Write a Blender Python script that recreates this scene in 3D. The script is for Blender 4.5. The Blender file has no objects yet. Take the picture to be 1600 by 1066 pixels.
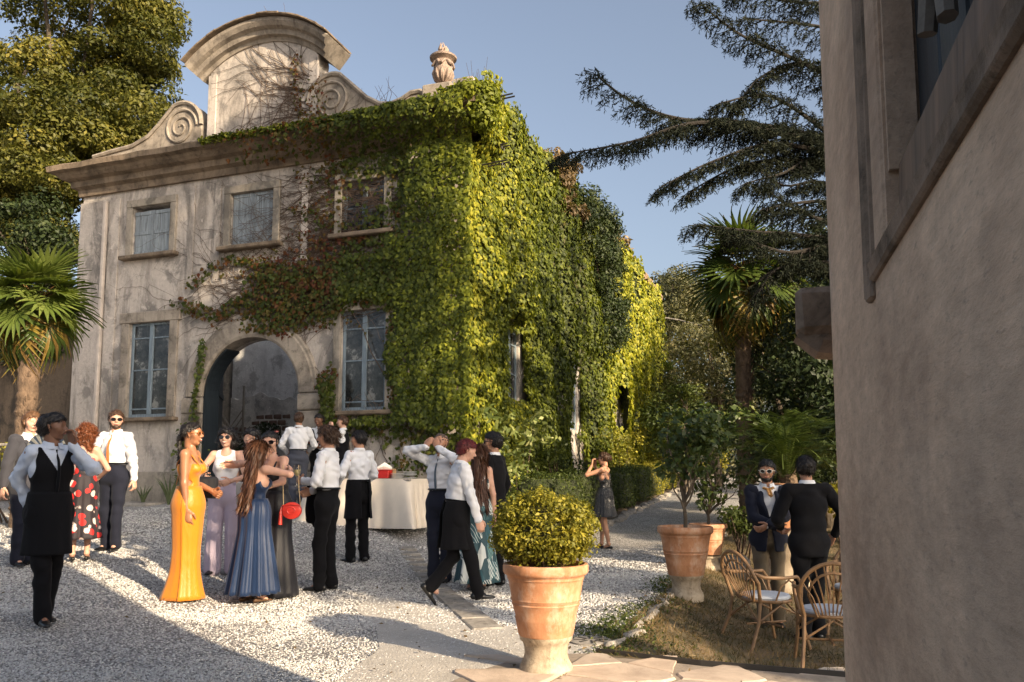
import bpy, bmesh, math, random
import numpy as np
from mathutils import Vector, Matrix
R = math.radians
scn = bpy.context.scene
col = scn.collection
rng = np.random.default_rng(7)
random.seed(7)

# ------------------------------------------------------------------ camera, sky, sun, exposure
F, PX, PY, PITCH, CH = 1250.0, 800.0, 622.0, R(5.6), 1.3
cam_d = bpy.data.cameras.new('camera')
cam = bpy.data.objects.new('camera', cam_d); col.objects.link(cam)
cam.location = (0, 0, CH); cam.rotation_euler = (R(90) + PITCH, 0, 0)
cam_d.sensor_width = 36; cam_d.lens = 36 * F / 1600
cam_d.shift_y = 89 / 1600; cam_d.clip_start = .05; cam_d.clip_end = 2000
scn.camera = cam

SUN_AZ, SUN_EL = R(137), R(23)
world = bpy.data.worlds.new('World'); scn.world = world; world.use_nodes = True
wn = world.node_tree
sky = wn.nodes.new('ShaderNodeTexSky'); sky.sky_type = 'NISHITA'; sky.sun_disc = False
sky.sun_elevation = SUN_EL; sky.sun_rotation = SUN_AZ
sky.air_density = 1.0; sky.dust_density = 5.0; sky.ozone_density = 1.6
bg = wn.nodes['Background']; bg.inputs[1].default_value = .122
hsv = wn.nodes.new('ShaderNodeHueSaturation'); hsv.inputs['Saturation'].default_value = .74
wn.links.new(sky.outputs[0], hsv.inputs['Color']); wn.links.new(hsv.outputs[0], bg.inputs[0])
sun_d = bpy.data.lights.new('sun', 'SUN'); sun_d.energy = 5.0; sun_d.angle = R(.6); sun_d.color = (1, .80, .55)
sun = bpy.data.objects.new('sun', sun_d); col.objects.link(sun)
SV = Vector((math.sin(SUN_AZ) * math.cos(SUN_EL), math.cos(SUN_AZ) * math.cos(SUN_EL), math.sin(SUN_EL)))
sun.rotation_euler = SV.to_track_quat('Z', 'Y').to_euler()
scn.view_settings.view_transform = 'Standard'; scn.view_settings.look = 'None'
scn.view_settings.gamma = 1; scn.view_settings.use_curve_mapping = False
scn.view_settings.exposure = 0.92

# ------------------------------------------------------------------ places
def at(px, py, d):
    """the point at distance d (metres north of the camera) seen in that direction"""
    cx, cy = (px - PX) / F, (PY - py) / F
    c, s = math.cos(PITCH), math.sin(PITCH)
    v = Vector((cx, c - s * cy, s + c * cy))
    v *= d / v.y
    return Vector((v.x, v.y, v.z + CH))
BA = R(-19.5)                                   # the villa's turn; its front runs along local x, its long side along local y
BC = Vector((-.93, 14.9, 0))
BX = Vector((math.cos(BA), math.sin(BA), 0)); BY = Vector((-math.sin(BA), math.cos(BA), 0))
def vw(x, y, z=0): return BC + BX * x + BY * y + Vector((0, 0, z))
def to_villa(x, y):
    dx, dy = x - BC.x, y - BC.y
    return dx * BX.x + dy * BX.y, dx * BY.x + dy * BY.y
def sstep(a, b, x):
    t = np.clip((x - a) / (b - a), 0, 1); return t * t * (3 - 2 * t)
def G(x, y):
    """height of the ground"""
    bx, by = to_villa(x, y)
    q = -by
    z = .68 * sstep(-2.2, 2.4, -bx) * np.clip(1 - q / 11, 0, 1) ** 1.0
    z = z * np.where(by > 0, 1, 1)
    z = z + np.clip((y - 13) * .055, 0, .055 * 22) * sstep(-12, 2, bx)
    z = z - .30 * sstep(4.3, 5.6, bx) * (1 - sstep(-4, 4, by)) * sstep(-8.0, -6.9, by)
    return z
def gp(x, y, dz=0): return Vector((x, y, float(G(x, y)) + dz))

# ------------------------------------------------------------------ objects
def tag(o, label=None, cat=None, group=None, kind=None):
    if label: o['label'] = label
    if cat: o['category'] = cat
    if group: o['group'] = group
    if kind: o['kind'] = kind
    return o
def empty(name, loc=(0, 0, 0), rz=0, label=None, cat=None, group=None, kind=None):
    o = bpy.data.objects.new(name, None); col.objects.link(o)
    o.location = loc; o.rotation_euler = (0, 0, rz); o.empty_display_size = .2
    return tag(o, label, cat, group, kind)
def link(name, me, mat=None, parent=None, smooth=False):
    if mat is not None:
        for m in (mat if isinstance(mat, (list, tuple)) else [mat]): me.materials.append(m)
    if smooth: me.shade_smooth()
    o = bpy.data.objects.new(name, me); col.objects.link(o)
    if parent: o.parent = parent
    return o
def inst(o, loc=None, rot=None, scale=None, parent=None, name=None):
    c = bpy.data.objects.new(name or o.name.split('.')[0], o.data); col.objects.link(c)
    if loc is not None: c.location = loc
    if rot is not None: c.rotation_euler = rot
    if scale is not None: c.scale = scale if hasattr(scale, '__len__') else (scale,) * 3
    c.parent = parent
    if 'kind' in o: c['kind'] = o['kind']
    return c
def copy_tree(o, parent=None, loc=None, rz=None, scale=None):
    c = o.copy(); col.objects.link(c); c.parent = parent
    if loc is not None: c.location = loc
    if rz is not None: c.rotation_euler = (0, 0, rz)
    if scale is not None: c.scale = (scale,) * 3
    for ch in list(o.children): copy_tree(ch, c)
    return c
def np_mesh(name, V, Fc, var=None, uv=None):
    """V (n,3); Fc (m,k) all faces with k corners"""
    me = bpy.data.meshes.new(name)
    V = np.asarray(V, dtype=np.float32); Fc = np.asarray(Fc, dtype=np.int32)
    m, k = Fc.shape
    me.vertices.add(len(V)); me.vertices.foreach_set('co', V.ravel())
    me.loops.add(m * k); me.loops.foreach_set('vertex_index', Fc.ravel())
    me.polygons.add(m); me.polygons.foreach_set('loop_start', np.arange(0, m * k, k, dtype=np.int32))
    me.update(calc_edges=True)
    if var is not None:
        a = me.attributes.new('var', 'FLOAT', 'POINT'); a.data.foreach_set('value', np.asarray(var, dtype=np.float32))
    return me

class MB:
    def __init__(s): s.v = []; s.f = []
    def add(s, V, Fs):
        n = len(s.v); s.v += [tuple(p) for p in V]; s.f += [tuple(i + n for i in f) for f in Fs]; return s
    def box(s, c, d, rot=None, bev=0, jit=0):
        c = Vector(c); hx, hy, hz = d[0] / 2, d[1] / 2, d[2] / 2
        if bev:
            b = min(bev, hx * .9, hy * .9, hz * .9)
            V = []
            for (sx, sy, sz) in [(x, y, z) for z in (-1, 1) for y in (-1, 1) for x in (-1, 1)]:
                V += [(sx * (hx - b), sy * (hy - b), sz * hz), (sx * (hx - b), sy * hy, sz * (hz - b)), (sx * hx, sy * (hy - b), sz * (hz - b))]
            bm = bmesh.new()
            for p in V: bm.verts.new(p)
            r = bmesh.ops.convex_hull(bm, input=bm.verts)
            bm.verts.ensure_lookup_table(); bm.verts.index_update()
            V = [v.co.copy() for v in bm.verts]; Fs = [[v.index for v in f.verts] for f in bm.faces]; bm.free()
        else:
            V = [Vector((x * hx, y * hy, z * hz)) for z in (-1, 1) for y in (-1, 1) for x in (-1, 1)]
            Fs = [(0, 2, 3, 1), (4, 5, 7, 6), (0, 1, 5, 4), (2, 6, 7, 3), (0, 4, 6, 2), (1, 3, 7, 5)]
        if jit: V = [Vector(v) + Vector((random.uniform(-jit, jit), random.uniform(-jit, jit), random.uniform(-jit, jit))) for v in V]
        if rot is not None: V = [rot @ Vector(v) for v in V]
        return s.add([Vector(v) + c for v in V], Fs)
    def tube(s, pts, r, n=8, cap=True, flat=None):
        pts = [Vector(p) for p in pts]; m = len(pts)
        rr = r if hasattr(r, '__len__') else [r] * m
        V = []; prev = None
        for i, p in enumerate(pts):
            t = (pts[min(i + 1, m - 1)] - pts[max(i - 1, 0)])
            if t.length < 1e-9: t = Vector((0, 0, 1))
            t.normalize()
            if prev is None:
                a = Vector((0, 0, 1)) if abs(t.z) < .9 else Vector((1, 0, 0))
                x = t.cross(a).normalized()
            else:
                x = (prev - t * prev.dot(t)); x = x.normalized() if x.length > 1e-6 else t.orthogonal().normalized()
            prev = x; y = t.cross(x)
            for k in range(n):
                a = 2 * math.pi * k / n
                V.append(p + x * math.cos(a) * rr[i] + y * math.sin(a) * rr[i] * (flat or 1))
        Fs = [(i * n + k, i * n + (k + 1) % n, (i + 1) * n + (k + 1) % n, (i + 1) * n + k) for i in range(m - 1) for k in range(n)]
        if cap: Fs += [tuple(range(n - 1, -1, -1)), tuple((m - 1) * n + k for k in range(n))]
        return s.add(V, Fs)
    def lathe(s, prof, n=32, c=(0, 0, 0), wob=0, close=False):
        c = Vector(c); V = []
        for i, (r, z) in enumerate(prof):
            for k in range(n):
                a = 2 * math.pi * k / n
                q = r * (1 + wob * math.sin(2 * a + i * .3))
                V.append(c + Vector((q * math.cos(a), q * math.sin(a), z)))
        m = len(prof)
        Fs = [(i * n + k, i * n + (k + 1) % n, (i + 1) * n + (k + 1) % n, (i + 1) * n + k) for i in range(m - 1) for k in range(n)]
        Fs += [tuple(range(n - 1, -1, -1)), tuple((m - 1) * n + k for k in range(n))]
        return s.add(V, Fs)
    def prism(s, poly, a, b, axis='z'):
        """closed outline poly (2-tuples) extruded between a and b along axis"""
        n = len(poly)
        def P(p, h): return {'z': (p[0], p[1], h), 'y': (p[0], h, p[1]), 'x': (h, p[0], p[1])}[axis]
        V = [P(p, a) for p in poly] + [P(p, b) for p in poly]
        Fs = [tuple(range(n - 1, -1, -1)), tuple(range(n, 2 * n))] + [(i, (i + 1) % n, n + (i + 1) % n, n + i) for i in range(n)]
        return s.add(V, Fs)
    def strip(s, A, B):
        n = len(A)
        return s.add(list(A) + list(B), [(i, i + 1, n + i + 1, n + i) for i in range(n - 1)])
    def build(s, name, mat, parent=None, smooth=False, sub=0, bevel=0):
        me = bpy.data.meshes.new(name); me.from_pydata([tuple(v) for v in s.v], [], s.f)
        bm = bmesh.new(); bm.from_mesh(me); bmesh.ops.recalc_face_normals(bm, faces=bm.faces); bm.to_mesh(me); bm.free()
        me.update()
        o = link(name, me, mat, parent)
        if smooth:
            me.shade_smooth()
            try: me.set_sharp_from_angle(angle=R(40))
            except Exception: pass
        if bevel:
            b = o.modifiers.new('b', 'BEVEL'); b.width = bevel; b.segments = 2; b.limit_method = 'ANGLE'
        return o

# ------------------------------------------------------------------ materials
class NT:
    def __init__(s, name):
        s.m = bpy.data.materials.new(name); s.m.use_nodes = True; s.t = s.m.node_tree
        s.b = s.t.nodes['Principled BSDF']; s.out = s.t.nodes['Material Output']
        s.tc = s.t.nodes.new('ShaderNodeTexCoord')
    def n(s, ty, **kw):
        nd = s.t.nodes.new('ShaderNode' + ty)
        for k, v in kw.items():
            if k.startswith('i_'):
                key = k[2:]; key = int(key) if key.isdigit() else key
                s.set(nd.inputs[key], v)
            else: setattr(nd, k, v)
        return nd
    def set(s, inp, v):
        if isinstance(v, bpy.types.NodeSocket): s.t.links.new(v, inp)
        elif isinstance(v, (tuple, list)) and len(v) == 3 and inp.type == 'RGBA': inp.default_value = (*v, 1)
        else: inp.default_value = v
    def coord(s, scale=(1, 1, 1), src='Object', rot=(0, 0, 0)):
        mp = s.n('Mapping'); s.set(mp.inputs[0], s.tc.outputs[src]); mp.inputs['Scale'].default_value = scale; mp.inputs['Rotation'].default_value = rot
        return mp.outputs[0]
    def noise(s, scale=5, detail=5, rough=.6, vec=None, dist=0):
        nd = s.n('TexNoise'); nd.inputs['Scale'].default_value = scale; nd.inputs['Detail'].default_value = detail
        nd.inputs['Roughness'].default_value = rough; nd.inputs['Distortion'].default_value = dist
        s.set(nd.inputs['Vector'], vec if vec is not None else s.tc.outputs['Object'])
        return nd.outputs[0]
    def vor(s, scale=5, feature='F1', vec=None, out=0, rnd=1):
        nd = s.n('TexVoronoi'); nd.feature = feature; nd.inputs['Scale'].default_value = scale; nd.inputs['Randomness'].default_value = rnd
        s.set(nd.inputs['Vector'], vec if vec is not None else s.tc.outputs['Object'])
        return nd.outputs[out]
    def ramp(s, fac, stops, interp='LINEAR'):
        nd = s.n('ValToRGB'); s.set(nd.inputs[0], fac); cr = nd.color_ramp; cr.interpolation = interp
        while len(cr.elements) < len(stops): cr.elements.new(.5)
        for e, (p, c) in zip(cr.elements, stops):
            e.position = p; e.color = (*c, 1) if hasattr(c, '__len__') else (c, c, c, 1)
        return nd.outputs[0]
    def mix(s, fac, a, b, mode='MIX'):
        nd = s.n('Mix'); nd.data_type = 'RGBA'; nd.blend_type = mode
        s.set(nd.inputs[0], fac); s.set(nd.inputs[6], a); s.set(nd.inputs[7], b)
        return nd.outputs[2]
    def math(s, op, a, b=0, c=0):
        nd = s.n('Math'); nd.operation = op; s.set(nd.inputs[0], a); s.set(nd.inputs[1], b); s.set(nd.inputs[2], c)
        return nd.outputs[0]
    def bump(s, h, strength=.4, dist=.01, prev=None):
        nd = s.n('Bump'); nd.inputs['Strength'].default_value = strength; nd.inputs['Distance'].default_value = dist
        s.set(nd.inputs['Height'], h)
        if prev is not None: s.set(nd.inputs['Normal'], prev)
        return nd.outputs[0]
    def fin(s, color, rough=.8, normal=None, metal=0, spec=None, **kw):
        s.set(s.b.inputs['Base Color'], color); s.set(s.b.inputs['Roughness'], rough); s.b.inputs['Metallic'].default_value = metal
        if normal is not None: s.set(s.b.inputs['Normal'], normal)
        if spec is not None: s.b.inputs['Specular IOR Level'].default_value = spec
        for k, v in kw.items(): s.set(s.b.inputs[k.replace('_', ' ')], v)
        return s.m

def simple(name, c, rough=.8, var=.2, scale=6, bump=.3, bscale=40, bdist=.004, stretch=(1, 1, 1), c2=None, **kw):
    t = NT(name); v = t.coord(stretch)
    n = t.noise(scale, 6, .65, v)
    c2 = c2 or tuple(x * (1 - var) for x in c)
    cc = t.ramp(n, [(.3, c2), (.7, tuple(min(1, x * (1 + var * .6)) for x in c))])
    nb = t.noise(bscale, 4, .6, v)
    return t.fin(cc, rough, t.bump(nb, bump, bdist) if bump else None, **kw)

def leaf_mat(name, stops, trans=.35, rough=.55):
    t = NT(name)
    a = t.n('Attribute'); a.attribute_name = 'var'
    c = t.ramp(a.outputs['Fac'], stops)
    t.fin(c, rough, spec=.35)
    tr = t.n('BsdfTranslucent'); t.set(tr.inputs[0], t.mix(1.0, c, (1.0, 1.0, .35), 'MULTIPLY'))
    mx = t.n('MixShader'); mx.inputs[0].default_value = trans
    t.t.links.new(t.b.outputs[0], mx.inputs[1]); t.t.links.new(tr.outputs[0], mx.inputs[2]); t.t.links.new(mx.outputs[0], t.out.inputs[0])
    return t.m

def plaster(name, base, dark, grey, streak=1.0, sc=1.0):
    t = NT(name)
    big = t.noise(.45 * sc, 8, .68, dist=.6)
    c = t.ramp(big, [(.32, grey), (.47, base), (.72, tuple(min(1, x * 1.18) for x in base))])
    st = t.noise(1.3 * sc, 7, .7, t.coord((1.5, 1.5, .42)), .6)
    c = t.mix(t.ramp(st, [(.48, 0), (.66, .70 * streak)]), c, dark)
    patch = t.noise(1.5 * sc, 9, .68, t.coord((1, 1, .8)), .35)
    c = t.mix(t.ramp(patch, [(.53, 0), (.60, .7)]), c, tuple(x * .60 for x in grey))
    c = t.mix(t.ramp(t.noise(2.3 * sc, 9, .75, t.coord((1, 1, 1.3)), .8), [(.60, 0), (.63, .7)]), c, tuple(min(1, x * 1.35) for x in base))
    fine = t.noise(14 * sc, 8, .75)
    c = t.mix(.55, c, t.ramp(fine, [(.3, .62), (.7, 1.15)]), 'MULTIPLY')
    cr = t.vor(1.3 * sc, 'DISTANCE_TO_EDGE', vec=t.mix(.12, t.tc.outputs['Object'], t.n('TexNoise', i_2=3.0).outputs[1], 'ADD'))
    crk = t.ramp(cr, [(0, 1), (.006, 0)])
    c = t.mix(t.math('MULTIPLY', crk, t.ramp(big, [(.5, 0), (.6, .6)])), c, tuple(x * .4 for x in dark))
    nb = t.bump(fine, .5, .02)
    nb = t.bump(patch, .35, .03, nb)
    nb = t.bump(t.noise(70, 4, .7), .25, .004, nb)
    return t.fin(c, .92, nb, spec=.2)

M = {}
M['plaster'] = plaster('old_plaster', (.50, .445, .395), (.105, .095, .085), (.28, .262, .245))
M['plaster_grey'] = plaster('grey_plaster', (.33, .29, .24), (.09, .08, .065), (.2, .185, .165))
M['plaster_in'] = plaster('courtyard_plaster', (.86, .86, .86), (.42, .41, .40), (.62, .62, .62), sc=1.4, streak=.4)
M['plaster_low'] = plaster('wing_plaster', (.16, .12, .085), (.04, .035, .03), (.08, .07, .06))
def near_plaster():
    t = NT('rough_wall_plaster')
    st = t.noise(2.2, 7, .6, t.coord((2, .8, .35)), .5)
    bigv = t.noise(1.6, 6, .65, t.coord((1, .5, .8)))
    c = t.ramp(bigv, [(.34, (.44, .31, .22)), (.62, (.72, .545, .40))])
    c = t.mix(t.ramp(st, [(.5, 0), (.75, .55)]), c, (.24, .195, .16))
    fine = t.noise(30, 8, .75, t.coord((1, .3, 1)))
    c = t.mix(.7, c, t.ramp(fine, [(.3, .62), (.7, 1.2)]), 'MULTIPLY')
    spk = t.noise(75, 3, .7, t.coord((1, .3, 1)))
    c = t.mix(t.ramp(spk, [(.58, 0), (.72, .5)]), c, (.24, .20, .165))
    nb = t.bump(fine, .55, .012); nb = t.bump(spk, .4, .005, nb)
    return t.fin(c, .95, nb, spec=.15)
M['plaster_near'] = near_plaster()
def stone(name, base, dark, sc=1.0):
    t = NT(name)
    a = t.noise(2.2 * sc, 8, .7, dist=.5)
    c = t.ramp(a, [(.33, dark), (.56, base), (.8, tuple(min(1, x * 1.3) for x in base))])
    l = t.noise(7 * sc, 8, .75)
    c = t.mix(t.ramp(l, [(.56, 0), (.66, .6)]), c, tuple(x * .45 for x in dark))
    st = t.noise(2.0, 6, .7, t.coord((3, 3, .3)))
    c = t.mix(t.ramp(st, [(.55, 0), (.72, .7)]), c, tuple(x * .5 for x in dark))
    nb = t.bump(l, .6, .015); nb = t.bump(t.noise(45 * sc, 5, .7), .35, .004, nb)
    return t.fin(c, .92, nb, spec=.2)
M['stone'] = stone('weathered_stone', (.33, .285, .235), (.14, .12, .10))
M['stone_dark'] = stone('dark_cornice_stone', (.235, .18, .13), (.09, .072, .055))
M['stone_pink'] = stone('pinkish_stone', (.38, .29, .235), (.18, .135, .11), 2)
M['kerb'] = stone('kerb_stone', (.34, .31, .27), (.17, .15, .13), 2)
def wood(name, c, dark, sc=1, rough=.7):
    t = NT(name)
    v = t.coord((9 * sc, 9 * sc, .8 * sc))
    a = t.noise(2.5, 8, .7, v, .6)
    cc = t.ramp(a, [(.32, dark), (.6, c), (.85, tuple(min(1, x * 1.5) for x in c))])
    return t.fin(cc, rough, t.bump(a, .5, .004))
M['blue_wood'] = wood('flaking_blue_paint', (.27, .31, .34), (.10, .115, .13), .8)
M['frame_blue'] = wood('blue_window_paint', (.21, .27, .32), (.10, .13, .155))
M['door_dark'] = wood('dark_door_paint', (.018, .026, .034), (.008, .012, .016), 1, .5)
M['old_wood'] = wood('weathered_brown_wood', (.10, .072, .05), (.03, .022, .016))
M['grey_wood'] = wood('grey_batten_wood', (.33, .30, .26), (.15, .13, .11))
def glass():
    t = NT('old_window_glass')
    n = t.noise(1.6, 3, .5)
    c = t.ramp(t.noise(3, 6, .7), [(.40, (.014, .016, .018)), (.56, (.05, .052, .052)), (.62, (.20, .20, .19)), (.8, (.30, .29, .27))])  # pale patches in the colour stand in for reflections and curtains
    return t.fin(c, t.ramp(t.noise(5, 6, .7), [(.4, .03), (.8, .16)]), t.bump(n, .25, .01), spec=.75)
M['glass'] = glass()
def clear():
    t = NT('clear_glass'); t.fin((1, 1, 1), .02, IOR=1.3); t.b.inputs['Transmission Weight'].default_value = 1; return t.m
M['clear'] = clear()
def terracotta():
    t = NT('terracotta')
    a = t.noise(3.2, 7, .7, dist=.8)
    c = t.ramp(a, [(.3, (.30, .135, .065)), (.5, (.47, .225, .115)), (.72, (.60, .36, .22))])
    w = t.noise(6, 8, .75, t.coord((1, 1, .5)))
    c = t.mix(t.ramp(w, [(.50, 0), (.66, .75)]), c, (.60, .45, .34))
    c = t.mix(t.ramp(t.noise(5, 8, .75, t.coord((1.5, 1.5, .35))), [(.58, 0), (.72, .55)]), c, (.14, .075, .045))
    f = t.noise(30, 8, .7)
    return t.fin(c, .85, t.bump(t.mix(.5, f, t.noise(4, 4)), .45, .008), spec=.25)
M['terra'] = terracotta()
M['pedestal'] = stone('sandstone_pedestal', (.50, .41, .30), (.24, .18, .12), 2)
def gravel_mat():
    t = NT('pale_gravel')
    v1 = t.n('TexVoronoi'); v1.inputs['Scale'].default_value = 46; t.set(v1.inputs['Vector'], t.tc.outputs['Object'])
    g = t.ramp(v1.outputs[1], [(0, (.30, .295, .29)), (.5, (.52, .51, .50)), (1, (.76, .74, .71))])
    gap = t.ramp(v1.outputs[0], [(.0, 1), (.35, .95), (.62, .32)])
    c = t.mix(1, g, gap, 'MULTIPLY')
    big = t.noise(.8, 7, .7, dist=.4)
    c = t.mix(.85, c, t.ramp(big, [(.32, (.62, .57, .52)), (.5, (.95, .92, .90)), (.68, (1.15, 1.13, 1.1))]), 'MULTIPLY')
    nb = t.bump(t.math('SUBTRACT', 1, v1.outputs[0]), 1.0, .018)
    return t.fin(c, .85, nb)
M['gravel'] = gravel_mat()
t = NT('pebbles'); a = t.n('Attribute'); a.attribute_name = 'var'
M['pebble'] = t.fin(t.ramp(a.outputs['Fac'], [(0, (.26, .25, .24)), (.35, (.50, .485, .47)), (.8, (.70, .68, .65)), (1, (.84, .81, .77))]), .75)
M['earth'] = simple('dry_earth', (.16, .12, .08), .95, .45, 3, .6, 30, .02)
M['sand'] = simple('compacted_sandy_concrete', (.47, .43, .38), .92, .28, 2.2, .55, 55, .006)
M['lawn'] = simple('dry_lawn_soil', (.15, .10, .055), .95, .45, 4, .7, 60, .02, c2=(.07, .065, .03))
def flag():
    t = NT('flagstone')
    o = t.n('ObjectInfo')
    a = t.noise(3.5, 8, .7, dist=.4)
    c = t.ramp(a, [(.3, (.36, .29, .23)), (.6, (.55, .46, .37)), (.8, (.64, .56, .47))])
    c = t.mix(.9, c, t.ramp(o.outputs['Random'], [(0, (.75, .77, .8)), (1, (1.12, 1.04, .98))]), 'MULTIPLY')
    f = t.noise(22, 8, .75)
    return t.fin(c, .88, t.bump(t.mix(.5, f, a), .6, .02))
M['flag'] = flag()
def packed():
    t = NT('packed_gravelly_ground'); a = t.noise(2.2, 7, .7); c = t.ramp(a, [(.3, (.36, .33, .29)), (.7, (.50, .46, .405))])
    v = t.vor(60); c = t.mix(t.ramp(v, [(.22, .75), (.34, 0)]), c, (.60, .585, .56)); v2 = t.vor(38); c = t.mix(t.ramp(v2, [(.14, .6), (.24, 0)]), c, (.16, .15, .14))
    return t.fin(c, .92, t.bump(t.mix(.5, t.noise(50, 6, .7), v), .7, .012))
M['sand'] = packed()
M['iron'] = simple('dark_iron', (.025, .022, .02), .6, .3, 20)
M['bark'] = simple('bark', (.11, .085, .06), .95, .5, 5, 1.0, 18, .03, (1, 1, .25))
M['cedar_bark'] = simple('dark_cedar_bark', (.022, .018, .014), .95, .4, 9, .6, 25, .01)
M['palm_bark'] = simple('fibrous_palm_trunk', (.15, .10, .065), .95, .55, 9, 1.0, 25, .03, (1, 1, .5))
M['twig'] = simple('brown_vine_stem', (.085, .055, .038), .9, .3, 20, .3)

def ramp3(a, b, c, d): return [(0, a), (.4, b), (.75, c), (1, d)]
M['ivy'] = leaf_mat('creeper_leaves', [(0, (.12, .034, .016)), (.10, (.15, .062, .018)), (.2, (.115, .092, .018)), (.34, (.045, .066, .010)), (.60, (.10, .125, .016)), (.82, (.22, .25, .025)), (1, (.44, .42, .042))], .45)
M['tree_leaf'] = leaf_mat('broad_tree_leaves', ramp3((.03, .040, .008), (.085, .090, .014), (.15, .14, .022), (.29, .24, .042)), .33)
M['dark_leaf'] = leaf_mat('dark_evergreen_leaves', ramp3((.012, .02, .007), (.022, .036, .010), (.04, .058, .016), (.075, .088, .024)), .2)
M['olive_leaf'] = leaf_mat('grey_green_leaves', ramp3((.05, .058, .025), (.09, .095, .04), (.16, .15, .068), (.27, .23, .11)), .3)
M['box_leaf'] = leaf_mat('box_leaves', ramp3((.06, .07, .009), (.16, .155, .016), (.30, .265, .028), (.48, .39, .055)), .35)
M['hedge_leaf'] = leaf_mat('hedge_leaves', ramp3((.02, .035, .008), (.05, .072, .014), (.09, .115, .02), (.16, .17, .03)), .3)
M['citrus_leaf'] = leaf_mat('citrus_leaves', ramp3((.018, .034, .008), (.035, .058, .012), (.07, .095, .02), (.14, .15, .03)), .25, .4)
M['palm_leaf'] = leaf_mat('palm_fronds', [(0, (.20, .12, .035)), (.12, (.26, .19, .035)), (.22, (.055, .085, .018)), (.65, (.10, .14, .028)), (1, (.20, .24, .06))], .3, .38)
M['cedar_leaf'] = leaf_mat('cedar_needles', ramp3((.004, .007, .003), (.007, .012, .005), (.012, .018, .008), (.03, .032, .014)), .06, .9)
M['dry_leaf'] = leaf_mat('dry_brown_growth', ramp3((.08, .055, .03), (.16, .11, .055), (.26, .18, .09), (.36, .27, .15)), .3)
M['grass'] = leaf_mat('grass_blades', ramp3((.03, .038, .010), (.085, .065, .024), (.17, .115, .05), (.28, .19, .09)), .3)

# ------------------------------------------------------------------ foliage
T_IVY = (np.array([[0, -.05, 0], [-.48, .22, -.03], [-.30, .52, -.06], [0, 1, -.16], [.30, .52, -.06], [.48, .22, -.03], [0, .38, .07]]),
         np.array([[6, 1, 0], [6, 2, 1], [6, 3, 2], [6, 4, 3], [6, 5, 4], [6, 0, 5]]))
T_LEAF = (np.array([[0, 0, 0], [-.27, .45, .05], [0, 1, -.1], [.27, .45, .05], [0, .45, -.03]]),
          np.array([[4, 1, 0], [4, 2, 1], [4, 3, 2], [4, 0, 3]]))
T_QUAD = (np.array([[0, 0, 0], [-.3, .5, .06], [0, 1, 0], [.3, .5, .06]]), np.array([[0, 2, 1], [0, 3, 2]]))
T_BLADE = (np.array([[-.06, 0, 0], [.06, 0, 0], [0, 1, .15]]), np.array([[0, 1, 2]]))
def unit(a): return a / np.maximum(np.linalg.norm(a, axis=-1, keepdims=True), 1e-9)
def leaves(name, mat, P, N, size, tip=None, tpl=T_LEAF, jit=.5, var=None, parent=None, kind='stuff', sj=.5, tipjit=.6):
    P = np.asarray(P, float); n = len(P)
    N = unit(np.asarray(N, float) + rng.normal(0, jit, (n, 3)))
    if tip is None: tip = rng.normal(0, 1, (n, 3))
    else: tip = np.broadcast_to(np.asarray(tip, float), (n, 3)) + rng.normal(0, tipjit, (n, 3))
    Y = unit(tip - N * np.sum(tip * N, 1, keepdims=True)); X = np.cross(Y, N)
    sz = (np.asarray(size) * (1 + rng.uniform(-sj, sj, n)))[:, None, None]
    tv, tf = tpl
    V = P[:, None, :] + sz * (tv[None, :, 0:1] * X[:, None, :] + tv[None, :, 1:2] * Y[:, None, :] + tv[None, :, 2:3] * N[:, None, :])
    k = len(tv)
    Fc = (tf[None] + (np.arange(n) * k)[:, None, None]).reshape(-1, 3)
    if var is None: var = rng.uniform(0, 1, n)
    me = np_mesh(name, V.reshape(-1, 3), Fc, np.repeat(np.clip(var, 0, 1), k))
    o = link(name, me, mat, parent)
    if kind: o['kind'] = kind
    return o
def sphere_dirs(n): return unit(rng.normal(0, 1, (n, 3)))
def crown_pts(C, per, rc, up=.35, squash=.8, shell=.45):
    """leaf points on clumps centred on C"""
    C = np.asarray(C); n = len(C)
    rc = np.broadcast_to(rc, (n,)) * rng.uniform(.7, 1.25, n)
    D = sphere_dirs(n * per).reshape(n, per, 3)
    rad = rc[:, None, None] * rng.uniform(.1, 1, (n, per, 1)) ** shell
    P = C[:, None, :] + D * rad * np.array([1, 1, squash])
    cv = rng.uniform(0, 1, n)
    N = D + np.array([0, 0, up])
    var = (cv[:, None] * .45 + rng.uniform(0, .55, (n, per))).ravel()
    return P.reshape(-1, 3), N.reshape(-1, 3), var
def ellip_pts(c, r, n, lo=.45):
    D = sphere_dirs(n); t = rng.uniform(lo ** 3, 1, (n, 1)) ** (1 / 3)
    return np.asarray(c) + D * t * np.asarray(r)
def limb(mb, a, b, r0, r1, n=7, wob=.08, sides=7):
    a, b = Vector(a), Vector(b); L = (b - a).length; pts = []; rr = []
    ph = random.uniform(0, 6)
    for i in range(n):
        t = i / (n - 1); p = a.lerp(b, t)
        w = math.sin(t * math.pi) * wob * L
        p += Vector((math.sin(ph + t * 5) * w, math.cos(ph * 1.3 + t * 4) * w, abs(math.sin(t * 2.2)) * w * .5))
        pts.append(p); rr.append(r0 + (r1 - r0) * t)
    mb.tube(pts, rr, sides); return pts
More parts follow.
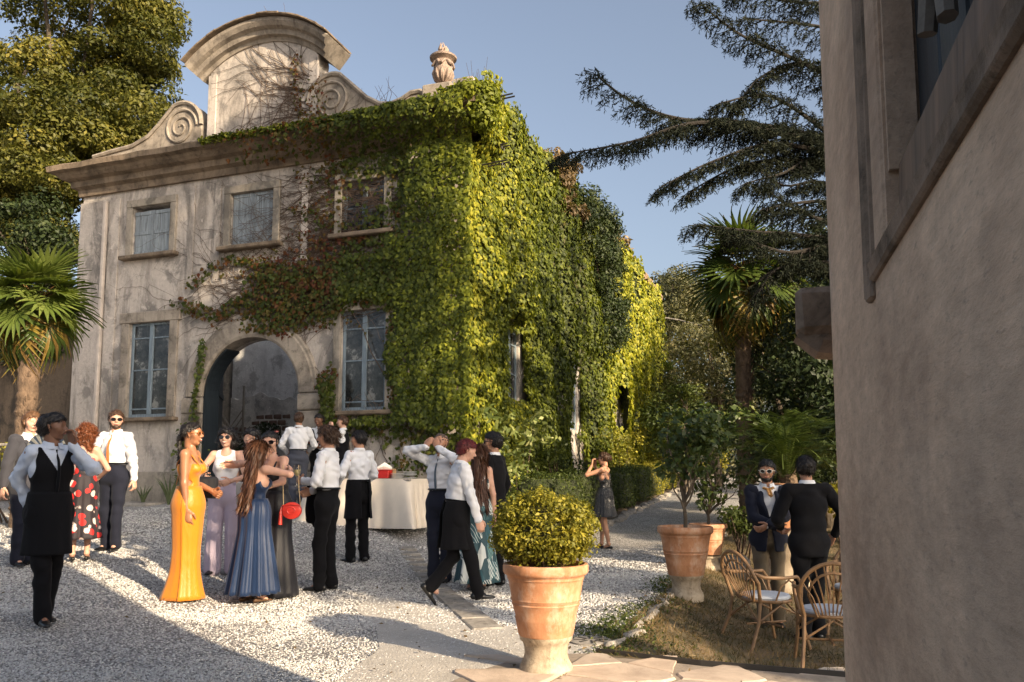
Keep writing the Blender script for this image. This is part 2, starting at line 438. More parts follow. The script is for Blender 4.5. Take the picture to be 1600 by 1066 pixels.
def tree(label, name, base, trunk_h, cc, cr, nclump, per, rc, lsize, mat, tr=.25, group=None, lo=.45, tpl=T_LEAF, bark='bark', nlimb=9, cat='tree', C=None, shell=.45, squash=.8):
    base = Vector(base)
    o = empty(name, base, 0, label, cat, group)
    if C is None: C = ellip_pts(cc, cr, nclump, lo)
    P, N, var = crown_pts(C, per, rc, squash=squash, shell=shell)
    leaves('crown', mat, P - np.array(base), N, lsize, tpl=tpl, var=var, parent=o)
    mb = MB()
    top = Vector((cc[0], cc[1], cc[2])) - base
    fork = Vector((top.x * .4, top.y * .4, trunk_h))
    limb(mb, (0, 0, -.3), fork, tr, tr * .7, 7, .03, 10)
    limb(mb, fork, top + Vector((0, 0, cr[2] * .6)), tr * .7, tr * .1, 9, .05, 8)
    idx = rng.choice(len(C), min(nlimb, len(C)), replace=False)
    for i in idx:
        a = fork.lerp(top, random.uniform(0, .8)); limb(mb, a, Vector(C[i]) - base, tr * .35, tr * .05, 7, .08, 6)
    mb.build('trunk', M[bark], o, True)
    return o
# ------------------------------------------------------------------ ground
def sheet(name, x0, x1, y0, y1, n, m, mat, dz, frame='villa', edge=None, kind='structure'):
    """a sheet following the ground, given in villa-aligned or world coordinates"""
    xs = np.linspace(0, 1, n); ys = np.linspace(0, 1, m)
    U, Vv = np.meshgrid(xs, ys, indexing='ij')
    X = x0 + (x1 - x0) * U; Y = y0 + (y1 - y0) * Vv
    if edge: X, Y = edge(X, Y, U, Vv)
    if frame == 'villa':
        WX = BC.x + BX.x * X + BY.x * Y; WY = BC.y + BX.y * X + BY.y * Y
    else: WX, WY = X, Y
    Z = G(WX, WY) + dz
    P = np.stack([WX, WY, Z], -1).reshape(-1, 3)
    i = np.arange(n * m).reshape(n, m)
    Fc = np.stack([i[:-1, :-1], i[1:, :-1], i[1:, 1:], i[:-1, 1:]], -1).reshape(-1, 4)
    me = np_mesh(name, P, Fc); me.shade_smooth()
    o = link(name, me, mat); o['kind'] = kind
    return o
def warp(a): return a
gx = np.concatenate([[-400, -200, -100, -60], np.linspace(-40, 30, 141), [45, 80, 160, 400]])
gy = np.concatenate([[-300, -100, -50], np.linspace(-30, 60, 181), [75, 100, 160, 300, 700]])
GX, GY = np.meshgrid(gx, gy, indexing='ij')
gi = np.arange(GX.size).reshape(GX.shape)
me = np_mesh('ground', np.stack([GX, GY, G(GX, GY) - .03], -1).reshape(-1, 3), np.stack([gi[:-1, :-1], gi[1:, :-1], gi[1:, 1:], gi[:-1, 1:]], -1).reshape(-1, 4))
me.shade_smooth(); link('ground', me, M['earth'])['kind'] = 'structure'
sheet('gravel_court', -24, 4.44, -24, 1.0, 170, 140, M['gravel'], 0)
def road_edge(X, Y, U, V):
    k = np.clip((Y - 26) / 60, 0, 1) ** 1.5 * 14
    return X + k + np.sin(Y * .9) * .06 * (np.abs(U - .5) > .45), Y
sheet('gravel_path', 1.9, 4.6, .9, 60, 14, 150, M['gravel'], .004, edge=road_edge)
def lawn_edge(X, Y, U, V):
    return X + np.where(U < .01, np.sin(Y * 2.1) * .05 + np.sin(Y * 5.3) * .03, 0), Y
sheet('lawn', 4.44, 24, -7.95, 14, 80, 100, M['lawn'], .012, edge=lawn_edge)
# sandy hard-standing beside the paving
def poly_sheet(name, pts, dz, mat):
    bm = bmesh.new(); vs = [bm.verts.new((x, y, 0)) for x, y in pts]; f = bm.faces.new(vs)
    bmesh.ops.triangulate(bm, faces=bm.faces); bmesh.ops.subdivide_edges(bm, edges=bm.edges, cuts=6, use_grid_fill=True)
    for v in bm.verts: v.co.z = float(G(v.co.x, v.co.y)) + dz
    me = bpy.data.meshes.new(name); bm.to_mesh(me); bm.free(); me.shade_smooth(); o = link(name, me, mat); o['kind'] = 'structure'; return o
sand_pts = [(-2.1, 2.0), (-1.45, 4.2), (-1.12, 5.2), (-1.0, 6.2), (-1.2, 7.2), (-1.55, 8.0), (-1.5, 8.7), (-1.25, 8.8), (-.9, 8.3), (-.5, 7.7), (.05, 7.0), (.5, 6.6), (.6, 6.2), (.15, 5.7), (-.3, 5.3), (-.8, 4.4), (-1.0, 2.0)]
poly_sheet('sandy_hardstanding', sand_pts, .006, M['sand'])

# flagstone paving in the corner by the big pot
from mathutils.geometry import delaunay_2d_cdt
def voronoi_cells(pts, bx0, bx1, by0, by1):
    """cells of a voronoi diagram by clipping (small point sets)"""
    out = []
    for i, p in enumerate(pts):
        poly = [Vector((bx0, by0)), Vector((bx1, by0)), Vector((bx1, by1)), Vector((bx0, by1))]
        for j, q in enumerate(pts):
            if i == j: continue
            m = (p + q) / 2; nrm = (q - p)
            new = []
            for k in range(len(poly)):
                a, b = poly[k], poly[(k + 1) % len(poly)]
                da, db = (a - m).dot(nrm), (b - m).dot(nrm)
                if da <= 0: new.append(a)
                if (da < 0) != (db < 0): new.append(a.lerp(b, da / (da - db)))
            poly = new
            if len(poly) < 3: break
        if len(poly) >= 3: out.append(poly)
    return out
def inset(poly, d):
    c = sum(poly, Vector((0, 0))) / len(poly)
    return [p + (c - p).normalized() * min(d * 1.3, (c - p).length * .6) for p in poly]
def irregular(poly, amp, nsub=3):
    out = []
    for i in range(len(poly)):
        a, b = poly[i], poly[(i + 1) % len(poly)]
        for k in range(nsub):
            p = a.lerp(b, k / nsub)
            if k: p = p + Vector((random.uniform(-amp, amp), random.uniform(-amp, amp)))
            out.append(p)
    return out
pav = empty('paving', (0, 0, 0), kind='structure')
sheet_pts = [(-.95, 1.2), (-.62, 4.7), (-.28, 5.42), (.15, 5.98), (.6, 6.02), (1.3, 5.62), (2.2, 5.28), (5.0, 4.3), (5.0, 1.0)]
pv = poly_sheet('mortar_bed', sheet_pts, .010, simple('dusty_joint_fill', (.30, .245, .19), .95, .35, 9, .6, 60, .01)); pv.parent = pav
def inside(p, poly):
    r = False; n = len(poly)
    for i in range(n):
        x0, y0 = poly[i]; x1, y1 = poly[(i + 1) % n]
        if (y0 > p[1]) != (y1 > p[1]) and p[0] < (x1 - x0) * (p[1] - y0) / (y1 - y0) + x0: r = not r
    return r
cells_p = []
for k in range(2600):
    p = Vector((random.uniform(-1.0, 4.6), random.uniform(2.4, 6.1)))
    if inside(p, sheet_pts) and all((p - q).length > .27 + .16 * (.5 + .5 * math.sin(q.x * 9 + q.y * 5)) for q in cells_p): cells_p.append(p)
for poly in voronoi_cells(cells_p, -1.1, 4.8, 2.2, 6.2):
    poly = [p for p in poly]
    c = sum(poly, Vector((0, 0))) / len(poly)
    pp = []
    for p in poly:
        q = p
        for _ in range(60):
            if inside(q, sheet_pts): break
            q = q.lerp(c, .03)
        pp.append(q)
    if min((p - c).length for p in pp) < .05: continue
    pp = irregular(inset(pp, .016), .012)
    h = .022 + random.uniform(-.004, .008); tx, ty = random.uniform(-.012, .012), random.uniform(-.012, .012)
    bm = bmesh.new()
    g0 = float(G(c.x, c.y))
    low = [bm.verts.new((p.x, p.y, g0)) for p in pp]
    mid = [bm.verts.new((p.x, p.y, g0 + h - .008 + (p.x - c.x) * tx + (p.y - c.y) * ty)) for p in pp]
    top = [bm.verts.new((p.x + (c.x - p.x) * .03, p.y + (c.y - p.y) * .03, g0 + h + (p.x - c.x) * tx + (p.y - c.y) * ty)) for p in pp]
    n = len(pp)
    for i in range(n):
        j = (i + 1) % n
        bm.faces.new((low[i], low[j], mid[j], mid[i])); bm.faces.new((mid[i], mid[j], top[j], top[i]))
    bm.faces.new(top)
    me = bpy.data.meshes.new('flagstone'); bm.to_mesh(me); bm.free()
    link('flagstone', me, M['flag'], pav)

# drain strip of flat slabs through the gravel
dr = empty('drain_strip', (0, 0, 0), kind='structure')
A, B = Vector((-.20, 6.95)), Vector((-1.62, 12.4)); dd = (B - A).normalized(); L = (B - A).length
k = 0; s_ = 0
while s_ < L:
    ln = random.uniform(.34, .55); c = A + dd * (s_ + ln / 2)
    mb = MB(); mb.box((0, 0, 0), (.27 + random.uniform(-.015, .015), ln - .02, .06), bev=.012, jit=.003)
    o = mb.build('drain_slab', M['kerb'], dr); o.location = (c.x, c.y, float(G(c.x, c.y)) - .008); o.rotation_euler = (random.uniform(-.02, .02), random.uniform(-.02, .02), math.atan2(-dd.x, dd.y))
    s_ += ln
# edging stones between the gravel and the lawn
ke = empty('lawn_edging', (0, 0, 0), kind='structure')
y = -7.6
while y < 3:
    ln = random.uniform(.2, .5)
    if random.random() < .8:
        p = vw(4.47 + random.uniform(-.05, .05), y + ln / 2)
        mb = MB(); mb.box((0, 0, 0), (random.uniform(.07, .12), ln, .09), bev=.025, jit=.012)
        o = mb.build('edging_stone', M['kerb'], ke, True); o.location = gp(p.x, p.y, -.015); o.rotation_euler = (random.uniform(-.1, .1), random.uniform(-.1, .1), BA + random.uniform(-.12, .12))
    y += ln + .03
# thin steel edging at the paving's lawn side
mb = MB(); ed = [(.62, 6.05), (1.3, 5.66), (2.2, 5.32), (3.4, 4.92)]
for a, b in zip(ed, ed[1:]):
    a3 = Vector((a[0], a[1], float(G(*a)) + .02)); b3 = Vector((b[0], b[1], float(G(*b)) + .02))
    mb.strip([a3 - Vector((0, 0, .1)), b3 - Vector((0, 0, .1))], [a3 + Vector((0, 0, .02)), b3 + Vector((0, 0, .02))])
    mb.strip([a3 + Vector((0, .012, -.1)), b3 + Vector((0, .012, -.1))], [a3 + Vector((0, .012, .02)), b3 + Vector((0, .012, .02))])
    mb.strip([a3 + Vector((0, 0, .02)), b3 + Vector((0, 0, .02))], [a3 + Vector((0, .012, .02)), b3 + Vector((0, .012, .02))])
mb.build('lawn_border_strip', M['iron'])['kind'] = 'structure'
# drain cover beside the big pot
dc = empty('drain_cover', gp(.62, 6.45, .0), 0, 'round grey drain cover in the gravel behind the big terracotta pot', 'drain cover')
mb = MB(); mb.lathe([(.17, 0), (.17, .018), (.15, .022), (.0, .022)], 24); mb.build('cover_plate', M['kerb'], dc, True)
for k in range(8):
    mb = MB(); a = k * math.pi / 4; mb.box((math.cos(a) * .09, math.sin(a) * .09, .024), (.09, .014, .004), Matrix.Rotation(a, 3, 'Z')); mb.build('slot', M['iron'], dc)

def vnoise(x, y, s=1, seed=0):
    r = np.random.default_rng(seed).uniform(0, 1, (64, 64))
    x = np.asarray(x) * s; y = np.asarray(y) * s
    xi, yi = np.floor(x).astype(int), np.floor(y).astype(int); fx, fy = x - xi, y - yi
    fx, fy = fx * fx * (3 - 2 * fx), fy * fy * (3 - 2 * fy)
    a = r[xi % 64, yi % 64]; b = r[(xi + 1) % 64, yi % 64]; c = r[xi % 64, (yi + 1) % 64]; d = r[(xi + 1) % 64, (yi + 1) % 64]
    return (a * (1 - fx) + b * fx) * (1 - fy) + (c * (1 - fx) + d * fx) * fy
def fbm(x, y, s=1, seed=0, o=3):
    t = 0; w = 0
    for i in range(o): t = t + vnoise(x, y, s * 2 ** i, seed + i) * .5 ** i; w += .5 ** i
    return t / w
# pebbles lying on the court: real stones near the camera
def pebbles(name, n, fn, s0, s1, lift=.35):
    X, Y = fn(n)
    tpl = np.array([[1, 0, 0], [0, 1, 0], [-1, 0, 0], [0, -1, 0], [0, 0, .8], [.2, .1, -.6]])
    tf = np.array([[0, 1, 4], [1, 2, 4], [2, 3, 4], [3, 0, 4], [1, 0, 5], [2, 1, 5], [3, 2, 5], [0, 3, 5]])
    n = len(X)
    Rm = rng.normal(0, 1, (n, 3, 3)); q, _ = np.linalg.qr(Rm)
    s = rng.uniform(s0, s1, (n, 1, 1)) * np.stack([rng.uniform(.8, 1.5, n), rng.uniform(.7, 1.1, n), rng.uniform(.45, .8, n)], -1)[:, None, :]
    V = (tpl[None] + rng.normal(0, .16, (n, 6, 3))) * s
    ang = rng.uniform(0, 6.28, n); ca, sa = np.cos(ang), np.sin(ang)
    tilt = rng.normal(0, .35, (n, 2))
    x, yv, z = V[..., 0], V[..., 1], V[..., 2]
    z = z + x * tilt[:, :1] + yv * tilt[:, 1:]
    xr = x * ca[:, None] - yv * sa[:, None]; yr = x * sa[:, None] + yv * ca[:, None]
    Z = G(X, Y)
    V = np.stack([xr + X[:, None], yr + Y[:, None], z + Z[:, None] + s0 * lift], -1)
    Fc = (tf[None] + (np.arange(n) * 6)[:, None, None]).reshape(-1, 3)
    me = np_mesh(name, V.reshape(-1, 3), Fc, np.repeat(rng.beta(2.2, 2.2, n), 6))
    o = link(name, me, M['pebble']); o['kind'] = 'stuff'
    return o
SPX = np.array(sand_pts); PPX = np.array(sheet_pts)
def pin(X, Y, poly):
    r = np.zeros(len(X), bool); n = len(poly)
    for i in range(n):
        x0, y0 = poly[i]; x1, y1 = poly[(i + 1) % n]
        c = ((y0 > Y) != (y1 > Y)) & (X < (x1 - x0) * (Y - y0) / (y1 - y0 + 1e-12) + x0); r ^= c
    return r
def scat(d0, d1, l0, l1):
    def f(n):
        D = d0 + (d1 - d0) * rng.uniform(0, 1, n) ** 1.0
        X = rng.uniform(l0, l1, n) * D; Y = D
        bx, by = (X - BC.x) * BX.x + (Y - BC.y) * BX.y, (X - BC.x) * BY.x + (Y - BC.y) * BY.y
        k = (bx < 4.4 + rng.normal(0, .12, n)) & (by < .1) & ~pin(X, Y, sheet_pts)
        inS = pin(X + .22 * (fbm(X, Y, 2.5, 8) - .5), Y + .9 * (fbm(X, Y, 1.5, 12) - .5), sand_pts); k &= ~(inS & (rng.uniform(0, 1, n) > .42 + .25 * (np.sin(X * 3 + Y * 2.2) > .4)))
        k &= ~((fbm(X, Y, .8, 200) > .56) & (rng.uniform(0, 1, n) < .6))
        return X[k], Y[k]
    return f
pebbles('gravel_stones', 60000, scat(4.2, 7.5, -.68, .16), .006, .0125)
pebbles('gravel_stones_middle', 52000, scat(7.2, 11.0, -.68, .30), .0085, .016)
pebbles('gravel_stones_far', 30000, scat(10.5, 16.0, -.68, .36), .012, .02)
for nm in ('gravel_stones', 'gravel_stones_middle', 'gravel_stones_far'): pass

# lawn tufts and dead leaves
def on_lawn(n, x0=4.4, x1=11, y0=-7.9, y1=4):
    bx = rng.uniform(x0, x1, n); by = rng.uniform(y0, y1, n)
    X = BC.x + BX.x * bx + BY.x * by; Y = BC.y + BX.y * bx + BY.y * by
    return X, Y
X, Y = on_lawn(110000)
k = fbm(X, Y, 1.6, 3) + rng.normal(0, .12, len(X)) > .36; X, Y = X[k], Y[k]
P = np.stack([X, Y, G(X, Y) + .008], -1)
leaves('grass', M['grass'], P, np.tile([0, -1, .2], (len(P), 1)), .055, tip=(0, 0, 1), tpl=T_BLADE, jit=.8, tipjit=.7, var=np.clip(fbm(X, Y, 2.2, 9) + rng.normal(0, .2, len(X)), 0, 1))
X, Y = on_lawn(2600, 4.2, 10)
leaves('fallen_leaves', M['dry_leaf'], np.stack([X, Y, G(X, Y) + .03], -1), np.tile([0, 0, 1.], (len(X), 1)), .045, jit=.3)
X = rng.uniform(-7, 3, 900); Y = rng.uniform(4.5, 15, 900)
leaves('blown_leaves', M['dry_leaf'], np.stack([X, Y, G(X, Y) + .02], -1), np.tile([0, 0, 1.], (900, 1)), .035, jit=.3, var=rng.uniform(0, .5, 900))
# weeds along the lawn edge and the paving
pts = []
for k in range(4200):
    by = random.uniform(-7.9, -3); pts.append(vw(4.35 + random.gauss(0, .13) + .2 * max(0, math.sin(by * 2.2)), by))
for k in range(1600):
    pts.append(Vector((random.gauss(.95, .30), random.gauss(6.9, .25), 0)))
P = np.array([(p.x, p.y, float(G(p.x, p.y)) + .012) for p in pts])
leaves('edge_weeds', M['hedge_leaf'], P, np.tile([0, 0, 1.], (len(P), 1)), .028, jit=.7)

# ------------------------------------------------------------------ the villa
villa = empty('villa', BC, BA, 'old plastered villa with curved gable, arched doorway and one long wall under climbing leaves', 'villa')
def loop_circle(cx, cz, r, a0, a1, n): return [(cx + r * math.cos(a0 + (a1 - a0) * i / n), cz + r * math.sin(a0 + (a1 - a0) * i / n)) for i in range(n + 1)]
def plate(name, outer, holes, y0, y1, mat, parent, axis='y'):
    """wall with openings: outlines in (x,z), between depths y0 and y1"""
    bm = bmesh.new()
    def P(p, d): return (p[0], d, p[1]) if axis == 'y' else (d, p[0], p[1])
    loops = [outer] + holes; es = []
    for lp in loops:
        vs = [bm.verts.new(P(p, y0)) for p in lp]
        es += [bm.edges.new((vs[i], vs[(i + 1) % len(vs)])) for i in range(len(vs))]
    bmesh.ops.triangle_fill(bm, use_beauty=True, use_dissolve=False, edges=es)
    r = bmesh.ops.extrude_face_region(bm, geom=list(bm.faces))
    for v in [e for e in r['geom'] if isinstance(e, bmesh.types.BMVert)]:
        if axis == 'y': v.co.y = y1
        else: v.co.x = y1
    bmesh.ops.recalc_face_normals(bm, faces=bm.faces)
    me = bpy.data.meshes.new(name); bm.to_mesh(me); bm.free()
    return link(name, me, mat, parent)
def rect(x0, x1, z0, z1): return [(x0, z0), (x1, z0), (x1, z1), (x0, z1)]
AX, AZ, AR = -4.77, 2.99, 1.2
arch_hole = [(AX - AR, -.6), (AX + AR, -.6)] + loop_circle(AX, AZ, AR, 0, math.pi, 28)
UW = [(-7.55, 6.22, 7.34, 1.06), (-4.86, 6.17, 7.33, 1.08), (-2.18, 6.16, 7.24, .96)]
LW = [(-7.46, 2.58, 4.68, 1.12), (-2.12, 2.58, 4.58, 1.0)]
holes = [rect(x - w / 2, x + w / 2, z0, z1) for x, z0, z1, w in UW + LW]
outer = [(-9.6, -1), (AX - AR, -1)] + [(AX - AR, -.6)] + list(reversed(loop_circle(AX, AZ, AR, 0, math.pi, 28)))[0:] + [(AX + AR, -.6), (AX + AR, -1), (0, -1), (0, 8.3), (-9.6, 8.3)]
outer = [(-9.6, -1), (AX - AR, -1)] + loop_circle(AX, AZ, AR, math.pi, 0, 28) + [(AX + AR, -1), (0, -1), (0, 8.5), (-9.6, 8.5)]
plate('front_wall', outer, holes, 0, .45, M['plaster'], villa)
SW = [(2.79, 2.6, 4.55, 1.0), (7.95, 2.6, 4.6, 1.0), (13.1, 2.6, 4.6, 1.0)]
plate('long_side_wall', [(.46, -1), (22, -1), (22, 9.3), (.46, 9.3)], [rect(y - w / 2, y + w / 2, z0, z1) for y, z0, z1, w in SW], -.02, -.45, M['plaster'], villa, 'x')
plate('back_wall', [(-9.6, -1), (-.46, -1), (-.46, 4.3), (-9.6, 4.3)], [], 21.5, 22, M['plaster'], villa)
plate('left_side_wall', [(.46, -1), (21.5, -1), (21.5, 4.6), (3.5, 4.6), (.46, 8.2)], [], -9.59, -9.2, M['plaster_grey'], villa, 'x')
mb = MB(); mb.box((-.9, 11.5, 9.35), (1.9, 21, .16)); mb.build('roof', M['stone_dark'], villa)
# the yard behind the archway
plate('courtyard_wall', [(-9.1, -1), (-.5, -1), (-.5, 5.3), (-9.1, 5.3)], [], 4.8, 5.0, M['plaster_in'], villa)
mb = MB(); mb.box((-4.9, 4.4, .3), (8.4, 7.9, .5)); mb.build('courtyard_floor', M['sand'], villa)
random.seed(5)
mb0 = MB(); mb0.box((0, 0, 0), (.26, .07, .075), bev=.015, jit=.006); brick0 = None
brick_mat = simple('old_brick', (.17, .11, .085), .9, .5, 9, .6, 30, .01)
for i in range(9):
    for j in range(15):
        x = -4.75 + i * .285 + (j % 2) * .14; z = .62 + j * .165
        if vnoise(x, z, 1.3, 21) > .46 and x < -2.9:
            if brick0 is None: brick0 = mb0.build('brick', brick_mat, villa); o = brick0
            else: o = inst(brick0, parent=villa)
            o.location = (x - 4.2, 4.79 - random.uniform(0, .02), z); o.scale = (1, 1, 1.7)
# pilaster strips and panels on the front
mb = MB()
mb.box((-9.25, -.035, 3.3), (.72, .07, 8.6)); mb.box((-8.62, -.018, 3.3), (.30, .036, 8.6)); mb.build('corner_pilaster', M['plaster'], villa, bevel=.012)
mb = MB(); mb.box((-8.855, -.06, 3.3), (.09, .09, 8.55)); mb.build('rain_pipe_casing', simple('pale_plaster_rib', (.55, .48, .42), .9, .25, 4), villa, bevel=.02)
for x in (-6.45, -5.75, -3.55):
    mb = MB(); mb.box((x, -.012, 6.55), (.16, .024, 2.2)); mb.build('raised_strip', M['plaster'], villa, bevel=.01)
for x_, w_ in ((-8.0, 3.1), (-1.5, 2.9)):
    mb = MB(); mb.box((x_, -.05, .75), (w_, .1, 1.3)); mb.build('plinth', M['plaster_grey'], villa, bevel=.02)
mb = MB(); mb.box((-8.2, -.45, .62), (3.2, .7, .28), bev=.04, jit=.01); mb.build('base_step', M['kerb'], villa)
# cornice wrapping the villa
prof = [(0, 7.76), (.07, 7.76), (.09, 7.90), (.19, 7.95), (.21, 8.08), (.33, 8.11), (.40, 8.17), (.43, 8.22), (.55, 8.25), (.57, 8.36), (.53, 8.39), (.05, 8.5), (-.3, 8.56)]
def path(d): return [(-9.6 - d, 6), (-9.6 - d, -d), (d, -d), (d, .5)]
mb = MB(); V = []; n = 24
for d, z in prof:
    p = path(d); L_ = []
    for k in range(n + 1):
        a, b = p[1], p[2]; t_ = k / n
        L_.append((a[0] + (b[0] - a[0]) * t_, a[1], z + (math.sin(k * 2.3) * .012 if d > .3 else 0)))
    V.append([(p[0][0], p[0][1], z)] + L_ + [(p[3][0], p[3][1], z)])
for a, b in zip(V, V[1:]): mb.strip(a, b)
mb.build('cornice', M['stone_dark'], villa)
# parapet with scrolls
def scroll_outline(cx, sgn):
    """outline from the gable side to the outer end; sgn -1 = left"""
    pts = [(cx - sgn * .60, 8.56)] + [(cx - sgn * .56 * math.cos(a), 9.05 + .58 * math.sin(a)) for a in np.linspace(0, math.pi * .62, 12)]
    pts += [(cx + sgn * x, z) for x, z in ([(.60, 9.22), (.85, 8.98), (1.15, 8.80), (1.4, 8.76), (1.65, 8.82), (1.85, 8.92), (2.05, 8.92), (2.2, 8.80), (2.3, 8.56)] if sgn > 0 else [(.60, 9.22), (.9, 8.98), (1.35, 8.82), (1.9, 8.78), (2.5, 8.72), (2.65, 8.56)])]
    return pts
for cx, sg in ((-6.84, -1), (-2.98, 1)):
    ol = scroll_outline(cx, sg); mb = MB()
    mb.prism(ol, -.02, .34, 'y')
    par = mb.build('parapet_scroll', M['stone'], villa, bevel=.02)
    mb = MB(); th = np.linspace(0, 2.35 * 2 * math.pi, 90)
    mb.tube([(cx + sg * (.05 + .40 * (1 - t_ / th[-1])) * -math.cos(t_), -.03, 9.03 + (.05 + .40 * (1 - t_ / th[-1])) * math.sin(t_)) for t_ in th], [.035 - .012 * i / 90 for i in range(90)], 6)
    mb.build('spiral_relief', M['stone'], par, True)
    mb = MB(); mb.tube([(p[0], -.03, p[1] - .02) for p in ol[1:-1]], .05, 6); mb.build('edge_moulding', M['stone'], par, True)
gab = empty('gable'); gab.parent = villa; gc = -4.70
body = [(gc - 1.44, 8.56), (gc - 1.35, 8.9), (gc - 1.30, 9.45), (gc - 1.37, 10.05)] + [(gc + 2.32 * math.cos(a), 8.30 + 2.32 * math.sin(a)) for a in np.linspace(math.pi - .95, .95, 16)] + [(gc + 1.37, 10.05), (gc + 1.30, 9.45), (gc + 1.35, 8.9), (gc + 1.44, 8.56)]
plate('gable_wall', body, [], -.03, .42, M['plaster'], gab)
for x_ in (-1.29, 1.29):
    mb = MB(); mb.box((gc + x_, -.02, 9.35), (.22, .06, 1.5)); mb.build('gable_strip', M['plaster'], gab, bevel=.01)
pr = [(2.30, .55), (2.30, -.06), (2.38, -.09), (2.40, -.18), (2.49, -.21), (2.53, -.30), (2.61, -.36), (2.68, -.36), (2.70, -.33), (2.70, .55)]
angs = np.linspace(math.pi / 2 + .74, math.pi / 2 - .74, 30); mb = MB(); rows = []
for r_, y_ in pr: rows.append([(gc + r_ * math.cos(a), y_, 8.30 + r_ * math.sin(a)) for a in angs])
for a, b in zip(rows, rows[1:]): mb.strip(a, b)
for e in (0, -1): mb.add([rw[e] for rw in rows], [tuple(range(len(rows)))])
gco = mb.build('gable_cornice', M['stone'], gab)
for k in range(15):
    a = math.pi / 2 + .68 - k * .097; mb = MB(); mb.box((0, 0, 0), (.27 + random.uniform(-.02, .03), 1.06, .035), bev=.008, jit=.006)
    o = mb.build('coping_tile', M['stone_dark'], gco); o.location = (gc + 2.725 * math.cos(a), random.uniform(.06, .10), 8.30 + 2.725 * math.sin(a)); o.rotation_euler = (0, math.pi / 2 - a + random.uniform(-.03, .03), 0)
# pedestal and urn
mb = MB(); mb.box((-.50, .02, 8.76), (.62, .46, .32), bev=.03, jit=.01); mb.box((-.50, .02, 8.58), (.7, .52, .06), bev=.01); mb.build('urn_pedestal', M['stone'], villa)
urn = empty('stone_urn', vw(-.46, .02, 8.92), BA, 'pinkish carved stone urn with flame top on the roof corner pedestal', 'urn')
urn.scale = (1.08,) * 3
mb = MB(); mb.lathe([(.13, 0), (.13, .03), (.06, .05), (.055, .08), (.10, .12), (.155, .19), (.175, .27), (.17, .34), (.165, .36), (.165, .48), (.19, .5), (.245, .53), (.25, .56), (.22, .585), (.10, .62), (.06, .64)], 28)
mb.build('urn_body', M['stone_pink'], urn, True)
for k in range(10):
    a = k * math.pi / 5; mb = MB(); mb.tube([(math.cos(a) * r_, math.sin(a) * r_, z_) for r_, z_ in ((.07, .09), (.14, .15), (.18, .24), (.18, .30))], [.02, .04, .035, .012], 6)
    mb.build('gadroon', M['stone_pink'], urn, True)
for k in range(6):
    a = k * math.pi / 3 + .3; mb = MB(); mb.tube([(math.cos(a) * .17, math.sin(a) * .17, .46), (math.cos(a + .25) * .2, math.sin(a + .25) * .2, .39), (math.cos(a + .5) * .2, math.sin(a + .5) * .2, .38), (math.cos(a + .8) * .17, math.sin(a + .8) * .17, .45)], .022, 6)
    mb.build('garland', M['stone_pink'], urn, True)
for k in range(9):
    a = k * 2.4; r_ = .05 * (k > 0); mb = MB(); h_ = .17 + .06 * math.sin(k * 1.9) + (.07 if k == 0 else 0)
    mb.tube([(math.cos(a) * r_, math.sin(a) * r_, .62), (math.cos(a) * (r_ + .025), math.sin(a) * (r_ + .025), .62 + h_ * .5), (math.cos(a + .6) * r_, math.sin(a + .6) * r_, .62 + h_)], [.03, .028, .003], 6)
    mb.build('flame', M['stone_pink'], urn, True)

# windows
def window(cx, z0, z1, w, bars, mat, recess=.045, parent=villa, side=False, curtain=False):
    mb = MB(); t_ = .055
    def bx(m, x0, x1, za, zb, y0, y1): m.box(((x0 + x1) / 2, (y0 + y1) / 2, (za + zb) / 2), (x1 - x0, y1 - y0, zb - za), bev=.006)
    W = w / 2
    y0, y1 = recess, recess + .06
    for a, b, c, d in ((-W + .002, -W + t_ + .01, z0, z1), (W - t_ - .01, W - .002, z0, z1), (-W + t_, W - t_, z1 - t_, z1 - .002), (-W + t_, W - t_, z0 + .002, z0 + t_ + .02)): bx(mb, a, b, c, d, y0, y1)
    bx(mb, -.05, .05, z0 + t_, z1 - t_, y0 - .015, y1 - .01)
    hs = [z0 + (z1 - z0) * b for b in bars]
    for h in hs: bx(mb, -W + t_, W - t_, h - .016, h + .016, y0 + .006, y1 - .012)
    o = mb.build('window_frame', mat, parent)
    o.location = (cx, 0, 0)
    zz = [z0 + t_] + hs + [z1 - t_]
    for sx in (-1, 1):
        for a, b in zip(zz, zz[1:]):
            m2 = MB(); xa, xb = (-W + t_, -.04) if sx < 0 else (.04, W - t_)
            m2.box(((xa + xb) / 2, y0 + .032, (a + b) / 2), (xb - xa + .01, .004, b - a + .01), Matrix.Rotation(random.uniform(-.012, .012), 3, 'Z') @ Matrix.Rotation(random.uniform(-.012, .012), 3, 'X'))
            m2.build('pane', M['glass'], o)
    m2 = MB(); m2.box((0, y1 + .12, (z0 + z1) / 2), (w - .02, .01, z1 - z0 - .02)); m2.build('dark_room_panel', M['door_dark'], o)  # dark panel behind the panes; the unlit room is put into its colour
    if side: o.location = (0, 0, 0); o.rotation_euler = (0, 0, R(90)); o.location = (-.02, cx, 0)
    return o
for (x, z0, z1, w), b in zip(LW, ([.09, .5, .84], [.09, .5, .82])): window(x, z0, z1, w, b, M['frame_blue'])
window(UW[2][0], UW[2][1], UW[2][2], UW[2][3], [.5], M['frame_blue'])
for y_, z0, z1, w in SW: window(y_, z0, z1, w, [.09, .5, .84], M['frame_blue'], .05, side=True)
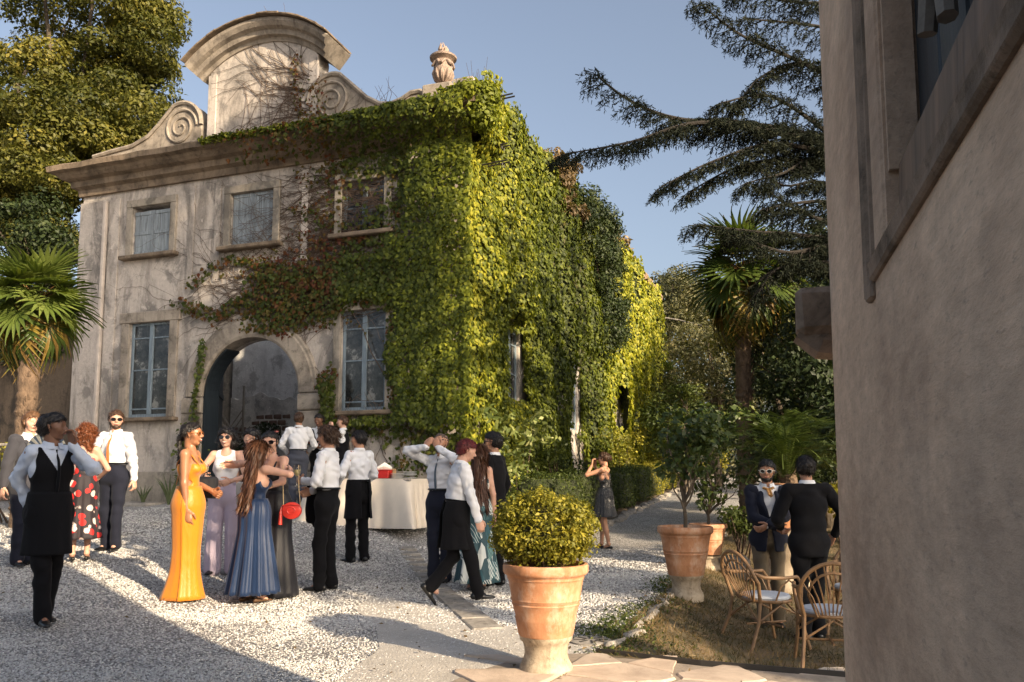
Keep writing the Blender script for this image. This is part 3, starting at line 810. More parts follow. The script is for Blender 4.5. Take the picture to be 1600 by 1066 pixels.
def shutters(cx, z0, z1, w, gap, npl):
    o = empty('shutter_pair'); o.parent = villa; o.location = (cx, .05, 0)
    for sx in (-1, 1):
        x0 = -w / 2 + .015 if sx < 0 else .006; pw = (w / 2 - .02) / npl; zt = z1 - gap
        for i in range(npl):
            mb = MB(); mb.box((x0 + pw * (i + .5), 0, (z0 + zt) / 2 + random.uniform(-.004, .004)), (pw - .008, .028 + random.uniform(0, .006), zt - z0 - .01), bev=.005); mb.build('shutter_plank', M['blue_wood'], o)
        for hz in (.06, .5, .94) if gap else (.04, .96):
            mb = MB(); mb.box((x0 + w / 4 - .01, -.022, z0 + (zt - z0) * hz), (w / 2 - .03, .018, .075), bev=.005); mb.build('shutter_rail', M['blue_wood'], o)
        mb = MB(); mb.box((x0 + (w / 4 - .012) * (1 - sx * .92), -.02, (z0 + zt) / 2), (.05, .02, zt - z0 - .01), bev=.004); mb.build('shutter_stile', M['blue_wood'], o)
    return o
shutters(UW[0][0], UW[0][1], UW[0][2], UW[0][3], .09, 3)
shutters(UW[1][0], UW[1][1], UW[1][2], UW[1][3], 0, 4)
def surround(cx, z0, z1, w, band, sill, mat, lin=.2, ears=True):
    for sx in (-1, 1):
        mb = MB(); mb.box((cx + sx * (w / 2 + band / 2), -.02, (z0 + z1) / 2), (band - .003, .07, z1 - z0), bev=.012, jit=.003); mb.build('window_jamb', mat, villa)
    mb = MB(); mb.box((cx, -.022, z1 + lin / 2), (w + band * 2 + (.12 if ears else .0), .08, lin), bev=.012, jit=.003); mb.build('window_lintel', mat, villa)
    if sill: mb = MB(); mb.box((cx, -.06, z0 - .05), (w + band * 2 + .16, .22, .09), bev=.02, jit=.004); mb.build('window_sill', M['stone_dark'], villa)
for x, z0, z1, w in UW: surround(x, z0, z1, w, .17, True, M['plaster_grey'], .17, False)
surround(*LW[0], .22, True, M['stone'], .24); surround(*LW[1], .18, True, M['plaster_grey'], .2, False)
# arched doorway: moulded band, jamb blocks, door, what stands in the yard
rows = []
for r_, y_ in ((AR - .004, .3), (AR - .004, -.05), (AR + .05, -.075), (AR + .34, -.075), (AR + .37, -.05), (AR + .42, -.05), (AR + .46, -.01), (AR + .46, .02)):
    rows.append([(AX + r_ * math.cos(a), y_, AZ + r_ * math.sin(a)) for a in np.linspace(math.pi, 0, 36)])
mb = MB()
for a, b in zip(rows, rows[1:]): mb.strip(a, b)
mb.build('arch_band', M['stone'], villa, True)
for sx in (-1, 1):
    z = .2
    for k, h_ in enumerate((.62, .58, .6, .62, .34)):
        wv = .47 + .05 * (k % 2) + (.06 if k == 4 else 0)
        mb = MB(); mb.box((AX + sx * (AR + wv / 2 - .012), .08, z + h_ / 2), (wv, .30 + .02 * (k == 4), h_ - .012), bev=.02, jit=.006); mb.build('jamb_block', M['stone'], villa); z += h_
door = empty('door_leaf'); door.parent = villa; door.location = (AX - AR + .03, .42, 0); door.rotation_euler = (0, 0, R(124))
arc = [(0, .55)] + [(1.12, .55)] + [(AR - AR * math.cos(a), AZ + (AR - .02) * math.sin(a)) for a in np.linspace(math.pi / 2 - .08, 0, 10)]
for i in range(6):
    x0, x1 = i * .187, (i + 1) * .187 - .008
    def zt(x): return AZ + math.sqrt(max(0, (AR - .03) ** 2 - (AR - .03 - x) ** 2))
    mb = MB(); mb.prism([(x0, .56), (x1, .56), (x1, zt(x1)), (x0, zt(x0 + .01))], 0, .045, 'y'); mb.build('door_plank', M['door_dark'], door)
mb = MB(); mb.prism(rect(AX - AR - .0, AX - AR + .045, .5, AZ), .0, .44, 'y'); mb.build('door_frame', M['door_dark'], villa)
rg_ = [(AX + AR * .998 * math.cos(a), AZ + AR * .998 * math.sin(a)) for a in np.linspace(math.pi, 2.15, 9)] + [(AX + (AR - .045) * math.cos(a), AZ + (AR - .045) * math.sin(a)) for a in np.linspace(2.15, math.pi, 9)]
mb = MB(); mb.prism(rg_, .01, .43, 'y'); mb.build('door_frame', M['door_dark'], villa)
jag = [(-9.1, .4), (-6.0, .4), (-6.0, 3.0)] + [(x_, 3.45 + .10 * math.sin(x_ * 2.1) + .05 * math.sin(x_ * 6) + .03 * math.sin(x_ * 13)) for x_ in np.linspace(-6.1, -9.1, 50)]
plate('exposed_render', jag, [], 4.765, 4.80, plaster('dark_exposed_wall', (.72, .70, .67), (.28, .27, .26), (.46, .45, .44), sc=2.2, streak=.5), villa)
for z in (1.0, 2.2, 3.1): mb = MB(); mb.box((.56, -.015, z), (1.1, .03, .12), bev=.006); mb.build('door_rail', M['door_dark'], door)
lat = empty('lattice_panel', vw(-9.05, 4.3, .56), BA, 'pale diamond lattice panel leaning inside the archway beside the dark door leaf', 'lattice')
for sgn in (-1, 1):
    for k in range(-8, 13):
        c0 = k * .17; p0, p1 = (c0, 0), (c0 + sgn * 2.6, 3.2)
        t0, t1 = 0, 1
        xs = [p0[0], p1[0]]; dx = p1[0] - p0[0]
        if dx > 0: t0, t1 = max(0, -p0[0] / dx), min(1, (.75 - p0[0]) / dx)
        else: t0, t1 = max(0, (.75 - p0[0]) / dx), min(1, -p0[0] / dx)
        if t1 - t0 < .05: continue
        a = Vector((p0[0] + dx * t0, .012 * sgn, 3.2 * t0)); b = Vector((p0[0] + dx * t1, .012 * sgn, 3.2 * t1))
        m2 = MB(); m2.tube([a, b], .019, 4); m2.build('lattice_strip', M['grey_wood'], lat)
for x in (0, .75): m2 = MB(); m2.box((x, 0, 1.6), (.04, .05, 3.2)); m2.build('lattice_post', M['grey_wood'], lat)
C_ = [vw(-7.1 + random.gauss(0, .38), 3.4 + random.gauss(0, .25), .8 + random.uniform(0, 1.75)) for _ in range(26)]
P, N, var = crown_pts(np.array(C_), 60, .26)
sb = empty('yard_shrub', vw(-7.1, 3.4, .55), 0, 'dark round shrub in the yard seen through the archway', 'shrub')
leaves('foliage', M['dark_leaf'], P - np.array(sb.location), N, .11, var=var * .5, parent=sb)
limb_mb = MB(); limb_mb.tube([(0, 0, 0), (.02, 0, .6)], .05, 6); limb_mb.build('stem', M['bark'], sb)
st = empty('stone_steps', vw(-5.9, 2.8, .55), BA, 'stone steps with an iron handrail climbing inside the archway at the right', 'steps')
for k in range(7): mb = MB(); mb.box((.1 * k, .22 * k * .5, .08 + .17 * k), (1.0, .9, .16), bev=.012); mb.build('step', M['kerb'], st)
mb = MB(); mb.tube([(-.55, -.5, .0), (-.55, -.5, .95), (.1, .3, 2.0)], .02, 6); mb.tube([(-.2, -.1, .4), (-.2, -.1, 1.45)], .014, 6); mb.build('handrail', M['iron'], st)
# iron brackets sticking out of the leaves on the side wall
for k, (y_, z_) in enumerate(((.45, 8.72), (.5, 7.75), (.52, 7.42))):
    b = empty('iron_bracket', vw(.1, y_, z_), BA, ['short double iron bar poking out of the leaves at the roof corner', 'double iron bar out of the corner leaves, the middle one of three', 'lowest iron bar jutting from the leafy corner under two others'][k], 'bracket')
    for j in (0, 1):
        mb = MB(); mb.tube([(-.3, .12 * j, .0), (.62 if k else .75, .12 * j - .02, .05)], .016, 6); mb.tube([(.5, .12 * j, .04), (.5, .12 * j, -.04)], .014, 5); mb.build('bar', M['iron'], b)
# the darker wing behind the palm
wing = empty('side_wing', vw(-9.7, 3.0, 0), BA, 'dark low wing with sloping roof and plank gate behind the left palm', 'outbuilding')
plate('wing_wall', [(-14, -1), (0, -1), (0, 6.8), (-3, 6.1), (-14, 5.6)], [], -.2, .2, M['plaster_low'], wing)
mb = MB(); mb.add([(-14, -.5, 5.72), (-3, -.5, 6.2), (.05, -.5, 6.92), (.05, 4, 7.6), (-3, 4, 6.9), (-14, 4, 6.4)], [(0, 1, 4, 5), (1, 2, 3, 4)]); wr = mb.build('roof', M['stone_dark'], wing); sl = wr.modifiers.new('s', 'SOLIDIFY'); sl.thickness = .09
gt = empty('gate'); gt.parent = wing; gt.location = (-1.55, -.28, .6)
for k in range(9): mb = MB(); mb.box((k * .17 - .7, 0, 1.25 + random.uniform(-.02, .02)), (.155, .035, 2.6), bev=.008); mb.build('gate_plank', M['old_wood'], gt)
for z in (.35, 1.3, 2.3): mb = MB(); mb.box((0, -.035, z), (1.55, .03, .11), bev=.006); mb.build('gate_rail', M['old_wood'], gt)
# ------------------------------------------------------------------ creeper on the villa
iv = empty('climbing_creeper', BC, BA, 'dense creeper, green to yellow with reddish ends, over the villa corner and long wall', 'creeper')
def seg(x, a, b, f=.25): return sstep(a - f, a + f, x) * (1 - sstep(b - f, b + f, x))
def dens(x, z):
    """leaf cover on the front, x from -9.6 (left) to 0"""
    x0, z0_ = x, z
    x = x + .55 * (fbm(x0 + 9, z0_, 1.1, 131, 3) - .5); z = z + .5 * (fbm(x0, z0_ + 5, 1.3, 171, 3) - .5) * (z0_ < 7.4)
    s = -x
    n = fbm(x + 20, z, 1.3, 31, 4)
    d = 1.25 * (1 - sstep(.55, 1.75, s))                                  # corner
    d = np.maximum(d, 1.2 * (1 - sstep(2.3, 3.5, s)) * seg(z, 4.7, 5.75, .2))        # over the lower window
    d = np.maximum(d, 1.0 * (1 - sstep(2.95, 3.15, s)) * sstep(1.3, 1.6, s) * seg(z, 2.05, 2.55, .14))   # under it
    d = np.maximum(d, 1.0 * seg(s, 2.66, 3.1, .1) * seg(z, 2.1, 3.45, .2))
    d = np.maximum(d, 1.1 * seg(s, 1.0, 1.55, .2) * seg(z, 2, 6))
    d = np.maximum(d, (1.15 - .21 * s) * seg(z, 7.85, 8.42, .10) * (1 - sstep(4.6, 6.0, s)))       # cornice
    d = np.maximum(d, (.95 - .24 * s) * seg(z, 7.3, 7.85, .2))
    low = 4.5 - .12 * (s - 3); d = np.maximum(d, .52 * seg(s, 2.5, 4.8, .35) * sstep(low - .25, low + .1, z) * (1 - sstep(5.4, 5.95, z)))
    d = np.maximum(d, .42 * seg(s, 1.0, 3.4, .5) * seg(z, 5.6, 7.4, .3) * (.15 + .85 * (fbm(x * .6, z * 3.2, .9, 77) > .55)))
    d = np.maximum(d, .42 * seg(s, 4.0, 6.1, .5) * (np.abs(z - 5.62 - .25 * np.sin(s * 1.6)) < .12))
    d = np.maximum(d, .42 * seg(s, 4.4, 6.6, .5) * (np.abs(z - 4.85 - .1 * np.sin(s * 3)) < .16))
    d = d * (.45 + 1.1 * n); x, z = x0, z0_
    for cx, z0, z1, w in UW[2:] + LW[1:]:
        hole = (np.abs(x - cx) < w / 2 - .01) & (z > z0 - .02) & (z < z1 - .01)
        d = np.where(hole, d * (np.where(x > cx - .05, .95, .4) if z0 > 5 else 0), d)
    d = np.where((x - AX) ** 2 + (z - AZ) ** 2 < (AR + .12) ** 2, 0, d)
    d = np.where((z < 2.05 + .5 * fbm(x, z * 0 + 3, 2, 5)) & (s > .0), d * (.35 * (z > 1.0)) , d)
    return np.clip(d, 0, 1.3)
n = 90000
x = rng.uniform(-9.4, .25, n); z = rng.uniform(1.0, 8.42, n)
D = dens(x, z); k = rng.uniform(0, 1.15, n) < D; x, z, D = x[k], z[k], D[k]
bul = .05 + .28 * np.clip(D - .35, 0, 1) * fbm(x * 1.3, z * .5, 1.6, 40) * 1.5
corn = sstep(7.7, 8.2, z) * .56 * (x < 1)
y = -(bul + corn) - rng.uniform(0, .06, len(x))
var = np.where(D > .75, rng.uniform(.38, .78, len(x)), rng.uniform(.22, .64, len(x))) - .12 * (D < .36) * rng.uniform(0, 1, len(x)) + .12 * (x > -.4)  # leaves next to the corner brightened, sunlight put into their colour
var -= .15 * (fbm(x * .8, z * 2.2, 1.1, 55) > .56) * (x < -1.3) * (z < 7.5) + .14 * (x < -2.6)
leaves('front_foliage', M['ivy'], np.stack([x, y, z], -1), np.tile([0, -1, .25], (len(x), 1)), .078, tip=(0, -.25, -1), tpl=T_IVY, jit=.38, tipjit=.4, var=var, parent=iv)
# cornice top growth
n = 5200; x = -rng.uniform(0, 1, n) ** 1.3 * 6.0 + .2; y = -rng.uniform(.42, .64, n); z = 8.36 + rng.uniform(-.08, .05, n) + .16 * (x > -.25)
leaves('cornice_foliage', M['ivy'], np.stack([x, y, z], -1), np.tile([0, -.5, .8], (n, 1)), .072, tip=(0, -1, -.3), tpl=T_IVY, jit=.5, var=rng.uniform(.4, .95, n), parent=iv)
# corner mound
P, N, var = crown_pts(np.array([(0, 0, .14)]) + np.array([(.12, .35, 8.55), (.15, .3, 8.35), (.1, .1, 8.05), (.15, .9, 8.6), (.2, .6, 8.85), (.1, 1.5, 8.5), (.45, .1, 8.2), (.4, .6, 8.2), (.5, -.3, 8.3), (.5, -.35, 7.9), (.2, 1.4, 8.6), (.3, -.45, 8.35), (.15, 2.1, 8.75)]), 700, .30)
leaves('corner_foliage', M['ivy'], P, N, .074, tpl=T_IVY, var=.6 + var * .4, parent=iv, tip=(0, 0, -1))  # mound leaves tinted yellow, sunlight on the corner put into colour
# long side
def ztop(y): return 9.0 + .38 * sstep(3.0, 6.5, y) + .12 * np.sin(y * 1.3)
def bulge(y, z):
    drape = fbm(y, z * .22 + y * .1, 2.3, 60, 3); fat = fbm(y, z, .45, 71, 2)
    b = .08 + .95 * np.clip(drape - .32, 0, 1) * (.35 + fat) + .12 * fat * (z > 5)
    b = b + .14 * sstep(1.2, .2, np.abs(z - (ztop(y) - .8)) * 1.0) * (y < 9)
    for c, z0, z1, g in ((SW[0][0], 2.9, 4.6, .62), (SW[1][0], 1.6, 4.6, .85), (SW[2][0], 3, 4.5, .6)):
        b = b * (1 - .93 * np.exp(-((y - (c - .55 * g)) / (.75 * g)) ** 4) * sstep(z0 - .3, z0, z) * (1 - sstep(z1, z1 + .25, z)))
    return .06 + (b - .06) * sstep(-.3, 1.6, y) + .42 * sstep(7.45, 7.9, z) * (1 - sstep(.4, 1.3, y))
hy = {SW[0][0]: (.46, 3.0, 4.5), SW[1][0]: (.56, 2.6, 4.5), SW[2][0]: (.4, 3, 4.4)}
def side_leaves(n, y0, y1, size, pj):
    y = rng.uniform(y0, y1, n); z = rng.uniform(.5, 1, n) * 0 + rng.uniform(.7, 9.6, n)
    k = z < ztop(y) + rng.uniform(-.1, .2, n)
    gap = fbm(y, z, .9, 90, 3)
    k &= ~((gap < .33) & (z < 3.6))
    for c, (w, z0, z1) in hy.items(): k &= ~((np.abs(y - c) < w + .12 * np.sin(z * 9)) & (z > z0) & (z < z1))
    # bare, sunlit plaster under the second window
    k &= ~((np.abs(y - 8.1) < .7) & (z > 1.2) & (z < 2.4 + .3 * np.sin(y * 5)) & (fbm(y, z, 2, 44) < .6))
    y, z = y[k], z[k]
    b = bulge(y, z); e = .06
    dy = (bulge(y + e, z) - b) / e; dz = (bulge(y, z + e) - b) / e
    N = np.stack([np.ones_like(y), -dy * .8, -dz * .8 + .25], -1)
    x = b + rng.uniform(-.05, .07, len(y)) * pj
    v = rng.uniform(.46, .94, len(y)) + .16 * (fbm(y, z * .35, 1.3, 99) - .5) * 2 + .18 * sstep(9, 14, y) + .10 * (1 - sstep(.5, 3, y)) - .16 * seg(y, 4, 10, 1)  # sunlight at both ends and cedar shade between are put into leaf colour
    leaves('side_foliage', M['ivy'], np.stack([x, y, z], -1), N, size, tip=(.35, 0, -1), tpl=T_IVY, jit=.33, tipjit=.4, var=np.clip(v, .2, 1), parent=iv)
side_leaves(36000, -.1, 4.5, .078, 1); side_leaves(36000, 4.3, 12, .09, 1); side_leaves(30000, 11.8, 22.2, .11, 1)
# inner growth closing the gaps; shade between leaves is put into its dark colour
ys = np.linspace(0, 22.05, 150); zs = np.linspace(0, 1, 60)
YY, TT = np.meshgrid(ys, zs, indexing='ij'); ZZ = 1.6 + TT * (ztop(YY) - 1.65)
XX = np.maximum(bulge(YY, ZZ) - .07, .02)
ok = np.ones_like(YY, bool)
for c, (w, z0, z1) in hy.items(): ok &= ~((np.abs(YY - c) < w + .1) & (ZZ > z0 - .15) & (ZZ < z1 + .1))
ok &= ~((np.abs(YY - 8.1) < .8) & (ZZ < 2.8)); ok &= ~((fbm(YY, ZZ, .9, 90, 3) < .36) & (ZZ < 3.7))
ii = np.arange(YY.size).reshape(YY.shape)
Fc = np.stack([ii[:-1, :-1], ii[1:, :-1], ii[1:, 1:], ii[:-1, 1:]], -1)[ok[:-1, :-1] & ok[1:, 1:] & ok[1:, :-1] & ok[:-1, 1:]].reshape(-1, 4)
inner = simple('shade_tinted_growth', (.035, .045, .012), .95, .5, 9, 1, 20, .05)
o = link('gap_shade_growth', np_mesh('gap_shade_growth', np.stack([XX, YY, ZZ], -1).reshape(-1, 3), Fc), inner, iv, True); o['kind'] = 'stuff'
# stems on the front
mb = MB()
random.seed(12)
def vine(x, z, dx, dz, n, r, wand=.22, bias=0):
    pts = [];
    for i in range(n):
        yy = -.015 - r - (.5 if z > 7.85 else 0)
        if z > 8.6: yy = -.05
        pts.append((x, yy, z)); L_ = math.hypot(dx, dz); x += dx; z += dz
        dx += random.gauss(0, wand) * L_; dz += random.gauss(0, wand) * L_ + bias * L_
        k = .085 / max(.01, math.hypot(dx, dz)); dx *= k; dz *= k
        if (x - AX) ** 2 + (z - AZ) ** 2 < AR ** 2 or x > .1 or z < 1: break
        if z > 7.75 and z < 8.56 and r < .008: break
        if z > 8.62 and abs(x - gc) > 1.35 and wand < .2: break
    if len(pts) > 3: mb.tube(pts, [r * (1 - .6 * i / len(pts)) for i in range(len(pts))], 4)
for k in range(330):                                     # long tendrils spreading left from the corner growth
    z = random.uniform(4.6, 7.5); x = random.uniform(-3.2, -1.0)
    vine(x, z, -.085, random.uniform(-.03, .02), random.randint(14, 42), random.uniform(.0045, .009), .16, .004)
for k in range(120): vine(random.uniform(-5.2, -2.4), random.uniform(4.5, 5.6), -.08, random.uniform(-.01, .03), random.randint(15, 36), random.uniform(.004, .008), .2)
for k in range(12): vine(-6.6 + random.uniform(0, 2.5), random.uniform(4.4, 6.4), -.06, random.uniform(-.02, .06), random.randint(15, 34), .005, .22)
for k in range(46): vine(gc + 1.25 + random.uniform(-.4, .05), random.uniform(8.65, 9.75), -.085, random.uniform(-.01, .06), random.randint(12, 34), random.uniform(.006, .010), .16)
for k in range(16): vine(gc + random.uniform(-.6, 1.2), 8.64, random.uniform(-.03, .05), .08, random.randint(10, 22), .008, .1)
for k in range(10): vine(-1.9 + random.uniform(-1.0, .3), 8.64, .02, .05, 8, .006, .2)
for k in range(26): vine(random.uniform(-3.1, -.4), random.uniform(1.1, 2.2), random.uniform(-.05, .05), .07, 14, .008, .2)
for k in range(6): vine(-.9 + k * .1, 1.0, random.uniform(-.02, .01), .085, 60, .016, .08)
o = mb.build('stem', M['twig'], iv); o['kind'] = 'stuff'
# reddish leaves strung along outer tendrils and up the gable
P = []
for k in range(34):
    x, z = random.uniform(-6.4, -3.2), random.choice((random.uniform(4.6, 4.95), random.uniform(5.3, 5.9), random.uniform(6.0, 6.9)))
    if z > 6 and x < -4: continue
    a = random.uniform(-.25, .3)
    for i in range(random.randint(14, 60)): 
        x += .035; z += .035 * a + random.gauss(0, .02); a += random.gauss(0, .1)
        if (x - AX) ** 2 + (z - AZ) ** 2 > (AR + .3) ** 2: P.append((x, -.05, z))
for i in range(200): P.append((gc + 1.02 + random.gauss(0, .06) - .25 * (i / 200), -.06, 8.8 + i / 200 * 1.4))
for i in range(260): P.append((gc + 1.35 + random.gauss(0, .16), -.08, 8.80 + random.gauss(0, .15) + .5 * (random.random() < .5)))
P = np.array(P); P = P[::2]; leaves('reddish_foliage', M['ivy'], P, np.tile([0, -1, .2], (len(P), 1)), .06, tip=(0, -.2, -1), tpl=T_IVY, jit=.5, var=rng.uniform(0, .3, len(P)), parent=iv)
# small climber left of the arch
v2 = empty('small_climber', vw(-6.15, -.1, .8), BA, 'thin green climber with a leafy foot between the left window and the arch', 'climber')
P = [(random.gauss(0, .05) + .22 * (t_ / 3.4) ** 1.4, -.05, t_) for t_ in np.linspace(.2, 3.4, 260)] + [(random.gauss(.02, .13), -.1 + random.gauss(0, .05), .95 + random.gauss(0, .32)) for _ in range(320)]
leaves('foliage', M['hedge_leaf'], np.array(P), np.tile([0, -1, .2], (len(P), 1)), .09, tip=(0, -.2, -1), tpl=T_IVY, jit=.5, parent=v2, var=rng.uniform(.4, 1, len(P)))
m2 = MB(); m2.tube([(0, 0, -.3), (.02, 0, 1), (.06, 0, 2.4), (.2, 0, 3.4)], [.015, .01, .006, .003], 5); m2.build('stem', M['twig'], v2)

# growth on the roof edge above the long wall
def mound(name, label, cat, C, per, rc, size, mat, base, tip=None, tpl=T_LEAF):
    o = empty(name, base, 0, label, cat)
    P, N, var = crown_pts(np.array(C), per, rc)
    leaves('foliage', mat, P - np.array(base), N, size, var=var, parent=o, tip=tip, tpl=tpl)
    m2 = MB()
    for c in C[::4]: m2.tube([Vector((0, 0, -.1)), (Vector(c) - Vector(base)) * .6, Vector(c) - Vector(base)], [.05, .03, .01], 5)
    m2.build('stem', M['twig'], o); return o
def side_pts(n, y0, y1, z0, z1, out, f=None): 
    r = []
    for _ in range(n):
        y = random.uniform(y0, y1); z = random.uniform(z0, z1); r.append(tuple(vw(out + random.uniform(-.35, .3), y, z)))
    return r
mound('roof_bush', 'dry brown bush hanging from the roof edge of the long wall', 'bush', side_pts(40, 4.7, 7.2, 8.3, 9.6, .25), 240, .32, .10, M['dry_leaf'], vw(.1, 6.5, 8.9), tip=(.3, 0, -1))
C_ = side_pts(44, 7.2, 11.6, 7.8, 9.65, .42) + side_pts(34, 8.8, 11.4, 5.2, 8.0, .55)
mound('roof_evergreen', 'dark green evergreen shrub overhanging the middle of the long wall', 'shrub', C_, 330, .42, .095, M['dark_leaf'], vw(.1, 9.6, 8.9))
mound('roof_twiggy_bush', 'small dry bush on the far roof edge behind the dark evergreen', 'bush', side_pts(14, 11.5, 14.5, 9.1, 9.65, .1), 150, .33, .14, M['dry_leaf'], vw(.1, 15, 8.9))
# pale tiled roof edge at the far end
rf = empty('far_roof_edge', vw(0, 14.5, 9.32), BA, 'weathered tile edge of the roof at the far end of the long wall', 'roof edge')
mb = MB(); mb.tube([(0, 0, 0), (0, .42, .02)], [.10, .085], 8); t0 = mb.build('roof_tile', stone('pale_tile', (.42, .30, .21), (.2, .14, .10), 2), rf); t0.location = (.3, 0, .05)
for k in range(1, 44): inst(t0, (.28 + .03 * math.sin(k), (k // 2) * .36, .05 + .09 * (k % 2)), None, None, rf)
# dead twigs on the parapet
tw = empty('parapet_weeds', vw(-1.9, .15, 8.72), BA, 'thin dry twigs growing on the parapet between scroll and urn', 'weeds')
mb = MB()
for k in range(26):
    x = random.choice((random.gauss(.1, .22), random.gauss(-.55, .15))); h = random.uniform(.2, .75) if x > -.3 else random.uniform(.15, .35)
    mb.tube([(x, 0, 0), (x + random.gauss(0, .06), 0, h * .5), (x + random.gauss(0, .14), random.gauss(0, .05), h)], [.008, .005, .003], 3)
for k in range(10):
    x = 2.05 + random.gauss(0, .1); h = random.uniform(.2, .5); mb.tube([(x, .1, .1), (x + random.gauss(0, .1), .1, h + .3)], [.006, .003], 3)
mb.build('twig', M['twig'], tw)
# ------------------------------------------------------------------ palms
random.seed(3)
def fan_frond(rad=.6, pet=.55, nseg=34, spread=R(285), droop=.35, v0=.3, v1=.8, seed=0, tilt=R(38)):
    r = random.Random(seed); V = []; Fc = []; var = []
    # petiole along +Y
    for i in range(5):
        t = i / 4; w = .014
        V += [(-w, pet * t, -.05 * t * t), (w, pet * t, -.05 * t * t), (0, pet * t, -.05 * t * t - .018)]; var += [v0] * 3
    for i in range(4):
        for a, b in ((0, 1), (1, 2), (2, 0)): Fc.append((i * 3 + a, i * 3 + b, i * 3 + 3 + b, i * 3 + 3 + a))
    for k in range(nseg):
        a = (k / (nseg - 1) - .5) * spread; L = rad * (1 - .28 * abs(a / (spread / 2)) ** 2) * r.uniform(.9, 1.06)
        ct, sT = math.cos(tilt), math.sin(tilt); d = Vector((math.sin(a), math.cos(a) * ct, -math.cos(a) * sT)); sd = Vector((math.cos(a), -math.sin(a) * ct, math.sin(a) * sT))
        n0 = len(V); vv = v0 + (v1 - v0) * r.random(); cup = .14 * abs(math.sin(a))
        for j, (t, w) in enumerate(((.04, .009), (.35, .042), (.62, .034), (.85, .014), (1, .001))):
            z = cup * t * 2 * rad - droop * rad * max(0, t - .45) ** 2 * 2.6 * r.uniform(.7, 1.3) - .05
            c = Vector((0, pet, 0)) + d * (L * t) + Vector((0, 0, z))
            V += [tuple(c - sd * w + Vector((0, 0, .012))), tuple(c - Vector((0, 0, .006))), tuple(c + sd * w + Vector((0, 0, .012)))]
            tipv = vv if t < .9 else max(0, vv - .25); var += [tipv] * 3
            if j:
                q = n0 + (j - 1) * 3; Fc += [(q, q + 1, q + 4, q + 3), (q + 1, q + 2, q + 5, q + 4)]
    return np_mesh('frond', V, Fc, var)
def frond_obj(me, parent): o = bpy.data.objects.new('frond', me); col.objects.link(o); o.parent = parent; return o
def trunk_mesh(h, r0, r1, fuzz=.02):
    mb = MB(); n = int(h / .07) + 2; pts = []; rr = []
    for i in range(n):
        t = i / (n - 1); pts.append((math.sin(t * 3) * .03, math.cos(t * 2.3) * .03 - .03, -.2 + (h + .2) * t)); rr.append((r0 + (r1 - r0) * t) * (1 + (.10 if i % 2 else -.04)) + random.uniform(0, fuzz))
    mb.tube(pts, rr, 14)
    mb.v = [(x + random.gauss(0, .008), y + random.gauss(0, .008), z + random.gauss(0, .012)) for x, y, z in mb.v]
    for k in range(int(h * 34)):                          # leaf-base stubs
        z = random.uniform(.0, h * .98); a = random.uniform(0, 6.28); rad = (r0 + (r1 - r0) * z / h) * 1.0
        p = Vector((math.cos(a) * rad, math.sin(a) * rad, z)); q = p + Vector((math.cos(a) * .045, math.sin(a) * .045, .09))
        mb.tube([p, q], [.03, .008], 4, flat=.5)
    return mb
def palm(base, h, rad, nfr, label, r0=.13, yel=.3, seed=1, group=None, green=(.3, .85), skirt=8, pet=.5):
    random.seed(seed)
    o = empty('fan_palm', base, random.uniform(0, 6), label, 'palm', group)
    trunk_mesh(h, r0, r0 * .8).build('trunk', M['palm_bark'], o, True)
    gs = []
    for k in range(4):
        m_ = fan_frond(rad, pet, 22, R(250), .16, green[0], green[1], seed * 10 + k); m_.materials.append(M['palm_leaf']); gs.append(m_)
    ys = []
    for k in range(2):
        m_ = fan_frond(rad, pet, 30, R(260), .62, .0, .36, seed * 10 + 7 + k); m_.materials.append(M['palm_leaf']); ys.append(m_)
    for k in range(nfr):
        t = k / (nfr - 1); el = R(84 - 128 * t); az = k * 2.39996 + random.uniform(-.2, .2)
        old = t > 1 - yel
        f = frond_obj((ys if old else gs)[k % 2 if old else k % 4], o)
        f.location = (math.cos(az) * .07, math.sin(az) * .07, h - .05 - .25 * t)
        f.rotation_euler = (el - (R(12) if old else 0), random.uniform(-.25, .25), az - math.pi / 2); f.scale = (random.uniform(.85, 1.08),) * 3
    for k in range(skirt):
        f = frond_obj(ys[k % 2], o); az = k * 2.4; f.location = (math.cos(az) * .1, math.sin(az) * .1, h - .3 - .04 * k); f.rotation_euler = (R(-72), random.uniform(-.3, .3), az - math.pi / 2); f.scale = (.75,) * 3
    mb = MB()
    for k in range(60): a = random.uniform(0, 6.28); z = h - random.uniform(.0, .5); mb.tube([(math.cos(a) * r0 * .8, math.sin(a) * r0 * .8, z), (math.cos(a) * r0 * 1.6, math.sin(a) * r0 * 1.6, z + .12), (math.cos(a) * r0 * 2.0, math.sin(a) * r0 * 2, z - .05)], [.012, .008, .003], 3)
    mb.build('crown_fibre', simple('orange_brown_fibre', (.30, .15, .05), .9, .4, 20), o)
    return o
def ground_at(px, d): p = at(px, PY, d); return gp(p.x, p.y)
pb = ground_at(46, 13.6)
palm(pb, at(58, 455, 13.6).z - pb.z, .66, 30, 'sunlit fan palm with yellowing lower fronds before the left end of the villa', .17, .13, 5, green=(.45, 1.0), skirt=3, pet=.42)
pb = ground_at(1165, 16.5)
palm(pb, at(1160, 425, 16.5).z - pb.z + .1, .86, 30, 'tall dark fan palm with a rough trunk behind the potted citrus trees', .17, .12, 9, green=(.2, .55), skirt=10, pet=.6)
pb = ground_at(1034, 36)
palm(pb, at(1034, 590, 36).z - pb.z, .85, 26, 'slim far fan palm against the far end of the leafy wall', .16, .3, 13, green=(.5, 1), skirt=6)
pb = ground_at(1021, 45)
palm(pb, at(1021, 500, 45).z - pb.z, .9, 24, 'farthest fan palm, its crown just clearing the yellow leaves of the far wall end', .15, .2, 14, green=(.4, .9), skirt=4)

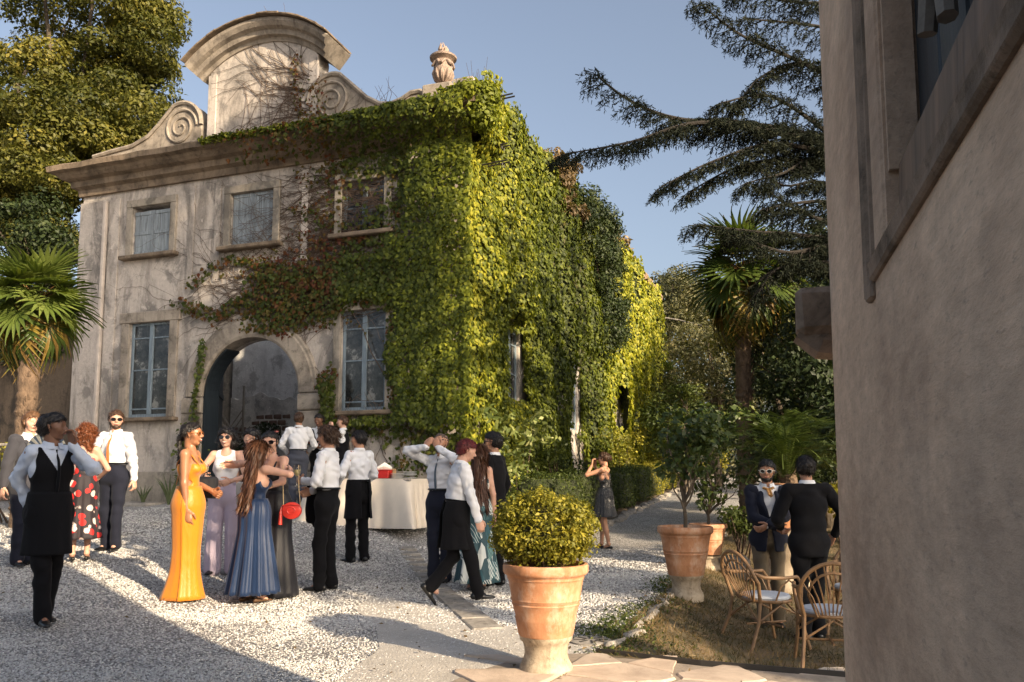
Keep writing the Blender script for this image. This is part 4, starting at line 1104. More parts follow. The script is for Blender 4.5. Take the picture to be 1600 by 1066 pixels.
# cycad in a tall pot
def pinnate(L=1.0, v0=.2, v1=.7, seed=0):
    r = random.Random(seed); V = []; Fc = []; var = []; pts = []
    for i in range(26):
        t = i / 25; y = L * t * (1 - .12 * t); z = .42 * L * math.sin(t * 1.9) - .38 * L * t ** 2.4; pts.append(Vector((0, y, z)))
    for i, p in enumerate(pts):
        V += [(-.008, p.y, p.z), (.008, p.y, p.z)]; var += [v1, v1]
        if i: q = (i - 1) * 2; Fc.append((q, q + 1, q + 3, q + 2))
    for i in range(2, 26):
        for s in (-1, 1):
            for h in (0, .5):
                p = pts[i] if not h else (pts[i].lerp(pts[min(25, i + 1)], .5)); t = i / 25; ll = L * .21 * math.sin(min(1, t * 1.25 + .18) * math.pi * .78) + .03
                tip = p + Vector((s * ll, ll * .55, -.02 + .05 * math.sin(i))); n0 = len(V); vv = r.uniform(v0, v1)
                V += [tuple(p), tuple(p.lerp(tip, .5) + Vector((0, .007, .012))), tuple(tip), tuple(p.lerp(tip, .5) + Vector((0, -.007, .012)))]; var += [vv] * 4
                Fc.append((n0, n0 + 1, n0 + 2, n0 + 3))
    return np_mesh('frond', V, Fc, var)
def cycad(base, n, L, label):
    o = empty('cycad', base, 0, label, 'cycad'); ms = []
    for k in range(3): m_ = pinnate(L, .15, .75, k); m_.materials.append(M['citrus_leaf']); ms.append(m_)
    for k in range(n):
        t = k / (n - 1); f = frond_obj(ms[k % 3], o); az = k * 2.39996
        f.location = (math.cos(az) * .05, math.sin(az) * .05, .16 - .08 * t); f.rotation_euler = (R(62 - 70 * t), random.uniform(-.1, .1), az - math.pi / 2); f.scale = (random.uniform(.85, 1.1),) * 3
    trunk_mesh(.2, .12, .10).build('trunk', M['palm_bark'], o, True); return o

# pots ------------------------------------------------------------
def pot(base, s, label, group=None, h=.47, r=.29):
    o = empty('terracotta_pot', base, 0, label, 'pot', group); o.scale = (s,) * 3
    pr = [(r * .62, 0), (r * .64, .01), (r * .70, .10), (r * .715, .115), (r * .705, .13), (r * .77, .20), (r * .79, .208), (r * .775, .216), (r * .80, .232), (r * .815, .24), (r * .80, .25), (r * .87, .36), (r * .885, .372), (r * .90, .376), (r * .90, .388), (r * .93, .40), (r * .97, .405), (r * 1.0, .42), (r * 1.0, .455), (r * .98, .47), (r * .91, .472), (r * .88, .455), (r * .84, .36), (r * .82, .34)]
    pr = [(a, b * h / .47) for a, b in pr]
    mb = MB(); mb.lathe(pr, 56, wob=.004); mb.build('pot_body', M['terra'], o, True)
    mb = MB(); mb.lathe([(0.001, h * .84), (r * .86, h * .85), (r * .86, h * .80), (.001, h * .8)], 24); mb.build('potting_soil', M['earth'], o)
    return o
def pedestal(base, s, label, h=.245):
    o = empty('pot_pedestal', base, 0, label, 'pedestal'); o.scale = (s,) * 3
    mb = MB(); mb.lathe([(.175, -.02), (.178, .03), (.170, .055), (.150, .09), (.142, .13), (.145, .17), (.155, .2), (.172, h - .03), (.178, h)], 40, wob=.012); mb.build('pedestal_shaft', M['pedestal'], o, True)
    return o
p1 = at(853, 1000, 5.5); b1 = gp(p1.x, p1.y)
pedestal(b1, 1, 'sandstone pedestal under the big terracotta pot in the foreground')
pot(b1 + Vector((0, 0, .245)), 1, 'big sunlit terracotta pot holding the round box bush')
def bush_ball(base, c, r, n, label, mat, size, nc=260):
    o = empty('box_bush', base, 0, label, 'bush')
    D = sphere_dirs(nc); rad = rng.uniform(.72, 1.0, (nc, 1)); C = np.array(c) + D * rad * np.array(r)
    C = C[C[:, 2] > c[2] - r[2] * .72]
    P, N, var = crown_pts(C, n, .085, up=.5); 
    low = P[:, 2] < base[2] + .02; P, N, var = P[~low], N[~low], var[~low]
    leaves('foliage', mat, P - np.array(base), N, size, var=var, parent=o, tip=(0, 0, .8), tipjit=.8)
    mb = MB(); V = []
    for k in range(40):
        q = Vector(C[k % len(C)]) - Vector(base); mb.tube([(0, 0, -.1), q * .5 + Vector((0, 0, .02)), q], [.012, .007, .002], 4)
    mb.build('twig', M['twig'], o)
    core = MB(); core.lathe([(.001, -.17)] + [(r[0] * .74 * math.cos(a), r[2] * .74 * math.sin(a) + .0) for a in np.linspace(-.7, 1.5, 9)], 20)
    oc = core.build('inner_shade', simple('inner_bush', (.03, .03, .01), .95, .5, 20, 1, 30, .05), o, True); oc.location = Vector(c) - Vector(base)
    return o
bush_ball(b1 + Vector((0, 0, .64)), b1 + Vector((0, 0, .93)), (.335, .335, .265), 60, 'round clipped yellow-green box bush in the foreground pot', M['box_leaf'], .026, 330)
p2 = at(1072, 900, 9.1); b2 = gp(p2.x, p2.y)
pedestal(b2, 1.08, 'grey stone foot under the shaded terracotta pot beside the lawn'); pot(b2 + Vector((0, 0, .26)), 1.07, 'shaded terracotta pot with a thin-trunked citrus tree at the lawn edge', h=.50)
p3 = at(1107, 850, 11.8); b3 = gp(p3.x, p3.y)
pedestal(b3, .95, 'low carved stone foot under the rear citrus pot', .2); pot(b3 + Vector((0, 0, .21)), .95, 'smaller terracotta pot behind the shaded citrus pot', h=.46)
def citrus(base, trunk, C, per, label, seed):
    random.seed(seed); o = empty('citrus_tree', base, 0, label, 'tree')
    C = np.array(C); P, N, var = crown_pts(C, per, .17, up=.4, squash=1)
    leaves('crown', M['citrus_leaf'], P - np.array(base), N, .088, var=var, parent=o, jit=.5)
    mb = MB(); top = Vector(trunk); mb.tube([(0, 0, -.05), top * .5 + Vector((.012, 0, 0)), top], [.026, .022, .018], 8)
    for c in C[::3]: limb(mb, top * random.uniform(.75, 1), Vector(c) - Vector(base), .014, .003, 6, .1, 5)
    mb.build('trunk', M['bark'], o, True); return o
def box_c(n, x0, x1, y0, y1, d, dj=.35): return [tuple(at(random.uniform(x0, x1), random.uniform(y0, y1), d + random.uniform(-dj, dj))) for _ in range(n)]
s2 = b2 + Vector((0, 0, .68)); 
citrus(s2, (-.01, 0, .40), box_c(9, 1040, 1060, 662, 745, 9.1) + box_c(16, 1052, 1105, 640, 735, 9.1) + box_c(8, 1080, 1128, 655, 700, 9.1), 34, 'citrus tree with one bare thin trunk in the shaded pot at the lawn edge', 4)
s3 = b3 + Vector((0, 0, .6))
citrus(s3, (.0, 0, .22), box_c(30, 1085, 1165, 640, 765, 11.8, .5) + box_c(6, 1095, 1120, 760, 782, 11.8), 34, 'bushy citrus tree in the smaller pot behind the other citrus', 8)
p4 = at(1228, 760, 11.2); b4 = gp(p4.x, p4.y)
pedestal(b4, 2.2, 'tall stone stand raising the cycad pot behind the two men on the lawn', .38); pot(b4 + Vector((0, 0, .83)), 1.25, 'terracotta pot of the cycad, between the heads of the two men', h=.5)
cycad(b4 + Vector((0, 0, 1.38)), 38, 1.1, 'dark cycad with arching feather fronds in a raised pot behind the men')

# hedges along the long wall ------------------------------------------
def hedge_block(x0, x1, y0, y1, zt0, label, v=0.0, n=2600, mat='hedge_leaf', round_=.16):
    c = vw((x0 + x1) / 2, (y0 + y1) / 2); b = gp(c.x, c.y)
    o = empty('box_hedge', b, BA, label, 'hedge', 'clipped hedge blocks beside the path'); H = zt0 - b.z; hx, hy = (x1 - x0) / 2, (y1 - y0) / 2
    # rounded-box surface samples
    k = rng.integers(0, 5, n * 2); u = rng.uniform(-1, 1, n * 2); w = rng.uniform(-1, 1, n * 2)
    area = np.array([2 * hx * H, 2 * hx * H, 2 * hy * H, 2 * hy * H, 4 * hx * hy]); k = rng.choice(5, n, p=area / area.sum()); u = u[:n]; w = w[:n]
    P = np.zeros((n, 3)); N = np.zeros((n, 3))
    for f in range(5):
        m = k == f
        if f < 2: P[m] = np.stack([u[m] * hx, np.full(m.sum(), (1 if f else -1) * hy), (w[m] + 1) / 2 * H], -1); N[m] = (0, 1 if f else -1, 0)
        elif f < 4: P[m] = np.stack([np.full(m.sum(), (1 if f == 3 else -1) * hx), u[m] * hy, (w[m] + 1) / 2 * H], -1); N[m] = (1 if f == 3 else -1, 0, 0)
        else: P[m] = np.stack([u[m] * hx, w[m] * hy, np.full(m.sum(), H)], -1); N[m] = (0, 0, 1)
    rr = np.array([hx, hy, H / 2]) ; q = (P - [0, 0, H / 2]) / rr; ln = (np.abs(q) ** 7).sum(1) ** (1 / 7); q = q / ln[:, None]
    P = q * rr + [0, 0, H / 2]
    P += N * (.09 * (fbm(P[:, 0] + P[:, 1] + y0, P[:, 2] + P[:, 0], 2.6, 17) - .5) * 2)[:, None] + rng.normal(0, .018, P.shape)
    leaves('foliage', M[mat], P, N + [0, 0, .2], .05, parent=o, jit=.7, var=np.clip(v + rng.uniform(0, .8, n), 0, 1))
    mb = MB(); mb.box((0, 0, H * .47), (2 * hx - .14, 2 * hy - .14, H * .92), bev=.15); mb.build('gap_shade_growth', inner, o, True)  # dark core; shade between the hedge leaves is put into its colour
    return o
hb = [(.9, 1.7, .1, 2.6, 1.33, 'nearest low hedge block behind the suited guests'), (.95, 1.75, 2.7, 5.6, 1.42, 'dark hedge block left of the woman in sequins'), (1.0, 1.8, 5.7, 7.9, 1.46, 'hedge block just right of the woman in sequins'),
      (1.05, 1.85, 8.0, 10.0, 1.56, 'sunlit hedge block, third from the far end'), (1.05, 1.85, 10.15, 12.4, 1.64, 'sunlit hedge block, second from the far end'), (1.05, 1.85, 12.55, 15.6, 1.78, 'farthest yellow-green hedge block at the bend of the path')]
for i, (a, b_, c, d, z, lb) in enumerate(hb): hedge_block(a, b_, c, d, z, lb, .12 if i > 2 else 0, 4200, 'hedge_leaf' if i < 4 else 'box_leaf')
pe = empty('path_border', kind='structure')
y = .3
while y < 17:
    p = vw(1.98 + random.uniform(-.07, .07), y); s_ = random.uniform(.09, .2)
    mb = MB(); mb.box((0, 0, 0), (s_, s_ * 1.3, s_ * .8), bev=s_ * .3, jit=s_ * .1); o = mb.build('border_stone', M['kerb'], pe, True); o.location = gp(p.x, p.y, .02); o.rotation_euler = (0, 0, random.uniform(0, 3)); y += s_ * 1.4
# shrubs at the foot of the long wall
def shrub(label, C, per, rc, size, mat, cat='shrub', name='shrub', tpl=T_LEAF, up=.4):
    C = np.array([tuple(c) for c in C]); b = gp(C[:, 0].mean(), C[:, 1].mean())
    o = empty(name, b, 0, label, cat); P, N, var = crown_pts(C, per, rc, up)
    leaves('foliage', mat, P - np.array(b), N, size, var=var, parent=o, tpl=tpl)
    mb = MB()
    for c in C[::3]: mb.tube([(random.gauss(0, .08), random.gauss(0, .08), -.05), (Vector(c) - b) * .5, Vector(c) - b], [.022, .014, .004], 4)
    mb.build('stem', M['twig'], o); return o
def vbox(n, x0, x1, y0, y1, z0, z1): return [vw(random.uniform(x0, x1), random.uniform(y0, y1), random.uniform(z0, z1)) for _ in range(n)]
random.seed(31)
shrub('pale big-leaved shrub climbing at the villa corner behind the suited guests', vbox(26, .45, 1.3, -.1, 1.5, .7, 2.5), 26, .22, .13, leaf_mat('pale_shrub_leaves', ramp3((.06, .09, .02), (.13, .17, .045), (.25, .28, .09), (.42, .42, .19)), .3))
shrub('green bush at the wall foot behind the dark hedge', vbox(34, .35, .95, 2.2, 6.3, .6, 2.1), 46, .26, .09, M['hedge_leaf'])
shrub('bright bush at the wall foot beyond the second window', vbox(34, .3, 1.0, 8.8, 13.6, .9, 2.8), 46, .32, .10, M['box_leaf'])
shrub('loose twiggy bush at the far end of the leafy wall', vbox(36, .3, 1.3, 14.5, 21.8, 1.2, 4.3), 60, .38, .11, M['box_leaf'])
shrub('low dark ground cover behind the rear citrus pot', [at(random.uniform(1128, 1185), random.uniform(800, 830), 13 + random.uniform(-.6, .6)) for _ in range(26)], 50, .18, .07, M['hedge_leaf'], 'ground cover', 'low_planting')
for k, (px, d, lb) in enumerate(((1140, 12.0, 'squat rough stone beside the rear citrus pot'), (1156, 11.6, 'smaller rough stone by the low ground cover'))):
    mb = MB(); mb.box((0, 0, .1), (.45 - .15 * k, .3, .28 - .1 * k), bev=.07, jit=.02); o = mb.build('garden_stone', M['kerb'], None, True); o.location = ground_at(px, d); tag(o, lb, 'stone')
# spiky plants at the villa's foot
def aloe(base, n, h, label):
    o = empty('aloe_plant', base, 0, label, 'plant'); mb = MB()
    for k in range(n):
        a = k * 2.4; L_ = h * random.uniform(.6, 1); pts = [(0, 0, 0)] + [(math.cos(a) * L_ * .42 * t ** 1.3, math.sin(a) * L_ * .42 * t ** 1.3, L_ * (t - .18 * t ** 3)) for t in (.25, .5, .75, 1)]
        mb = MB(); mb.tube(pts, [.035, .034, .026, .015, .003], 5, flat=.45); mb.build('leaf_blade', al_m, o, True)
al_m = simple('grey_green_succulent', (.10, .125, .055), .6, .35, 6)
aloe(gp(*vw(-6.35, -.45).xy), 14, .8, 'tall spiky aloe against the villa foot between the left window and the arch'); aloe(gp(*vw(-7.05, -.42).xy), 9, .5, 'lower spiky plant at the villa foot under the left window')
shrub('low leafy bush at the left edge before the wing', [at(random.uniform(-30, 26), random.uniform(695, 740), 14 + random.uniform(-.4, .4)) for _ in range(16)], 60, .22, .07, M['box_leaf'])
mb = MB(); mb.tube([at(-40, 696, 12.6), at(30, 694, 12.6), at(70, 694, 12.6)], .022, 6)
for px in (-20, 58): p = at(px, 700, 12.6); mb.tube([gp(p.x, p.y), at(px, 694, 12.6)], .025, 6)
tag(mb.build('low_rail', M['grey_wood']), 'low pale rail at the left edge in front of the shaded wing', 'rail')

# ------------------------------------------------------------------ cedar whose limbs reach in from the right
random.seed(17)
ced = empty('cedar_tree', gp(8.6, 13.5), 0, 'dark cedar whose drooping limbs reach into the sky from the right', 'tree')
cb = Vector(ced.location); LP = []; LN = []; LT = []; bmb = MB(); needles_v = []
def twigs(p, d, L, r):
    n = max(3, int(L / .07)); side = d.cross(Vector((0, 0, 1))).normalized()
    pts = []
    for i in range(n + 1):
        t = i / n; q = p + d * (L * t) + Vector((0, 0, -.24 * L * t * t)); pts.append(q)
        for s in (-1, 1):
            for _r in (range(2) if i else ()):
                tl = random.uniform(.10, .30) * (1 - .5 * t) + .03; td = (d * .35 + side * s * random.uniform(.2, 1.0) + Vector((0, 0, -random.uniform(.35, 1.3)))).normalized()
                m = max(2, int(tl / .017))
                for j in range(m):
                    w = q + td * tl * (j + 1) / m; LP.append(tuple(w)); LT.append(tuple(td + Vector((random.gauss(0, .6), random.gauss(0, .6), random.gauss(0, .4))))); LN.append((random.gauss(0, 1), random.gauss(0, 1), random.gauss(0, 1)))
        for _ in range(2): LP.append(tuple(q)); LT.append(tuple(d + Vector((random.gauss(0, .7), random.gauss(0, .7), random.gauss(0, .5))))); LN.append((random.gauss(0, 1), random.gauss(0, 1), 1))
    bmb.tube([x - cb for x in pts], [r * (1 - .8 * i / n) for i in range(n + 1)], 4)
def cedar_limb(pts, r0, side_len, dens_=1.0, start=0):
    P_ = [Vector(p) for p in pts]; out = []
    # resample with a smooth curve
    for i in range(len(P_) - 1):
        a, b = P_[i], P_[i + 1]; pa = P_[max(0, i - 1)]; pb_ = P_[min(len(P_) - 1, i + 2)]
        m = max(3, int((b - a).length / .15))
        for j in range(m):
            t = j / m; out.append(.5 * ((2 * a) + (b - pa) * t + (2 * pa - 5 * a + 4 * b - pb_) * t * t + (3 * a - pa - 3 * b + pb_) * t ** 3))
    out.append(P_[-1]); n = len(out)
    bmb.tube([x - cb for x in out], [r0 * (1 - .88 * i / n) for i in range(n)], 6)
    for i in range(1, n):
        t = i / (n - 1)
        if t < start: continue
        d = (out[i] - out[i - 1]).normalized(); side = d.cross(Vector((0, 0, 1))).normalized()
        for s in (-1, 1):
            if random.random() < dens_ * .95:
                L = side_len * (1 - .72 * t) * random.uniform(.55, 1.15) + .12
                dd = (d * random.uniform(.7, 1.0) + side * s * random.uniform(.5, 1.0) + Vector((0, 0, random.uniform(-.25, .12)))).normalized(); twigs(out[i], dd, L, .012)
    twigs(out[-1], (out[-1] - out[-2]).normalized(), .3, .01)
D0 = 12.5
def cl(l, r0, sl, de=1.0, st=0): cedar_limb([at(x, y, d) for x, y, d in l], r0, sl, de, st)
T0 = (1480, 330, 13.4)
cl([T0, (1330, 235, 13), (1180, 196, 12.4), (1060, 186, 12), (985, 158, 11.7), (937, 122, 11.5)], .10, .75, 1.0, .15)
cl([(1330, 235, 13), (1200, 205, 12.2), (1090, 192, 11.6), (985, 222, 11.2), (888, 240, 10.9)], .06, .62, .95, .1)
cl([(1330, 250, 13), (1215, 225, 12.2), (1120, 250, 11.6), (1040, 288, 11.2)], .05, .55, .95, .1)
cl([(1330, 260, 13), (1225, 250, 12.6), (1150, 262, 12.1), (1080, 298, 11.8)], .05, .5, .9, .1)
cl([(1480, 200, 13.4), (1340, 140, 13), (1240, 92, 12.5), (1160, 56, 12.1), (1103, 14, 11.8)], .07, .6, 1, .1)
cl([(1340, 130, 13), (1250, 100, 12.8), (1190, 120, 12.4), (1150, 165, 12.2)], .04, .5, .8, .1)
cl([(1480, 60, 13.4), (1350, 10, 13), (1250, 4, 12.5), (1160, -8, 12.2)], .06, .5, .9, .1)
cl([(1480, 130, 13.4), (1350, 60, 13), (1270, 40, 12.6), (1170, 30, 12.3)], .06, .5, .8, .1)
cl([(1340, 250, 13), (1270, 190, 12.6), (1200, 150, 12.4), (1130, 160, 12)], .05, .5, .9, .1)
cl([(1340, 270, 13), (1270, 250, 12.6), (1225, 270, 12.2), (1170, 285, 11.9)], .05, .55, .9, .1)
cl([(1480, 420, 13.4), (1360, 310, 13), (1280, 285, 12.6), (1225, 290, 12.3), (1180, 262, 12)], .06, .5, .8, .1)
cl([(1480, 460, 13.4), (1360, 390, 13), (1270, 370, 12.6), (1180, 362, 12.2), (1094, 352, 11.8)], .07, .55, 1, .1)
cl([(1360, 330, 13), (1280, 315, 12.6), (1200, 325, 12.2)], .05, .55, .9, .1)
cl([(1480, 500, 13.4), (1360, 430, 13), (1290, 410, 12.6), (1215, 420, 12.2), (1190, 450, 12)], .07, .7, 1, .1)
cl([(1360, 400, 13), (1300, 385, 12.6), (1230, 395, 12.2), (1160, 372, 12)], .07, .7, 1, .1)
cl([(1360, 370, 13), (1300, 350, 12.6), (1250, 330, 12.3), (1200, 300, 12.2)], .05, .6, .9, .1)
for k in range(16):
    a = random.uniform(-1.1, 1.9); z = random.uniform(2.5, 15); st_ = cb + Vector((0, 0, z)); L_ = random.uniform(2.5, 4.5) * (1 - z / 22)
    if math.cos(a) < .2: continue
    cedar_limb([st_, st_ + Vector((math.cos(a) * L_ * .5, math.sin(a) * L_ * .5, .3)), st_ + Vector((math.cos(a) * L_, math.sin(a) * L_, -.2))], .08, .8, .7)
limb(bmb, (0, 0, -.3), (0, 0, 16), .34, .05, 14, .01, 12)
for y_ in (60, 130, 200, 330, 420, 460, 500):
    bmb.tube([at(1480, y_, 13.4) - cb, Vector((0, 0, at(1480, y_, 13.4).z - cb.z - .5))], [.07, .12], 6)
bmb.build('trunk', M['cedar_bark'], ced, True)
T_NEED = (np.array([[-.13, 0, 0], [.13, 0, 0], [.07, 1, 0], [-.07, 1, 0]]), np.array([[0, 1, 2], [0, 2, 3]]))
P = np.array(LP) - np.array(cb); leaves('crown', M['cedar_leaf'], P, np.array(LN), .046, tip=np.array(LT), tpl=T_NEED, jit=.3, tipjit=.2, parent=ced)

# ------------------------------------------------------------------ trees
random.seed(41)
def big_tree(label, name, bpx, d, cpx, cpy, rx, ry, rz, nclump, per, rc, size, mat, tr=.25, lo=.5, cat='tree', group=None):
    b = ground_at(bpx, d); c = at(cpx, cpy, d)
    return tree(label, name, b, max(1.2, (c.z - rz - b.z) * 1.0), tuple(c), (rx, ry, rz), nclump, per, rc, size, mat, tr, group, lo, cat=cat)
# the tall tree at upper left: clump centres down the side that is seen
C = list(ellip_pts(tuple(at(60, 110, 25)), (4.3, 2.4, 6.6), 120, .5)) + list(ellip_pts(tuple(at(70, 260, 24)), (3.0, 1.6, 3.0), 46, .4)) + [tuple(at(x, y, 24 + random.uniform(-.8, .8))) for x, y in ((20, 250), (60, 270), (100, 262), (140, 255), (175, 240), (30, 300), (80, 310), (125, 300), (165, 285), (0, 220), (50, 330), (200, 215), (150, 215), (95, 230))] + list(ellip_pts(tuple(at(150, 130, 24.5)), (1.6, 1.4, 4.0), 22, .3)) + [tuple(at(x, y, 24.5 + random.uniform(-1, 1))) for x, y in ((215, 15), (238, 25), (255, 40), (230, 60), (200, 40), (245, 12), (180, 10), (195, 130), (235, 120), (245, 150), (240, 110), (225, 175), (210, 200), (200, 225))]
tree('tall broad-leaved tree with sunlit yellow-green crown at the upper left', 'broadleaf_tree', ground_at(30, 25), 3.2, tuple(at(60, 110, 25)), (4.4, 3.2, 6.2), 0, 760, .82, .13, M['tree_leaf'], .32, C=np.array([c for c in C if not (c[0] > at(262, 0, 25).x)]), nlimb=14, shell=.2, squash=.62)
C = [tuple(at(random.uniform(-60, 105), random.uniform(310, 560), 22.5 + random.uniform(-.8, .8))) for _ in range(70)]
tree('dark dense tree filling the gap above the shaded wing', 'evergreen_tree', ground_at(40, 22.8), 2.5, tuple(at(30, 430, 22.5)), (2, 1, 2.4), 0, 230, .55, .12, M['dark_leaf'], .2, C=np.array(C))
# mid-distance trees right of the villa
specs = [('grey-green evergreen oak behind the far palms', 1078, 40, 1072, 530, 2.6, 2.4, 3.4, 70, 260, .85, .16, 'olive_leaf'),
         ('rounded olive-toned tree left of the tall palm trunk', 1120, 30, 1110, 590, 1.9, 1.8, 2.6, 54, 260, .62, .12, 'olive_leaf'),
         ('small pale tree top above the end of the leafy wall', 1045, 58, 1045, 470, 2.2, 2.2, 2.6, 40, 220, .9, .2, 'olive_leaf'),
         ('low green tree beside the road bend', 1068, 27, 1074, 665, 1.5, 1.2, 1.35, 40, 260, .42, .10, 'hedge_leaf'),
         ('dark evergreen tree behind the cycad', 1290, 17, 1275, 590, 1.7, 1.4, 2.3, 70, 260, .52, .10, 'dark_leaf'),
         ('dark evergreen at the right, tucked behind the house corner', 1370, 14.5, 1345, 620, 1.5, 1.3, 2.4, 60, 240, .5, .10, 'dark_leaf'),
         ('dark shrubby tree right of the tall palm trunk', 1215, 20, 1215, 640, 1.1, 1.1, 1.9, 50, 260, .48, .10, 'dark_leaf'),
         ('sunny yellow-green tree glimpsed behind the palm crown', 1210, 26, 1215, 520, 2.0, 1.6, 1.6, 40, 220, .6, .13, 'tree_leaf'),
         ('tall dark tree high behind the cedar limbs', 1320, 30, 1300, 470, 3.2, 2.5, 3.6, 60, 240, .9, .16, 'dark_leaf'),
         ('broad evergreen closing the view over the road', 1150, 48, 1160, 560, 3.6, 2.5, 4.2, 80, 240, 1.0, .2, 'olive_leaf')]
for lb, bpx, d, cx, cy, rx, ry, rz, nc, per, rc, sz, mt in specs: big_tree(lb, 'evergreen_tree', bpx, d, cx, cy, rx, ry, rz, nc, per, rc, sz, M[mt], .18)
shrub('leafy roadside shrubs at the bend under the evergreen oak', [at(random.uniform(1055, 1130), random.uniform(690, 735), 34 + random.uniform(-2, 2)) for _ in range(34)], 90, .5, .14, M['box_leaf'])
shrub('dark undergrowth behind the palm trunk and the men', [at(random.uniform(1180, 1310), random.uniform(660, 760), 15.8 + random.uniform(-.8, .8)) for _ in range(60)], 110, .34, .09, M['dark_leaf'])
shrub('dark undergrowth at the right behind the suited man', [at(random.uniform(1270, 1400), random.uniform(600, 770), 13.2 + random.uniform(-.6, .6)) for _ in range(46)], 110, .34, .09, M['dark_leaf'])
shrub('light green plants by the lawn right of the suited man', [at(random.uniform(1290, 1345), random.uniform(755, 800), 11.6 + random.uniform(-.5, .5)) for _ in range(14)], 70, .14, .06, M['box_leaf'])
for lb, x_, y_, rx, rz in (('garden tree east of the cedar', 17, 19, 2.6, 3.4), ('spreading garden tree far to the right of the cedar', 24, 15, 3.0, 3.0), ('garden tree far beyond the lawn', 23, 29, 3.4, 4.2)):
    tree(lb, 'evergreen_tree', gp(x_, y_), 2.0, (x_, y_, rz + 2.2), (rx, rx, rz), 60, 200, .8, .16, M['olive_leaf'], .2)
# far wooded rise that closes the horizon
P = []
for k in range(900): a = random.uniform(-1.3, 1.9); d = random.uniform(70, 95); P.append((a * d, d, random.uniform(.5, 6.5 + 2.5 * math.sin(a * 9))))
P, N, var = crown_pts(np.array(P), 60, 1.8); leaves('far_woods', M['olive_leaf'], P, N, .55, var=var)

# tall trees standing behind the garden wall, right of the camera; their shade falls on the court
def shade_tree(label, c, m, zc, rx, rz, nc, per, rc, gapseed):
    # c across the sun's direction, m towards the sun
    ux, uy = math.sin(SUN_AZ), math.cos(SUN_AZ); px, py = -uy, ux
    P0 = Vector((px * c + ux * m, py * c + uy * m, 0)); P0.z = float(G(P0.x, P0.y))
    cc = (P0.x, P0.y, zc); th_ = rng.uniform(0, 6.28, nc); zz_ = rng.uniform(-1, 1, nc); rr_ = rx * rng.uniform(.2, 1, nc) ** .5 * np.clip(1.15 - .5 * np.maximum(zz_, 0) ** 2, 0, 1); C = np.stack([cc[0] + np.cos(th_) * rr_, cc[1] + np.sin(th_) * rr_, zc + zz_ * rz], -1)
    return tree(label, 'tall_evergreen', P0, zc - rz * .9, cc, (rx, rx, rz), 0, per, rc, .30, M['dark_leaf'], .3, C=C, nlimb=12, group='tall trees beyond the garden wall')
shade_tree('nearest tall evergreen beyond the garden wall', 5.35, 8.5, 13.3, 1.5, 6.0, 140, 95, .75, 1)
shade_tree('middle tall evergreen beyond the garden wall', 7.75, 9.8, 12.0, 1.1, 7.8, 110, 90, .85, 2)
0 and shade_tree('rear tall evergreen beyond the garden wall', 9.2, 12.5, 12.2, 1.4, 6.0, 60, 70, .8, 3)
# ------------------------------------------------------------------ the rough wall close on the right
random.seed(8)
WE = Vector((1.0, 2.47, 0)); WA = -math.atan2(.29, .957)
hw = empty('garden_house_wall', WE, WA, 'rough grey-brown plastered wall with a stone-framed window, close on the right', 'wall')
plate('wall_body', [(-12, -1), (0, -1), (0, 5.2), (-12, 5.2)], [rect(-2.2, -1.11, 1.74, 3.7)], 0, .5, M['plaster_near'], hw, 'x')
mb = MB()
def wprof(y0, y1, z0, z1, x0, mat, nm, bev=.008, jit=.002): m = MB(); m.box(((x0 + .03) / 2, (y0 + y1) / 2, (z0 + z1) / 2), (.03 - x0, y1 - y0, z1 - z0), bev=bev, jit=jit); return m.build(nm, mat, hw)
near_stone = stone('dark_weathered_window_stone', (.27, .205, .155), (.12, .095, .072), 3)
wprof(-.905, -.865, 1.66, 3.9, -.012, near_stone, 'window_moulding'); wprof(-.955, -.915, 1.69, 3.9, -.006, near_stone, 'window_moulding'); wprof(-1.10, -.96, 1.735, 3.9, -.003, M['plaster_near'], 'window_jamb')
wprof(-2.4, -.93, 1.685, 1.73, -.013, near_stone, 'window_sill', .008, .003); wprof(-.94, -.875, 1.655, 1.69, -.012, near_stone, 'sill_ear', .006)
m = MB(); m.box((.045, -1.655, 1.80), (.05, 1.08, .13), bev=.01, jit=.003); o = m.build('sill_board', wood('peeling_brown_board', (.20, .13, .085), (.07, .05, .035), .6), hw)
for k in range(5): m = MB(); m.box((.075, -1.20 - k * .175, 2.78), (.03, .165, 1.7), bev=.006); m.build('shutter_plank', M['door_dark'], hw)  # added dark planks; the void of the opening is put into their colour
m = MB(); m.box((.14, -1.655, 2.7), (.03, 1.3, 2.1)); m.build('light_stop_board', M['door_dark'], hw)  # added backing board, stops light leaking in behind the planks
m = MB(); m.box((.03, -1.118, 2.75), (.05, .014, 1.8)); m.build('window_reveal', M['plaster_near'], hw)
gm = simple('old_grey_rope_wood', (.20, .18, .155), .85, .4, 20)
for a, b_ in (((.02, -1.40, 1.95), (.03, -1.46, 2.3)), ((.03, -1.48, 1.93), (.02, -1.40, 2.3)), ((.02, -1.54, 2.0), (.03, -1.5, 2.9))):
    m = MB(); m.tube([a, tuple((Vector(a) + Vector(b_)) / 2 + Vector((.01, .01, 0))), b_], [.014, .019, .015], 7); m.build('hanging_bar', gm, hw, True)
m = MB(); m.box((-.02, .10, 1.83), (.16, .15, .15), bev=.02, jit=.005); m.tube([(-.08, .10, 1.78), (-.02, .10, 1.735), (.05, .10, 1.72)], [.05, .06, .05], 8); m.build('corner_bracket', near_stone, hw)
# thin cable between the villa's far end and the trees
mb = MB(); mb.tube([at(1024, 494, 36), at(1060, 500, 36), at(1150, 522, 34)], .03, 4); tag(mb.build('overhead_cable', M['grey_wood']), 'thin pale cable stretched from the far wall end towards the palm', 'cable')

